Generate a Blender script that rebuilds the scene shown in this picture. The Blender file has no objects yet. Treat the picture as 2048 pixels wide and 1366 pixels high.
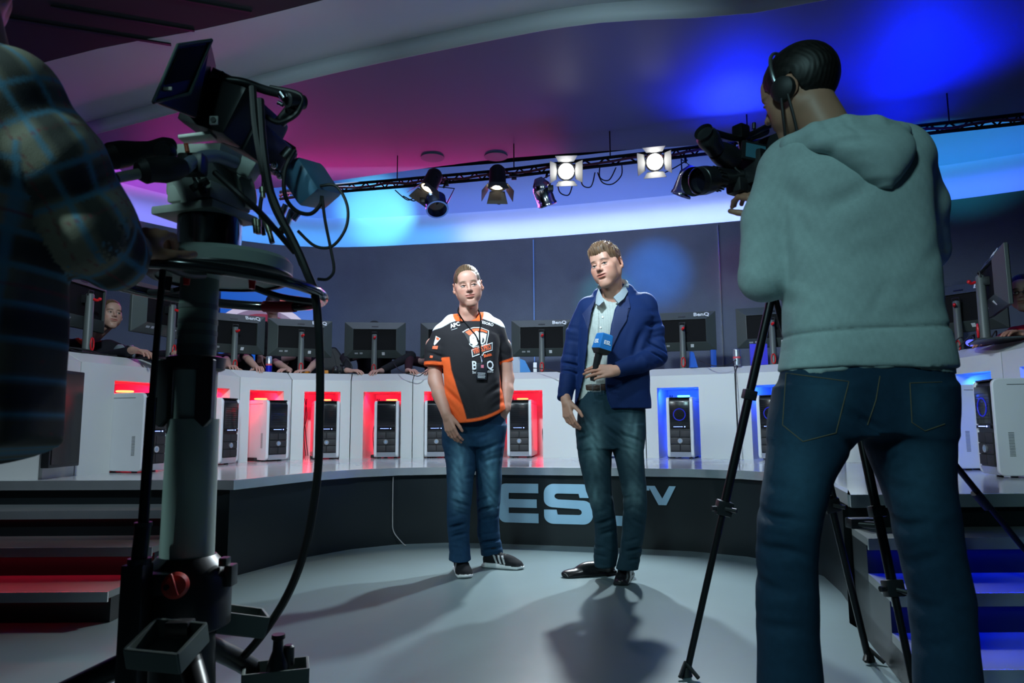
import bpy, bmesh, math, random
import numpy as np
from mathutils import Vector, Matrix, Quaternion
from mathutils.bvhtree import BVHTree

random.seed(7)
np.random.seed(7)
SC = bpy.context.scene
COL = SC.collection
PI = math.pi
R = math.radians

# ---------------------------------------------------------------- camera
FPX = 1400.0
CAM_H = 0.86
PITCH = R(6.8)
ROLL = R(0.4)
_c, _s = math.cos(ROLL), math.sin(ROLL)
_R0 = Vector((1, 0, 0)); _U0 = Vector((0, -math.sin(PITCH), math.cos(PITCH)))
_F0 = Vector((0, math.cos(PITCH), math.sin(PITCH)))
_right = _R0 * _c - _U0 * _s
_up = _R0 * _s + _U0 * _c
cam_data = bpy.data.cameras.new('camera')
cam_data.sensor_width = 36.0
cam_data.lens = 36.0 * FPX / 2048.0
cam_data.clip_start = 0.05
cam_data.clip_end = 100
cam = bpy.data.objects.new('camera', cam_data)
COL.objects.link(cam)
M = Matrix((_right, _up, -_F0)).transposed().to_4x4()
M.translation = Vector((0, 0, CAM_H))
cam.matrix_world = M
SC.camera = cam
cam_data.dof.use_dof = True
cam_data.dof.focus_distance = 4.1
cam_data.dof.aperture_fstop = 5.6


def ray(px, py):
    return _F0 + _right * ((px - 1024) / FPX) + _up * ((683 - py) / FPX)


def A(px, py, Y):
    """point of the room seen at a pixel of the 2048x1366 frame, at depth Y"""
    d = ray(px, py)
    return Vector((d.x / d.y * Y, Y, CAM_H + d.z / d.y * Y))


def PZ(px, py, z):
    d = ray(px, py)
    t = (z - CAM_H) / d.z
    return Vector((d.x * t, d.y * t, z))


# ---------------------------------------------------------------- exposure, world
SC.view_settings.view_transform = 'Standard'
SC.view_settings.look = 'None'
SC.view_settings.gamma = 1.0
SC.view_settings.use_curve_mapping = False
SC.view_settings.exposure = 0.0
world = bpy.data.worlds.new('world')
SC.world = world
world.use_nodes = True
world.node_tree.nodes['Background'].inputs[0].default_value = (0.10, 0.28, 0.42, 1)
world.node_tree.nodes['Background'].inputs[1].default_value = 0.05


# ---------------------------------------------------------------- lights of the studio
def look(o, target):
    d = (Vector(target) - o.location)
    o.rotation_euler = d.to_track_quat('-Z', 'Y').to_euler()


def spot(name, loc, target, power, color, size=60, blend=0.5, radius=0.06):
    l = bpy.data.lights.new(name, 'SPOT')
    l.energy = power; l.color = color; l.spot_size = R(size); l.spot_blend = blend
    l.shadow_soft_size = radius
    o = bpy.data.objects.new(name, l); COL.objects.link(o)
    o.location = loc; look(o, target)
    return o


def area(name, loc, target, power, color, sx, sy, spread=None):
    l = bpy.data.lights.new(name, 'AREA')
    l.shape = 'RECTANGLE'; l.size = sx; l.size_y = sy
    l.energy = power; l.color = color
    if spread: l.spread = R(spread)
    o = bpy.data.objects.new(name, l); COL.objects.link(o)
    o.location = loc; look(o, target)
    return o


COOL = (0.80, 0.95, 1.0)
# front of house lamps hanging in front of the photographer, above the crew
spot('front_lamp_left', (-2.7, 1.9, 3.0), (0.15, 4.5, 1.2), 175, COOL, 50, 0.4, 0.06)
spot('front_lamp_right', (2.2, 2.1, 3.1), (0.3, 4.5, 1.2), 105, COOL, 46, 0.5, 0.06)
for tx, ty, w_ in ((-2.7, 5.3, 300), (-0.9, 6.7, 420), (0.9, 6.6, 420), (2.6, 5.7, 300)):
    spot('desk_fill', (-0.7 + tx * 0.1, 2.0, 3.3), (tx, ty, 0.95), w_, (0.70, 0.88, 1.0), 50, 0.6, 0.12)  # extra fill added only to brighten the desks
area('wall_fill', (-0.4, 7.0, 3.42), (-0.4, 8.9, 1.7), 34, (0.58, 0.70, 1.0), 5.0, 0.15)  # unseen fill behind the truss, added to lift the grey wall
# fill added to brighten the crew and pedestal, its source unseen
spot('crew_fill', (-0.9, -0.9, 3.0), (1.0, 2.0, 1.3), 190, (0.52, 0.95, 1.0), 60, 0.8, 0.2)
spot('crew_fill', (-2.2, -0.3, 2.9), (-0.8, 1.7, 1.1), 170, (0.6, 0.97, 1.0), 50, 0.8, 0.1)
# truss fresnels that are switched on (their housings are built further down)
FRES = [A(862, 366, 6.45), A(995, 360, 6.35), A(1132, 342, 6.28), A(1310, 322, 6.1)]
spot('fresnel_beam', FRES[2] + Vector((0, -0.36, -0.09)), (0.0, 3.6, 0.3), 640, (0.82, 0.95, 1.0), 55, 0.6, 0.06)
spot('fresnel_beam', FRES[3] + Vector((0, -0.36, -0.09)), (0.3, 3.4, 0.3), 560, (0.82, 0.95, 1.0), 50, 0.6, 0.06)
spot('fresnel_beam', FRES[0] + Vector((0, -0.15, -0.1)), (-1.6, 4.6, 0.5), 60, (1, 0.85, 0.65), 50, 0.6, 0.06)
spot('fresnel_beam', FRES[1] + Vector((0, -0.15, -0.1)), (-0.6, 4.2, 0.5), 60, (1, 0.85, 0.65), 50, 0.6, 0.06)
# coloured uplights on the canopy
BLUE = (0.0, 0.012, 1.0)
# ---------------------------------------------------------------- materials
MATS = {}


def mat(name, color, rough=0.5, metal=0.0, emit=None, estr=0.0, noise=0.0, nscale=8.0, bump=0.0, bscale=60.0, spec=0.5, sheen=0.0, coat=0.0, vcol=False, alpha=1.0):
    if name in MATS: return MATS[name]
    m = bpy.data.materials.new(name); m.use_nodes = True
    nt = m.node_tree; b = nt.nodes['Principled BSDF']
    b.inputs['Roughness'].default_value = rough
    b.inputs['Metallic'].default_value = metal
    b.inputs['Specular IOR Level'].default_value = spec
    b.inputs['Sheen Weight'].default_value = sheen
    b.inputs['Coat Weight'].default_value = coat
    b.inputs['Alpha'].default_value = alpha
    tc = nt.nodes.new('ShaderNodeTexCoord')
    if vcol:
        src = nt.nodes.new('ShaderNodeAttribute'); src.attribute_name = 'Col'
        out = src.outputs['Color']
    else:
        src = nt.nodes.new('ShaderNodeRGB'); src.outputs[0].default_value = (*color, 1)
        out = src.outputs[0]
    nz = nt.nodes.new('ShaderNodeTexNoise'); nz.inputs['Scale'].default_value = nscale
    nz.inputs['Detail'].default_value = 4
    nt.links.new(tc.outputs['Object'], nz.inputs['Vector'])
    mr = nt.nodes.new('ShaderNodeMapRange')
    mr.inputs['To Min'].default_value = 1 - noise; mr.inputs['To Max'].default_value = 1 + noise
    nt.links.new(nz.outputs['Fac'], mr.inputs['Value'])
    mx = nt.nodes.new('ShaderNodeVectorMath'); mx.operation = 'SCALE'
    nt.links.new(out, mx.inputs[0]); nt.links.new(mr.outputs[0], mx.inputs['Scale'])
    nt.links.new(mx.outputs[0], b.inputs['Base Color'])
    if bump > 0:
        n2 = nt.nodes.new('ShaderNodeTexNoise'); n2.inputs['Scale'].default_value = bscale; n2.inputs['Detail'].default_value = 3
        nt.links.new(tc.outputs['Object'], n2.inputs['Vector'])
        bp = nt.nodes.new('ShaderNodeBump'); bp.inputs['Strength'].default_value = bump; bp.inputs['Distance'].default_value = 0.01
        nt.links.new(n2.outputs['Fac'], bp.inputs['Height']); nt.links.new(bp.outputs[0], b.inputs['Normal'])
    if emit:
        b.inputs['Emission Color'].default_value = (*emit, 1)
        b.inputs['Emission Strength'].default_value = estr
    MATS[name] = m
    return m


def lin(r, g, b):
    f = lambda c: (c / 255 / 12.92) if c <= 10 else ((c / 255 + 0.055) / 1.055) ** 2.4
    return (f(r), f(g), f(b))


M_BLACK = mat('black_plastic', (0.012, 0.013, 0.015), 0.38, noise=0.15)
M_BLACKM = mat('black_metal', (0.015, 0.016, 0.018), 0.3, 0.6, noise=0.1)
M_RUBBER = mat('black_rubber', (0.01, 0.01, 0.011), 0.6, noise=0.1)
M_WHITE = mat('white_laminate', (0.62, 0.63, 0.62), 0.42, noise=0.04, nscale=2)
M_WHITEP = mat('white_plastic', (0.70, 0.72, 0.74), 0.3, noise=0.03)
M_SILVER = mat('silver', (0.6, 0.62, 0.65), 0.28, 0.9, noise=0.05)
M_CHROME = mat('chrome', (0.75, 0.78, 0.85), 0.14, 1.0, noise=0.05)
M_GREY = mat('grey_plastic', (0.10, 0.115, 0.11), 0.45, noise=0.1)
M_DGREY = mat('dark_grey_plastic', (0.045, 0.055, 0.055), 0.45, noise=0.1)
M_RED = mat('red_plastic', (0.65, 0.01, 0.015), 0.35, noise=0.1)
M_CAMGREY = mat('camera_grey_metal', (0.30, 0.33, 0.30), 0.45, 0.1, noise=0.08, nscale=20)
M_LOGO = mat('white_print', (0.85, 0.87, 0.9), 0.5)
M_ORANGE = mat('orange_print', (0.85, 0.13, 0.03), 0.6)
M_BLUEP = mat('blue_plastic', (0.01, 0.04, 0.5), 0.35, noise=0.1)


# ---------------------------------------------------------------- mesh helpers
class MB:
    def __init__(s):
        s.v = []; s.f = []; s.m = []

    def add(s, vs, fs, mi=0):
        o = len(s.v)
        s.v += [Vector(x) for x in vs]
        s.f += [tuple(i + o for i in f) for f in fs]
        s.m += [mi] * len(fs)
        return s

    def box(s, c, size, rot=None, mi=0, bev=0.0):
        hx, hy, hz = size[0] / 2, size[1] / 2, size[2] / 2
        c = Vector(c)
        if bev > 0:
            bm = bmesh.new()
            bmesh.ops.create_cube(bm, size=1.0)
            for v in bm.verts: v.co = Vector((v.co.x * size[0], v.co.y * size[1], v.co.z * size[2]))
            bmesh.ops.bevel(bm, geom=list(bm.edges), offset=bev, segments=2, profile=0.6, affect='EDGES')
            vs = [(rot @ v.co if rot else v.co) + c for v in bm.verts]
            bm.verts.index_update()
            fs = [tuple(v.index for v in f.verts) for f in bm.faces]
            bm.free()
            return s.add(vs, fs, mi)
        vs = [Vector((x * hx, y * hy, z * hz)) for z in (-1, 1) for y in (-1, 1) for x in (-1, 1)]
        if rot: vs = [rot @ v for v in vs]
        vs = [v + c for v in vs]
        return s.add(vs, [(0, 2, 3, 1), (4, 5, 7, 6), (0, 1, 5, 4), (2, 6, 7, 3), (0, 4, 6, 2), (1, 3, 7, 5)], mi)

    def cyl(s, a, b, r0, r1=None, n=20, mi=0, caps=True):
        a = Vector(a); b = Vector(b); r1 = r0 if r1 is None else r1
        d = (b - a).normalized(); u = d.orthogonal().normalized(); w = d.cross(u)
        vs = []
        for p, r in ((a, r0), (b, r1)):
            vs += [p + (u * math.cos(2 * PI * i / n) + w * math.sin(2 * PI * i / n)) * r for i in range(n)]
        fs = [(i, (i + 1) % n, n + (i + 1) % n, n + i) for i in range(n)]
        if caps: fs += [tuple(range(n))[::-1], tuple(range(n, 2 * n))]
        return s.add(vs, fs, mi)

    def lathe(s, a, b, prof, n=28, mi=0, cap=True):
        """prof: list of (t along a->b in metres, radius)"""
        a = Vector(a); d = (Vector(b) - a).normalized(); u = d.orthogonal().normalized(); w = d.cross(u)
        vs = []
        for t, r in prof:
            vs += [a + d * t + (u * math.cos(2 * PI * i / n) + w * math.sin(2 * PI * i / n)) * r for i in range(n)]
        fs = []
        for k in range(len(prof) - 1):
            fs += [(k * n + i, k * n + (i + 1) % n, (k + 1) * n + (i + 1) % n, (k + 1) * n + i) for i in range(n)]
        if cap: fs += [tuple(range(n))[::-1], tuple(range((len(prof) - 1) * n, len(prof) * n))]
        return s.add(vs, fs, mi)

    def tube(s, pts, r, n=8, mi=0, closed=False, smooth=True, rr=None):
        pts = [Vector(p) for p in pts]
        if smooth and len(pts) > 2: pts = crom(pts, 6, closed)
        m = len(pts); vs = []; u = None
        for i, p in enumerate(pts):
            q0 = pts[(i - 1) % m] if closed or i > 0 else p
            q1 = pts[(i + 1) % m] if closed or i < m - 1 else p
            d = (q1 - q0)
            d = d.normalized() if d.length > 1e-9 else Vector((0, 0, 1))
            if u is None: u = d.orthogonal().normalized()
            else:
                u = (u - d * u.dot(d))
                u = u.normalized() if u.length > 1e-6 else d.orthogonal().normalized()
            w = d.cross(u)
            q = r if rr is None else rr[0] + (rr[1] - rr[0]) * i / (m - 1)
            vs += [p + (u * math.cos(2 * PI * k / n) + w * math.sin(2 * PI * k / n)) * q for k in range(n)]
        fs = []
        for i in range(m if closed else m - 1):
            j = (i + 1) % m
            fs += [(i * n + k, i * n + (k + 1) % n, j * n + (k + 1) % n, j * n + k) for k in range(n)]
        if not closed: fs += [tuple(range(n))[::-1], tuple(range((m - 1) * n, m * n))]
        return s.add(vs, fs, mi)

    def prism(s, poly, ex, mi=0):
        """poly: list of 3-D points (planar), ex: extrusion vector"""
        ex = Vector(ex); poly = [Vector(p) for p in poly]; n = len(poly)
        vs = poly + [p + ex for p in poly]
        fs = [tuple(range(n)), tuple(range(n, 2 * n))[::-1]]
        fs += [(i, n + i, n + (i + 1) % n, (i + 1) % n) for i in range(n)]
        return s.add(vs, fs, mi)

    def sphere(s, c, r, mi=0, sc=(1, 1, 1), rot=None, nu=20, nv=12):
        c = Vector(c); vs = []; fs = []
        for j in range(nv + 1):
            th = PI * j / nv
            for i in range(nu):
                ph = 2 * PI * i / nu
                v = Vector((math.sin(th) * math.cos(ph) * r * sc[0], math.sin(th) * math.sin(ph) * r * sc[1], math.cos(th) * r * sc[2]))
                vs.append((rot @ v if rot else v) + c)
        for j in range(nv):
            for i in range(nu):
                fs.append((j * nu + i, (j + 1) * nu + i, (j + 1) * nu + (i + 1) % nu, j * nu + (i + 1) % nu))
        return s.add(vs, fs, mi)

    def quad(s, a, b, c, d, mi=0):
        return s.add([a, b, c, d], [(0, 1, 2, 3)], mi)

    def build(s, name, mats, parent=None, smooth=True, world=True, bevel=0.0, local=False):
        me = bpy.data.meshes.new(name)
        off = Vector((0, 0, 0))
        if parent is not None and not local:
            inv = world_of(parent).inverted()
            vs = [inv @ v for v in s.v]
        else: vs = s.v
        me.from_pydata([tuple(v) for v in vs], [], s.f)
        if not isinstance(mats, (list, tuple)): mats = [mats]
        for m in mats: me.materials.append(m)
        if len(mats) > 1: me.polygons.foreach_set('material_index', s.m)
        bm = bmesh.new(); bm.from_mesh(me)
        bmesh.ops.remove_doubles(bm, verts=bm.verts, dist=1e-6)
        bmesh.ops.recalc_face_normals(bm, faces=bm.faces)
        bm.to_mesh(me); bm.free()
        if smooth:
            me.shade_smooth()
            try: me.set_sharp_from_angle(angle=R(38))
            except Exception: pass
        o = bpy.data.objects.new(name, me); COL.objects.link(o)
        if parent is not None: o.parent = parent
        if bevel > 0:
            bv = o.modifiers.new('bevel', 'BEVEL'); bv.width = bevel; bv.segments = 2; bv.limit_method = 'ANGLE'; bv.angle_limit = R(40)
        return o


def world_of(o):
    m = o.matrix_basis.copy()
    while o.parent is not None:
        o = o.parent; m = o.matrix_basis @ m
    return m


def crom(pts, k=6, closed=False):
    n = len(pts); out = []
    rng = range(n if closed else n - 1)
    for i in rng:
        if closed: p0, p1, p2, p3 = pts[(i - 1) % n], pts[i], pts[(i + 1) % n], pts[(i + 2) % n]
        else: p0, p1, p2, p3 = pts[max(i - 1, 0)], pts[i], pts[i + 1], pts[min(i + 2, n - 1)]
        for j in range(k):
            t = j / k
            out.append(0.5 * ((2 * p1) + (p2 - p0) * t + (2 * p0 - 5 * p1 + 4 * p2 - p3) * t * t + (3 * p1 - p0 - 3 * p2 + p3) * t ** 3))
    if not closed: out.append(pts[-1])
    return out


def tag(o, label=None, cat=None, group=None, kind=None):
    if label: o['label'] = label
    if cat: o['category'] = cat
    if group: o['group'] = group
    if kind: o['kind'] = kind
    return o


def thing(name, label, cat, loc=(0, 0, 0), rotz=0.0, group=None):
    o = bpy.data.objects.new(name, None); COL.objects.link(o)
    o.empty_display_size = 0.1
    o.location = loc; o.rotation_euler = (0, 0, rotz)
    return tag(o, label, cat, group)


def struct(o):
    o['kind'] = 'structure'
    return o


def copy_tree(o, parent=None):
    c = o.copy(); COL.objects.link(c)
    if parent is not None: c.parent = parent
    for ch in list(o.children): copy_tree(ch, c)
    return c


def rbasis(x, z):
    """rotation with columns x, y=z cross x, z"""
    x = Vector(x).normalized(); z = Vector(z).normalized(); y = z.cross(x).normalized(); x = y.cross(z).normalized()
    return Matrix((x, y, z)).transposed()


def text_mesh(txt, size, extrude=0.001, bold=0.0, spacing=1.0):
    cu = bpy.data.curves.new('txt', 'FONT'); cu.body = txt; cu.size = size; cu.extrude = extrude
    cu.offset = bold; cu.space_character = spacing; cu.align_x = 'CENTER'; cu.align_y = 'CENTER'; cu.resolution_u = 2
    o = bpy.data.objects.new('txt', cu); COL.objects.link(o)
    dg = bpy.context.evaluated_depsgraph_get(); dg.update()
    me = o.evaluated_get(dg).to_mesh()
    vs = [v.co.copy() for v in me.vertices]; fs = [tuple(p.vertices) for p in me.polygons]
    o.to_mesh_clear()
    bpy.data.objects.remove(o); bpy.data.curves.remove(cu)
    return vs, fs


def text_mb(txt, size, mtx, ex=0.001, bold=0.0, spacing=1.0, sx=1.0):
    vs, fs = text_mesh(txt, size, ex, bold, spacing)
    mb = MB(); mb.add([mtx @ Vector((v.x * sx, v.y, v.z)) for v in vs], fs)
    return mb
# ---------------------------------------------------------------- room shell
S = 0.55            # stage height
M_FLOOR = mat('grey_studio_floor', lin(96, 112, 116), 0.38, noise=0.10, nscale=1.6, bump=0.06, bscale=9)
M_STAGE = mat('glossy_white_stage', (0.55, 0.58, 0.60), 0.13, noise=0.05, nscale=3)
M_TRIM = mat('brushed_metal_edge', (0.68, 0.72, 0.75), 0.27, 0.75, noise=0.12, nscale=12)
M_FASCIA = mat('black_fascia', (0.008, 0.012, 0.014), 0.33, noise=0.2, nscale=4)
M_WALL = mat('grey_woven_wall', lin(98, 106, 124), 0.85, noise=0.12, nscale=5, bump=0.4, bscale=90)
M_CEIL = mat('white_ceiling_paint', (0.55, 0.57, 0.62), 0.55, noise=0.03, nscale=2)
M_CEILG = mat('satin_canopy_paint', (0.095, 0.105, 0.20), 0.5, noise=0.04, nscale=1.2)
M_DARKC = mat('black_ceiling', (0.005, 0.010, 0.013), 0.7, noise=0.2)

mb = MB(); mb.box((0, 2.6, -0.05), (13, 13.2, 0.1)); struct(mb.build('floor', M_FLOOR))

# pit outline (front of the stage), from the left steps round to the right steps
PIT = [(-3.6, 4.28), (-1.78, 4.16), (-1.62, 4.12), (-1.36, 4.74), (-1.12, 5.04), (-0.84, 5.22), (-0.5, 5.28), (-0.1, 5.22), (0.3, 5.12), (0.8, 4.99), (1.2, 4.86), (1.5, 4.66), (1.68, 4.38), (1.72, 4.08), (1.64, 3.7), (1.52, 3.3), (1.445, 3.06), (3.9, 3.06)]


def ring_outline():
    out = [(-5.6, 4.28)] + PIT[1:-1] + [(5.6, 3.06), (5.6, 9.6), (-5.6, 9.6)]
    return out


OUT = ring_outline()
mb = MB(); mb.prism([(x, y, 0.5) for x, y in OUT], (0, 0, 0.05)); mb.build('floor', M_STAGE, smooth=False)['kind'] = 'structure'
bpy.data.objects['floor.001'].name = 'floor_stage'
# fascia wall under the stage lip
mb = MB()
P = [Vector((x, y, 0)) for x, y in OUT[:18]]
def inset(P, d):
    res = []
    for i, p in enumerate(P):
        a = P[max(i - 1, 0)]; b = P[min(i + 1, len(P) - 1)]
        t = (b - a).normalized(); n = Vector((-t.y, t.x, 0))
        res.append(p + n * d)
    return res
Pi = inset(P, 0.03); Pj = inset(P, 0.09)
vs = []; fs = []
for i in range(len(P)):
    vs += [Pi[i], Pi[i] + Vector((0, 0, 0.497)), Pj[i] + Vector((0, 0, 0.497)), Pj[i]]
for i in range(len(P) - 1):
    for k in range(4):
        fs.append((i * 4 + k, i * 4 + (k + 1) % 4, (i + 1) * 4 + (k + 1) % 4, (i + 1) * 4 + k))
def sub_strip(vs, fs, i0, i1):
    m_ = MB(); m_.add(vs[i0 * 4:(i1 + 1) * 4], [tuple(k - i0 * 4 for k in f) for f in fs[i0 * 4:i1 * 4]]); return m_
for nm_, i0, i1 in (('wall_stage_left', 0, 1), ('wall_stage_front', 1, 16), ('wall_stage_right', 16, 17)):
    struct(sub_strip(vs, fs, i0, i1).build(nm_, M_FASCIA))
# metal edge of the stage
mb = MB(); Po = inset(P, -0.006); Pk = inset(P, 0.028)
vs = []; fs = []
for i in range(len(P)):
    vs += [Po[i] + Vector((0, 0, 0.498)), Po[i] + Vector((0, 0, 0.553)), Pk[i] + Vector((0, 0, 0.553)), Pk[i] + Vector((0, 0, 0.498))]
for i in range(len(P) - 1):
    for k in range(4):
        fs.append((i * 4 + k, i * 4 + (k + 1) % 4, (i + 1) * 4 + (k + 1) % 4, (i + 1) * 4 + k))
mb.add(vs, fs); struct(mb.build('trim_1', M_TRIM))

# steps
def steps(name, x0, x1, ys, colr, emat, left):
    zs = [0.1375, 0.275, 0.4125]
    t = thing(name, ('black stage steps with red light strips beside the camera pedestal' if left else 'black stage steps with blue light strips behind the camera operator'), 'steps', ((x0 + x1) / 2, ys[0], 0))
    for i, z in enumerate(zs):
        ex = 0.0
        xa, xb = (x0, x1 + 0.0) if left else (x0, x1)
        if left: xb = x1 + [0.0, 0.02, 0.05][i]
        else: xa = x0 + [-0.14, -0.09, -0.03][i]
        y = ys[i]; yb = ys[3] - 0.001
        sl = (lambda yy: 1.28 + (yy - 2.44) * 0.262 + 0.004) if not left else (lambda yy: xa)
        def slab(y0, y1, z0, z1): return [(sl(y0), y0, z0), (xb, y0, z0), (xb, y1, z0), (sl(y1), y1, z0)], (0, 0, z1 - z0)
        b = MB(); b.prism(*slab(y + 0.02, yb, 0.002, z - 0.03))
        rr_ = b.build('riser', M_FASCIA, t, smooth=False)
        b = MB(); b.prism(*slab(y, min(ys[i + 1] + 0.04, yb), z - 0.03, z))
        b.build('tread', M_STEP, t, smooth=False)
        xa = sl(y)
        b = MB(); b.box(((xa + xb) / 2, y - 0.004, z - 0.022), (xb - xa, 0.01, 0.044)); b.build('nosing', M_TRIM, t, smooth=False)
        b = MB()
        b.box(((xa + xb) / 2, y + 0.012, z - 0.037), (xb - xa - 0.04, 0.008, 0.008))
        b.build('led_strip', emat, t, smooth=False)
        if (not left) or i in (1,):
            area('step_strip_light', ((xa + xb) / 2, y - 0.012, z - 0.048), ((xa + xb) / 2, y - 0.022, 0), 5.5 if not left else 1.6, colr, xb - xa - 0.02, 0.01)
    return t
M_STEP = mat('grey_step_tread', (0.16, 0.18, 0.185), 0.3, noise=0.12, nscale=5)
M_LEDR = mat('red_led', (0.3, 0, 0), 0.4, emit=(1, 0.01, 0.05), estr=6)
M_LEDB = mat('blue_led', (0, 0, 0.3), 0.4, emit=(0.02, 0.06, 1), estr=9)
for m_, st_ in ((M_LEDR, 5), (M_LEDB, 8)):   # rows of small diodes on the tape
    nt = m_.node_tree; w_ = nt.nodes.new('ShaderNodeTexWave'); w_.inputs['Scale'].default_value = 9.5; w_.bands_direction = 'X'
    tc_ = nt.nodes.new('ShaderNodeTexCoord'); nt.links.new(tc_.outputs['Object'], w_.inputs['Vector'])
    q_ = nt.nodes.new('ShaderNodeMath'); q_.operation = 'MULTIPLY'; q_.inputs[1].default_value = st_
    r_ = nt.nodes.new('ShaderNodeMath'); r_.operation = 'POWER'; r_.inputs[1].default_value = 4
    nt.links.new(w_.outputs['Fac'], r_.inputs[0]); nt.links.new(r_.outputs[0], q_.inputs[0]); nt.links.new(q_.outputs[0], nt.nodes['Principled BSDF'].inputs['Emission Strength'])
steps('stage_steps', -5.4, -1.80, [3.22, 3.55, 3.90, 4.24], (1, 0.02, 0.06), M_LEDR, True)
steps('stage_steps', 1.50, 5.2, [2.16, 2.50, 2.80, 3.08], BLUE, M_LEDB, False)

# back wall, curved in plan
WP = [(-6.6, 3.6), (-5.5, 5.8), (-4.3, 7.67), (-3.4, 8.65), (-2.4, 9.0), (-1.0, 8.85), (0.28, 8.6), (1.4, 8.3), (2.4, 8.0), (3.5, 7.65), (4.45, 7.3), (5.1, 6.98), (6.3, 6.2), (7.4, 4.6), (7.6, 3.0)]
WPs = crom([Vector((x, y, 0)) for x, y in WP], 5)
def wallstrip(name, prof, m, pts=WPs, closedprof=True):
    """prof: list of (outward offset, z)"""
    vs = []; fs = []; k = len(prof)
    for i, p in enumerate(pts):
        a = pts[max(i - 1, 0)]; b = pts[min(i + 1, len(pts) - 1)]
        t = (b - a).normalized(); n = Vector((-t.y, t.x, 0))
        for o, z in prof: vs.append(p + n * o + Vector((0, 0, z)))
    for i in range(len(pts) - 1):
        for j in range(k if closedprof else k - 1):
            fs.append((i * k + j, i * k + (j + 1) % k, (i + 1) * k + (j + 1) % k, (i + 1) * k + j))
    mb = MB(); mb.add(vs, fs); return struct(mb.build(name, m))
wallstrip('wall_back', [(0, 0.5), (0, 3.2), (0.12, 3.2), (0.12, 0.5)], M_WALL)
wallstrip('ceiling_cove', [(0.45, 3.22), (0.28, 3.46), (0.18, 3.50), (0.10, 3.62), (0.32, 3.66), (0.34, 4.35), (0.75, 4.35), (0.75, 3.16)], M_CEIL)
# panel seams on the wall
def seam(px, name, m=M_TRIM, w=0.012):
    best = min(range(len(WPs)), key=lambda i: abs(1024 + FPX * WPs[i].x / WPs[i].y - px))
    # point along the polyline exactly at that bearing
    for i in range(len(WPs) - 1):
        u0 = 1024 + FPX * WPs[i].x / WPs[i].y; u1 = 1024 + FPX * WPs[i + 1].x / WPs[i + 1].y
        if (u0 - px) * (u1 - px) <= 0:
            f = (px - u0) / (u1 - u0); p = WPs[i].lerp(WPs[i + 1], f); break
    mb = MB(); mb.box((p.x, p.y - 0.01, 1.87), (w, 0.03, 2.6)); struct(mb.build(name, m, smooth=False)); return p
seam(1069, 'trim_2', mat('pale_blue_edge', (0.12, 0.3, 0.8), 0.4)); seam(1447, 'trim_3')

# black void of the hall around: outer walls
M_HALL = mat('black_drape', (0.01, 0.013, 0.016), 0.9, noise=0.2)
mb = MB(); mb.box((-7.2, 2.6, 2.6), (0.1, 14, 5.4)); struct(mb.build('wall_left', M_HALL, smooth=False))
mb = MB(); mb.box((8.0, 2.6, 2.6), (0.1, 14, 5.4)); struct(mb.build('wall_right', M_HALL, smooth=False))

# canopy ceiling, satin paint, lower slab at 3.6 with an upright edge facing the hall
ZC = 3.6
near = [(-6.6, 7.4)] + [tuple(PZ(px, py, ZC)[:2]) for px, py in [(170, 275), (430, 206), (690, 142), (1000, 78), (1200, 46), (1655, 0)]] + [(4.2, 2.9), (8.4, 1.6)]
far = [(8.4, 3.6), (7.4, 4.3), (6.2, 5.4)] + [tuple(PZ(px, py, ZC)[:2]) for px, py in [(2048, 236), (1900, 251), (1650, 272), (1400, 290), (1150, 306), (1000, 318), (900, 330), (780, 346), (650, 364), (520, 378), (400, 378)]] + [(-4.2, 7.35)]
nearS = crom([Vector((x, y, 0)) for x, y in near[1:]], 4)
farS = crom([Vector((x, y, 0)) for x, y in far], 4)
mb = MB(); mb.prism([(p.x, p.y, ZC) for p in nearS + farS], (0, 0, 0.14)); struct(mb.build('ceiling', M_CEILG))
vs = []; fs = []
for i, p_ in enumerate(nearS): vs += [Vector((p_.x, p_.y - 0.004, ZC - 0.002)), Vector((p_.x, p_.y - 0.004, ZC + 0.141))]
fs = [(2 * i, 2 * i + 2, 2 * i + 3, 2 * i + 1) for i in range(len(nearS) - 1)]
mb = MB(); mb.add(vs, fs); o_ = struct(mb.build('trim_5', M_CEIL)); sm_ = o_.modifiers.new('s', 'SOLIDIFY'); sm_.thickness = 0.003
# next level of the ceiling, closer to the hall: strip of grey paint, then black
edge = [(-6.9, 6.6)] + [tuple(PZ(px, py, ZC + 0.14)[:2]) for px, py in [(100, 122), (400, 60), (650, 0)]] + [(0.9, 3.6), (4.2, 2.3), (7.9, 0.9)]
edgeS = crom([Vector((x, y, 0)) for x, y in edge], 4)
nn = [Vector((-6.9, 8.2, 0))] + [p + Vector((0, 0.5, 0)) for p in nearS] + [Vector((7.9, 2.2, 0))]
mb = MB(); mb.prism([(p.x, p.y, ZC + 0.141) for p in edgeS + nn[::-1]], (0, 0, 0.1)); struct(mb.build('ceiling_step', M_CEIL))
mb = MB(); mb.prism([(-7.2, -4, ZC + 0.142)] + [(7.9, -4, ZC + 0.142)] + [(p.x, p.y - 0.003, ZC + 0.142) for p in edgeS[::-1]], (0, 0, 0.1)); struct(mb.build('ceiling_hall', M_DARKC, smooth=False))
# slots in the black ceiling
for (px, py, w, l) in [(160, 60, 0.03, 1.2), (250, 38, 0.02, 0.9), (410, 8, 0.02, 0.6)]:
    p = PZ(px, py, ZC + 0.135); mb = MB(); mb.box(p, (l, w, 0.01), Matrix.Rotation(0.35, 3, 'Z')); struct(mb.build('trim_4', M_BLACKM, smooth=False))
mb = MB(); mb.box((0, 8.2, 4.6), (15, 9, 0.1)); struct(mb.build('ceiling_top', M_HALL, smooth=False))

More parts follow.
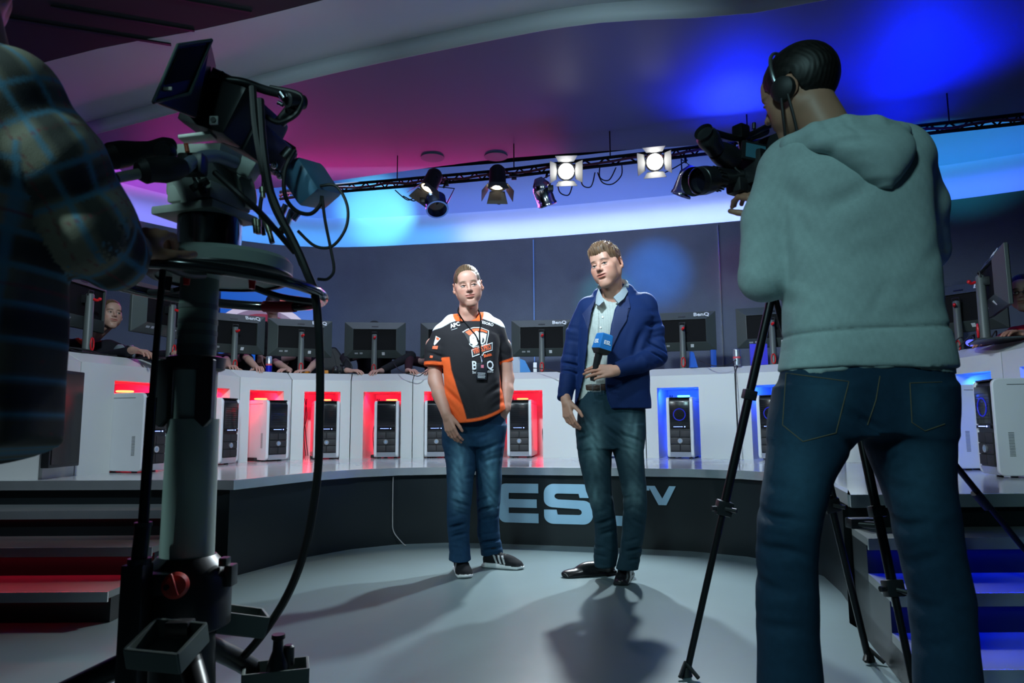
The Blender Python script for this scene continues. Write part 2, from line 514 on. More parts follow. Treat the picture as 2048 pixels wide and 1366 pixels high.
# cove light: strips hidden behind the top of the grey wall and behind the ledge
def cove_lights(z, off, dz, power, colf, every=3, aim=(0.5, 0.3)):
    for i in range(2, len(WPs) - 4, every):
        p = (WPs[i] + WPs[i + every if i + every < len(WPs) else -1]) / 2
        t = (WPs[min(i + every, len(WPs) - 1)] - WPs[i]); L = t.length; t.normalize(); n = Vector((-t.y, t.x, 0))
        px = 1024 + FPX * p.x / p.y
        c = colf(px)
        if c is None: continue
        l = bpy.data.lights.new('cove_strip_light', 'AREA'); l.shape = 'RECTANGLE'; l.size = L; l.size_y = 0.03
        l.energy = power * L * c[1]; l.color = c[0]
        o = bpy.data.objects.new('cove_strip_light', l); COL.objects.link(o)
        o.location = p + n * off + Vector((0, 0, z))
        d = (n * aim[0] + Vector((0, 0, aim[1]))).normalized()
        o.rotation_euler = rbasis(t, -d).to_euler()
def c1(px):
    if px < 430: return ((0.25, 0.25, 1.0), 0.4)
    if px < 860: return ((0.05, 0.35, 1.0), 0.45)
    if px < 1560: return ((0.30, 0.42, 1.0), 0.85)
    return ((0.06, 0.12, 1.0), 0.5)
cove_lights(3.225, 0.16, 0, 6.0, c1)
def c2(px):
    if px < 400: return ((0.5, 0.08, 0.75), 0.6)
    if px < 820: return ((0.0, 0.20, 1.0), 0.6)
    if px < 1560: return ((0.03, 0.16, 1.0), 0.42)
    return ((0.02, 0.1, 0.8), 0.5)
cove_lights(3.64, -0.12, 0, 7.0, c2, aim=(0.6, 0.75))

# coloured pools of light
spot('uplight_blue', PZ(1480, 190, 3.6) + Vector((0.1, 0.25, -0.8)), PZ(1480, 190, 3.6), 250, BLUE, 95, 1.0, 0.25)
spot('uplight_blue', PZ(1850, 125, 3.6) + Vector((0.2, 0.3, -0.8)), PZ(1850, 125, 3.6), 250, BLUE, 95, 1.0, 0.25)
spot('uplight_blue', PZ(1790, 222, 3.6) + Vector((0.2, 0.3, -0.6)), PZ(1790, 222, 3.6), 60, BLUE, 95, 1.0, 0.25)
area('rim_light', (-1.0, 7.75, 3.35), (-0.9, 6.9, 3.6), 11, (1, 0.03, 0.38), 3.2, 0.05)
area('rim_light', (-3.4, 7.9, 2.9), (-3.0, 6.3, 3.6), 12, (0.7, 0.03, 0.40), 1.6, 0.05)
spot('uplight_pale', PZ(1470, 200, 3.6) + Vector((0.1, 0.25, -0.8)), PZ(1470, 200, 3.6), 30, (0.2, 0.4, 1.0), 60, 1.0, 0.1)
spot('canopy_fill', (1.0, 6.2, 2.2), (0.6, 5.4, 3.6), 16, (0.05, 0.06, 1.0), 140, 1.0, 0.3)  # broad blue fill added to tint the whole canopy
spot('cyan_spot', (-0.75, 6.9, 3.0), A(760, 425, 9.2), 650, (0.15, 0.75, 1.0), 24, 0.9, 0.03)
spot('cyan_spot', (3.2, 5.6, 3.0), A(1930, 300, 7.3), 110, (0.05, 0.75, 0.9), 42, 0.8, 0.03)
spot('blue_spot', (1.2, 6.6, 3.0), A(1310, 545, 8.2), 190, (0.0, 0.28, 1.0), 34, 1.0, 0.03)
spot('green_spot', (1.1, 6.6, 3.0), A(1215, 590, 8.3), 90, (0.03, 0.8, 0.7), 26, 1.0, 0.03)
spot('red_spot', (2.2, 6.2, 3.0), A(1480, 540, 7.9), 14, (0.9, 0.05, 0.3), 30, 0.9, 0.03)
spot('strip_fill', (1.2, 2.3, 3.46), (-0.9, 4.9, 3.74), 60, (0.60, 0.95, 1.0), 100, 0.9, 0.05)  # pair of unseen fills added to brighten the grey ceiling strip
spot('strip_fill', (-1.3, 3.2, 3.46), (-3.0, 5.6, 3.74), 26, (0.60, 0.95, 1.0), 100, 0.9, 0.05)
# ---------------------------------------------------------------- tournament desks
RING = [(-2.88, 4.34), (-2.88, 4.66), (-2.62, 5.47), (-2.42, 6.22), (-2.09, 6.64), (-1.57, 6.82), (-0.97, 6.82), (-0.36, 6.82), (0.69, 6.68), (1.23, 6.52), (1.98, 6.22), (2.42, 5.90), (2.78, 5.48), (3.1, 4.98), (3.13, 4.46), (3.0, 3.75)]
M_EDGE = M_WHITE
M_TOP = mat('black_desk_mat', (0.02, 0.022, 0.025), 0.5, noise=0.1)
M_GLOWR = mat('red_ring_light', (0.5, 0.02, 0.0), 0.4, emit=(1, 0.10, 0.03), estr=9)
M_GLOWB = mat('blue_ring_light', (0.0, 0.1, 0.5), 0.4, emit=(0.05, 0.45, 1.0), estr=9)
M_LEDBL = mat('blue_white_led', (0.1, 0.1, 0.5), 0.4, emit=(0.2, 0.3, 1.0), estr=7)
FH = 0.75; TH = 0.825
HO = 0.64   # opening height


def ringdir(i):
    a = Vector((*RING[i], 0)); b = Vector((*RING[i + 1], 0))
    t = (b - a).normalized(); return a, b, t, Vector((-t.y, t.x, 0))   # n points away from the pit


def outv(i):
    ns = []
    if i > 0: ns.append(ringdir(i - 1)[3])
    if i < len(RING) - 1: ns.append(ringdir(i)[3])
    n = sum(ns, Vector((0, 0, 0))).normalized()
    return n / max(0.6, n.dot(ns[0]))


def desk(i, label, op=None, colr=None, glow=None, ringpos=None):
    """op: opening (u0,u1) in metres along the front"""
    a, b, t, n = ringdir(i)
    g = 0.004
    a = a + t * g; b = b - t * g
    L = (b - a).length
    oa, ob = outv(i), outv(i + 1)
    c = (a + b) / 2
    root = thing('tournament_desk', label, 'desk', (c.x, c.y, S), 0, 'tournament desks in an arc on the stage' )
    Z = Vector((0, 0, 1)); D = 0.85
    def P(u, w, z): return a + t * u + n * w + Z * (S + z)
    # front panel with the opening
    mb = MB()
    if op:
        u0, u1 = op
        F = 0.0
        pts = [P(0, 0, 0), P(u0, 0, 0), P(u0, 0, HO), P(u1, 0, HO), P(u1, 0, 0), P(L, 0, 0), P(L, 0, FH), P(0, 0, FH)]
        mb.prism(pts, n * 0.018)
    else:
        mb.prism([P(0, 0, 0), P(L, 0, 0), P(L, 0, FH), P(0, 0, FH)], n * 0.018)
    mb.build('front_panel', M_WHITE, root, smooth=False)
    # slanting edge + top
    za = Z * (S + FH); zt = Z * (S + TH)
    mb = MB()
    A0, B0 = a + za, b + za; A1, B1 = a + oa * 0.13 + zt, b + ob * 0.13 + zt
    A2, B2 = a + oa * 0.13 + za, b + ob * 0.13 + za
    mb.add([A0, B0, B1, A1, A2, B2], [(0, 1, 2, 3), (0, 4, 5, 1), (4, 3, 2, 5), (0, 3, 4), (1, 5, 2)])
    mb.build('slanting_edge', M_EDGE, root, smooth=False, bevel=0.004)
    mb = MB(); A3, B3 = a + oa * D + zt, b + ob * D + zt
    dz = Vector((0, 0, -0.035))
    mb.add([A1, B1, B3, A3, A1 + dz, B1 + dz, B3 + dz, A3 + dz], [(0, 1, 2, 3), (7, 6, 5, 4), (0, 4, 5, 1), (1, 5, 6, 2), (2, 6, 7, 3), (3, 7, 4, 0)])
    mb.build('desktop', M_TOP, root, smooth=False)
    # side walls
    mb = MB()
    for p0, o_ in ((a, oa), (b, ob)):
        s_ = t * 0.018 * (1 if p0 is a else -1)
        q = [p0 + n * 0.02 + Z * S, p0 + o_ * (D - .05) + Z * S, p0 + o_ * (D - .05) + Z * (S + TH - .04), p0 + n * 0.02 + Z * (S + FH - .003)]
        mb.prism(q, s_)
    sw = mb
    if op:
        u0, u1 = op; w0, w1 = 0.0185, 0.62
        x = MB()
        th = 0.012
        x.prism([P(u0 - th, w0, 0), P(u0 - th, w1, 0), P(u0 - th, w1, HO), P(u0 - th, w0, HO)], t * th)
        x.prism([P(u1, w0, 0), P(u1, w1, 0), P(u1, w1, HO), P(u1, w0, HO)], t * th)
        x.prism([P(u0 - th, w0, HO), P(u1 + th, w0, HO), P(u1 + th, w1, HO), P(u0 - th, w1, HO)], Z * th)
        x.prism([P(u0 - th, w1, 0), P(u1 + th, w1, 0), P(u1 + th, w1, HO), P(u0 - th, w1, HO)], n * th)
        x.build('niche', M_WHITE, root, smooth=False)
        # light bar hidden at the top of the niche
        bar = MB(); bar.box(P((u0 + u1) / 2, 0.06, HO - 0.012) - Vector((0, 0, 0)), (0.02, 0.02, 0.02)); 
        m = P((u0 + u1) / 2, 0.10, HO - 0.02)
        bar = MB(); q = P(u0 + .04, 0.05, HO - .010); q2 = P(u1 - .04, 0.05, HO - .010); bar.cyl(q, q2, 0.006, n=8)
        bar.build('light_bar', mat('red_bar', (0.4, 0, 0), 0.4, emit=(1, 0.01, 0.03), estr=1.0) if glow == 'r' else mat('blue_bar', (0, 0, 0.4), 0.4, emit=(0.02, 0.1, 1), estr=1.4), root)
        l = area('niche_light', m, P((u0 + u1) / 2, 0.42, 0.0), 5.0 if glow == 'r' else 8, colr, (u1 - u0) * .8, 0.03)
        l2 = area('niche_light', P((u0 + u1) / 2, 0.6, 0.3), P((u0 + u1) / 2, 0.0, 0.28), 1.6 if glow == 'r' else 2.6, colr, (u1 - u0) * .8, 0.5)
        # power strip on the floor of the niche
        ps = MB(); e = P(u0 + 0.10, 0.12, 0.018); ps.box(e, (0.05, 0.20, 0.03), rbasis(t, (0, 0, 1)), bev=0.004)
        ps.build('power_strip', M_BLACK, root)
        cb = MB()
        for k in range(3):
            uu = (u0 + 0.03 + 0.02 * k) if k < 2 else u1 - 0.03
            cb.tube([P(uu, 0.55, HO - .05), P(uu + .02 * (-1) ** k, 0.45, .42 - .05 * k), P(uu - .01, 0.40, .25), P(uu + .015, 0.35, 0.02)], 0.004, 6)
        cb.build('cable', M_RUBBER, root)
    sw.build('side_panel', M_WHITE, root, smooth=False)
    return root


RED = (1.0, 0.0, 0.035)
DBL = (0.01, 0.06, 1.0)
def uof(i, px):
    """distance along desk i of the bearing px"""
    a, b, t, n = ringdir(i)
    k = (px - 1024) / FPX
    # a.x + t.x u = k (a.y + t.y u)
    return (k * a.y - a.x) / (t.x - k * t.y)


# desk index, px of opening, colour, label
DESKS = [
    (0, None, 'r', 'plain white desk end panel with a black screen hanging on it, nearest the left steps'),
    (1, (226, 300), 'r', 'white desk with red lit niche standing behind the camera pedestal column, left side'),
    (2, (405, 458), 'r', 'white desk with red lit niche right beside the camera pedestal column'),
    (3, (499, 567), 'r', 'narrow white desk with red niche and a tower turned to show its white side'),
    (4, (608, 680), 'r', 'white desk with red niche crossed in front by the thick hanging black cable'),
    (5, (726, 801), 'r', 'white desk with red niche left of the black and orange jersey, closest one'),
    (6, (847, 922), 'r', 'white desk with red niche partly hidden by the right arm of the jersey wearer'),
    (7, (1000, 1083), 'r', 'wide white desk with red niche between the two standing men'),
    (8, (1185, 1258), 'b', 'white desk with blue niche hidden behind the man in the blue blazer'),
    (9, (1312, 1395), 'b', 'white desk with blue niche just right of the blue blazer'),
    (10, (1498, 1572), 'b', 'white desk with blue niche crossed by the front tripod leg'),
    (11, (1618, 1680), 'b', 'white desk with blue niche hidden behind the grey hoodie'),
    (12, (1712, 1775), 'b', 'white desk with blue niche seen between the legs of the camera operator'),
    (13, (1909, 1981), 'b', 'white desk with blue niche right of the camera operator, beside his hip'),
    (14, (2025, 2200), 'b', 'white desk with blue niche cut off by the right edge of the photo'),
]
M_SCREEN = mat('black_screen', (0.006, 0.006, 0.008), 0.2)
PCS = []
for i, op, g, lab in DESKS:
    if op:
        u0, u1 = uof(i, op[0]), uof(i, op[1])
        if u1 < u0: u0, u1 = u1, u0
        L = (Vector(RING[i + 1]) - Vector(RING[i])).length
        if i == 1: u0, u1 = 0.27, 0.70
        if i == 2: u0, u1 = 0.24, 0.64
        if i == 14: u0, u1 = 0.20, 0.62
        u0 = max(u0, 0.05); u1 = min(u1, L - 0.05)
        desk(i, lab, (u0, u1), RED if g == 'r' else DBL, g)
        PCS.append((i, u0, u1, g))
    else: desk(i, lab)

# black screen hanging on the end panel
a, b, t, n = ringdir(0)
t0 = thing('wall_screen', 'tall thin black screen mounted on the end of the white desks beside the plaid shirt', 'screen', tuple(a + t * .16 - n * .06 + Vector((0, 0, S + .05))))
mb = MB(); mb.box(a + t * 0.08 - n * 0.06 + Vector((0, 0, S + .37)), (0.30, 0.05, 0.60), rbasis(t, (0, 0, 1)), bev=0.006)
mb.build('housing', M_BLACK, t0)
mb = MB(); mb.box(a + t * 0.08 - n * 0.088 + Vector((0, 0, S + .37)), (0.27, 0.006, 0.56), rbasis(t, (0, 0, 1))); mb.build('screen', M_SCREEN, t0, smooth=False)
mb = MB(); mb.box(a + t * 0.12 - n * 0.02 + Vector((0, 0, S + .30)), (0.20, 0.038, 0.30), rbasis(t, (0, 0, 1))); mb.build('bracket', M_GREY, t0, smooth=False)


# ---------------------------------------------------------------- PC towers
PW, PH, PD = 0.235, 0.56, 0.56


def rrect(w, h, r, n=5):
    pts = []
    for cx, cy, a0 in ((w / 2 - r, h / 2 - r, 0), (-w / 2 + r, h / 2 - r, 90), (-w / 2 + r, -h / 2 + r, 180), (w / 2 - r, -h / 2 + r, 270)):
        for k in range(n + 1):
            an = R(a0 + 90 * k / n); pts.append((cx + r * math.cos(an), cy + r * math.sin(an)))
    return pts


def make_pc(glow):
    root = thing('computer_tower', 'x', 'computer')
    # silhouette from the side: rounded front corners; local -Y is the front
    prof = []
    for (y, z) in [(y, z) for y, z in rrect(PD, PH - 0.02, 0.035, 5)]: prof.append((y + PD / 2, z + PH / 2 + 0.0))
    for sx in (-1, 1):
        mb = MB(); x0 = sx * (PW / 2 - 0.028)
        mb.prism([(x0, y, z) for y, z in prof], (sx * 0.028, 0, 0))
        p = mb.build('side_panel', M_WHITEP, root, local=True, bevel=0.006)
        # vents near the front edge
        mb = MB()
        for k in range(16): mb.box((sx * (PW / 2 + 0.0005), 0.075, 0.12 + k * 0.0085), (0.002, 0.028, 0.003))
        mb.build('vent', M_GREY, p, smooth=False, local=True)
        mb = MB(); mb.box((sx * (PW / 2 + 0.0003), PD / 2 + 0.03, PH - 0.045), (0.0015, PD - 0.09, 0.0035)); mb.build('groove', M_GREY, p, smooth=False, local=True)
    iw = PW - 0.058
    prof2 = [(y * 0.985 + PD / 2, (z * 0.985) + PH / 2) for y, z in rrect(PD, PH - 0.03, 0.04, 5)]
    mb = MB(); mb.prism([(-iw / 2, y, z) for y, z in prof2], (iw, 0, 0)); mb.build('chassis', M_BLACK, root, local=True)
    # front: door with fine ribs above, drive-bay grid below
    mb = MB(); mb.box((0, -0.002, PH * 0.72), (iw - 0.004, 0.012, PH * 0.38), bev=0.003)
    dr = mb.build('front_door', mat('glossy_black', (0.01, 0.011, 0.014), 0.16), root, local=True)
    mb = MB()
    for k in range(9): mb.box((0, -0.0085, PH * 0.58 + k * 0.018), (iw - 0.02, 0.002, 0.004))
    mb.build('rib', M_BLACKM, dr, smooth=False, local=True)
    for r_ in range(3):
        for c_ in (-1, 1):
            mb = MB(); mb.box((c_ * iw / 4, -0.001, 0.075 + r_ * 0.062 + 0.02), (iw / 2 - 0.006, 0.012, 0.057), bev=0.003)
            mb.build('bay_cover', mat('matte_black_mesh', (0.02, 0.02, 0.022), 0.6, noise=0.2, nscale=200), root, local=True)
    mb = MB(); mb.box((0, -0.007, PH * 0.50), (iw - 0.01, 0.008, 0.018)); ct = mb.build('control_strip', M_BLACKM, root, smooth=False, local=True)
    mb = MB()
    for k in range(7): mb.box((-0.05 + k * 0.012, -0.012, PH * 0.505), (0.007, 0.002, 0.0035))
    mb.sphere((0.045, -0.012, PH * 0.505), 0.0045, nu=8, nv=6)
    mb.build('power_light', M_LEDBL, ct, local=True)
    mb = MB(); mb.cyl((0, -0.004, 0.157), (0, -0.015, 0.157), 0.023, 0.022, 24); bd = mb.build('badge', M_SILVER, root, local=True)
    mb = MB(); q = [(0.012 * math.cos(R(60 * k)), -0.0152, 0.157 + 0.014 * math.sin(R(60 * k))) for k in range(6)]; mb.prism(q, (0, -0.0015, 0)); mb.build('badge_mark', mat('badge_blue', (0.25, 0.35, 0.5), 0.3), bd, smooth=False, local=True)
    mb = MB(); mb.prism([(-iw / 2 - .001, -0.006, 0.058), (-iw / 2 - .001, 0.012, 0.012), (-iw / 2 - .001, 0.05, 0.012), (-iw / 2 - .001, 0.05, 0.058)], (iw + .002, 0, 0)); mb.build('lower_lip', M_SILVER, root, smooth=False, local=True, bevel=0.002)
    mb = MB(); mb.box((0, 0.03, PH - 0.016), (iw, 0.05, 0.008)); mb.build('top_trim', M_BLACKM, root, smooth=False, local=True)
    for sx in (-1, 1):
        for y in (0.09, 0.45):
            mb = MB(); mb.cyl((sx * 0.08, y, 0), (sx * 0.08, y, 0.016), 0.018, n=12); mb.build('foot', M_BLACK, root, local=True)
    if glow == 'b':      # fan behind the mesh front
        mb = MB()
        mb.tube([(0.052 * math.cos(2 * PI * k / 24), -0.0095, PH * 0.70 + 0.052 * math.sin(2 * PI * k / 24)) for k in range(24)], 0.004, 6, closed=True, smooth=False)
        mb.build('fan_light', mat('deep_blue_led', (0, 0, 0.2), 0.4, emit=(0.02, 0.04, 1), estr=0.35), dr, smooth=False, local=True)
    # glowing exhaust fan on top
    mb = MB(); ring = [(0.052 * math.cos(2 * PI * k / 20), 0.30 + 0.052 * math.sin(2 * PI * k / 20), PH + 0.008) for k in range(20)]
    mb.tube(ring, 0.007, 8, closed=True, smooth=False)
    mb.build('top_fan_light', M_GLOWR if glow == 'r' else M_GLOWB, root, local=True)
    return root


proto = {}
PCLAB = {
    1: 'white computer tower with its white flank showing, on the leftmost red niche desk',
    2: 'white tower with black front half hidden by the camera pedestal column',
    3: 'white tower with blue sheen on its front, in the red niche beside the pedestal',
    4: 'white and black tower in the red niche just behind the hanging thick cable',
    5: 'white and black tower facing straight out of the red niche left of the jersey wearer',
    6: 'white and black tower behind the hanging right arm of the jersey wearer',
    7: 'white and black tower in the red niche between the two standing men',
    8: 'white and black tower hidden behind the legs of the man in the blazer',
    9: 'white and black tower with blue fan lights in the niche right of the blazer',
    10: 'white and black tower with a glowing blue fan, beside the front tripod leg',
    11: 'white computer tower hidden behind the hip of the camera operator',
    12: 'white computer tower seen between the legs of the camera operator',
    13: 'white tower seen from its flank just right of the hip of the camera operator',
    14: 'largest white tower at the right edge, its flank lit blue from below',
}
PROT = {1: 0.27, 2: 0.16, 3: 0.12, 4: 0.07, 5: 0.04, 6: 0.04, 7: 0.03, 8: 0.03, 9: 0.06, 10: 0.08, 11: 0.12, 12: 0.15, 13: 0.26, 14: 0.34}
PXC = {1: 315, 2: 464, 3: 566, 4: 667, 5: 773, 6: 873, 7: 1037, 8: 1222, 9: 1356, 10: 1543, 13: 1897, 14: 1962}
for i, u0, u1, g in PCS:
    a, b, t, n = ringdir(i)
    if g in proto: o = copy_tree(proto[g])
    else: o = proto[g] = make_pc(g)
    u = (u0 + u1) / 2
    if i in PXC:
        # where the tower front meets its bearing
        k = (PXC[i] - 1024) / FPX; q = a - n * PROT[i]
        uu = (k * q.y - q.x) / (t.x - k * t.y)
        u = min(max(uu, u0 + PW / 2 + .005), u1 - PW / 2 - .005) if u1 - u0 > PW + .02 else u
    p = a + t * u - n * PROT[i]
    o.location = (p.x, p.y, S + 0.001)
    o.rotation_euler = (0, 0, math.atan2(t.y, t.x))
    tag(o, PCLAB[i], 'computer', 'computer towers in the desk niches')


# ---------------------------------------------------------------- monitors
MW, MH = 0.64, 0.385
M_MON = mat('monitor_grey_shell', (0.055, 0.068, 0.066), 0.42, noise=0.08)
M_MONB = mat('monitor_black', (0.006, 0.006, 0.007), 0.75, spec=0.15)


def make_monitor(logo=True):
    """local -Y faces the pit (the back of the monitor), base on z=0"""
    root = thing('monitor', 'x', 'monitor')
    zc = 0.195 + MH / 2
    mb = MB()
    o = [(-MW / 2, zc - MH / 2), (MW / 2, zc - MH / 2), (MW / 2, zc + MH / 2), (-MW / 2, zc + MH / 2)]
    iw, ih = MW * 0.70, MH * 0.58
    q = [(-iw / 2, zc - ih / 2), (iw / 2, zc - ih / 2), (iw / 2, zc + ih / 2), (-iw / 2, zc + ih / 2)]
    vs = [(x, 0.0, z) for x, z in o] + [(x, -0.055, z) for x, z in q] + [(x, 0.022, z) for x, z in o] + [(x, -0.03, z) for x, z in q]
    fs = []
    for k in range(4):
        j = (k + 1) % 4
        fs += [(k, j, 4 + j, 4 + k), (8 + k, 8 + j, j, k), (4 + k, 4 + j, 12 + j, 12 + k)]
    fs += [(12, 13, 14, 15), (8, 11, 10, 9)]
    mb.add(vs, fs); sh = mb.build('shell', M_MON, root, smooth=False, local=True, bevel=0.003)
    mb = MB(); mb.box((0, -0.033, zc), (iw - .004, 0.008, ih - .004)); mb.build('recess_panel', M_MONB, sh, smooth=False, local=True)
    mb = MB(); mb.box((-0.19, -0.030, zc - ih / 2 - .03), (0.035, 0.012, 0.016), Matrix.Rotation(0.6, 3, 'X')); mb.box((-0.14, -0.030, zc - ih / 2 - .028), (0.03, 0.012, 0.02), Matrix.Rotation(0.6, 3, 'X'))
    mb.build('connector', mat('pale_grey_plastic', (0.4, 0.42, 0.45), 0.5), sh, smooth=False, local=True)
    mb = MB(); mb.box((0.09, -0.031, zc - ih / 2 - .035), (0.03, 0.004, 0.034), Matrix.Rotation(0.7, 3, 'X')); mb.build('sticker', M_LOGO, sh, smooth=False, local=True)
    mb = MB(); mb.box((0, -0.034, zc + ih / 2 + .03), (0.07, 0.006, 0.014), Matrix.Rotation(-0.7, 3, 'X')); mb.build('vent', M_BLACK, sh, smooth=False, local=True)
    mb = MB(); mb.box((0, 0.024, zc), (MW - .02, 0.004, MH - .02)); mb.build('screen', M_SCREEN, root, smooth=False, local=True)
    if logo:
        sl = math.atan2(0.055, (MH - ih) / 2)
        mt = Matrix.Translation((0.185, -0.0225, zc + MH / 2 - 0.036)) @ Matrix.Rotation(PI / 2 + (PI / 2 - sl) * 0 - sl * 0.0, 4, 'X')
        mt = Matrix.Translation((0.185, -0.030, zc + MH / 2 - 0.034)) @ Matrix.Rotation(PI / 2 - 0.55, 4, 'X')
        tb = text_mb('BenQ', 0.058, mt, 0.0015, 0.0014, 1.0, 1.1)
        tb.build('lettering', M_LOGO, sh, smooth=False, local=True)
    mb = MB(); mb.lathe((0, -0.085, 0.01), (0, -0.085, 0.44), [(0, 0.036), (0.02, 0.032), (0.42, 0.027), (0.43, 0.022)], 20); st = mb.build('stand', M_GREY, root, local=True)
    mb = MB(); mb.box((0, -0.05, 0.40), (0.05, 0.09, 0.06), bev=0.008); mb.build('neck', M_BLACK, st, local=True)
    mb = MB(); mb.tube([(-0.026, -0.085, 0.425), (-0.026, -0.09, 0.462), (0.026, -0.09, 0.462), (0.026, -0.085, 0.425)], 0.006, 8, smooth=False); mb.build('handle', M_BLACK, st, local=True)
    mb = MB(); mb.tube([(0.0, -0.112, 0.40), (0.004, -0.135, 0.392), (0.012, -0.15, 0.402)], 0.010, 8); mb.sphere((0.012, -0.15, 0.402), 0.013, nu=10, nv=8); mb.build('hook', M_RED, st, local=True)
    mb = MB(); mb.tube([(0.018 * math.cos(a_), -0.122, 0.075 + 0.045 * math.sin(a_)) for a_ in [2 * PI * k / 16 for k in range(16)]], 0.0055, 8, closed=True, smooth=False); mb.build('cable_ring', M_RED, st, local=True)
    mb = MB(); mb.prism([(-0.16, -0.16, 0), (0.16, -0.16, 0), (0.19, 0.1, 0), (-0.19, 0.1, 0)], (0, 0, 0.012)); mb.build('foot', M_BLACK, root, smooth=False, local=True, bevel=0.003)
    return root


MON = [  # px centre of stand, depth, yaw deg (about z, + turns right side away), height, label
    (150, 4.95, 88, 'black monitor between the plaid shirt and the smiling young player'),
    (322, 5.45, 76, 'black monitor with white lettering right of the smiling young player'),
    (463, 6.75, 40, 'black monitor just right of the camera pedestal column'),
    (600, 7.15, 24, 'grey backed monitor with white lettering in front of the standing man in black'),
    (750, 7.38, 6, 'grey backed monitor without lettering, alone between cable and jersey'),
    (900, 7.42, -3, 'grey backed monitor mostly hidden behind the right shoulder of the jersey wearer'),
    (1084, 7.30, -4, 'grey backed monitor with white lettering between the two standing men'),
    (1232, 7.20, -8, 'grey backed monitor hidden behind the man in the blazer'),
    (1366, 6.85, -14, 'grey backed monitor with white lettering right of the blazer shoulder'),
    (1546, 6.55, -20, 'grey backed monitor with white lettering behind the tripod leg and hoodie elbow'),
    (1700, 6.15, -34, 'grey backed monitor hidden behind the hoodie'),
    (1930, 5.55, -55, 'dark monitor right of the hoodie with a red hook on its stand'),
    (2004, 4.50, -115, 'dark monitor seen nearly edge on beside the player with glasses'),
]
mprot = make_monitor(True); mprot2 = make_monitor(False)
used = {}
for k, (px, Y, yaw, lab) in enumerate(MON):
    src = mprot2 if k == 4 else mprot
    o = src if src not in used else copy_tree(src)
    used[src] = 1
    p = A(px, 700, Y)
    o.location = (p.x, p.y, S + TH + 0.001)
    o.rotation_euler = (0, 0, R(yaw))
    tag(o, lab, 'monitor', 'monitors on the tournament desks')
# logo offset: on the stand side nearer the pit
# ---------------------------------------------------------------- lighting truss and lamps
TZ = 3.27
TR = [PZ(px, py, TZ) for px, py in [(560, 398), (650, 386), (770, 376), (862, 368), (995, 356), (1132, 340), (1310, 320), (1440, 305), (1700, 283), (1900, 262), (2048, 246)]]
TRs = crom(TR, 4)
t = thing('lighting_truss', 'thin curved black lighting truss with cables hanging below the blue canopy', 'truss', tuple(TR[4]))
up = Vector((0, 0, 0.075))
for off, nm in ((Vector((0, 0, 0)), 'chord'), (up, 'chord')):
    mb = MB(); mb.tube([p + off for p in TRs], 0.016, 8, smooth=False); mb.build(nm, M_BLACKM, t)
mb = MB()
tot = 0; pts2 = crom(TR, 9)
for i in range(len(pts2) - 1):
    a_, b_ = pts2[i], pts2[i + 1]
    mb.cyl(a_ if i % 2 == 0 else a_ + up, b_ + up if i % 2 == 0 else b_, 0.008, n=6)
mb.build('lattice', M_BLACKM, t)
mb = MB(); mb.tube([p + Vector((0, -0.02, 0.03 + 0.012 * math.sin(i * 1.7))) for i, p in enumerate(TRs)], 0.012, 6, smooth=False); mb.build('cable', mat('red_purple_cable', (0.10, 0.02, 0.03), 0.4), t)
for k in (2, 9, 17, 22, 29, 36):
    mb = MB(); p = TRs[k]; mb.cyl(p + up, Vector((p.x, p.y, 3.6 if k < 32 else 3.6)), 0.006, n=6); mb.build('hanger', M_BLACKM, t)


def lamp_cable(points, r=0.006):
    mb = MB(); mb.tube(points, r, 6)
    return mb


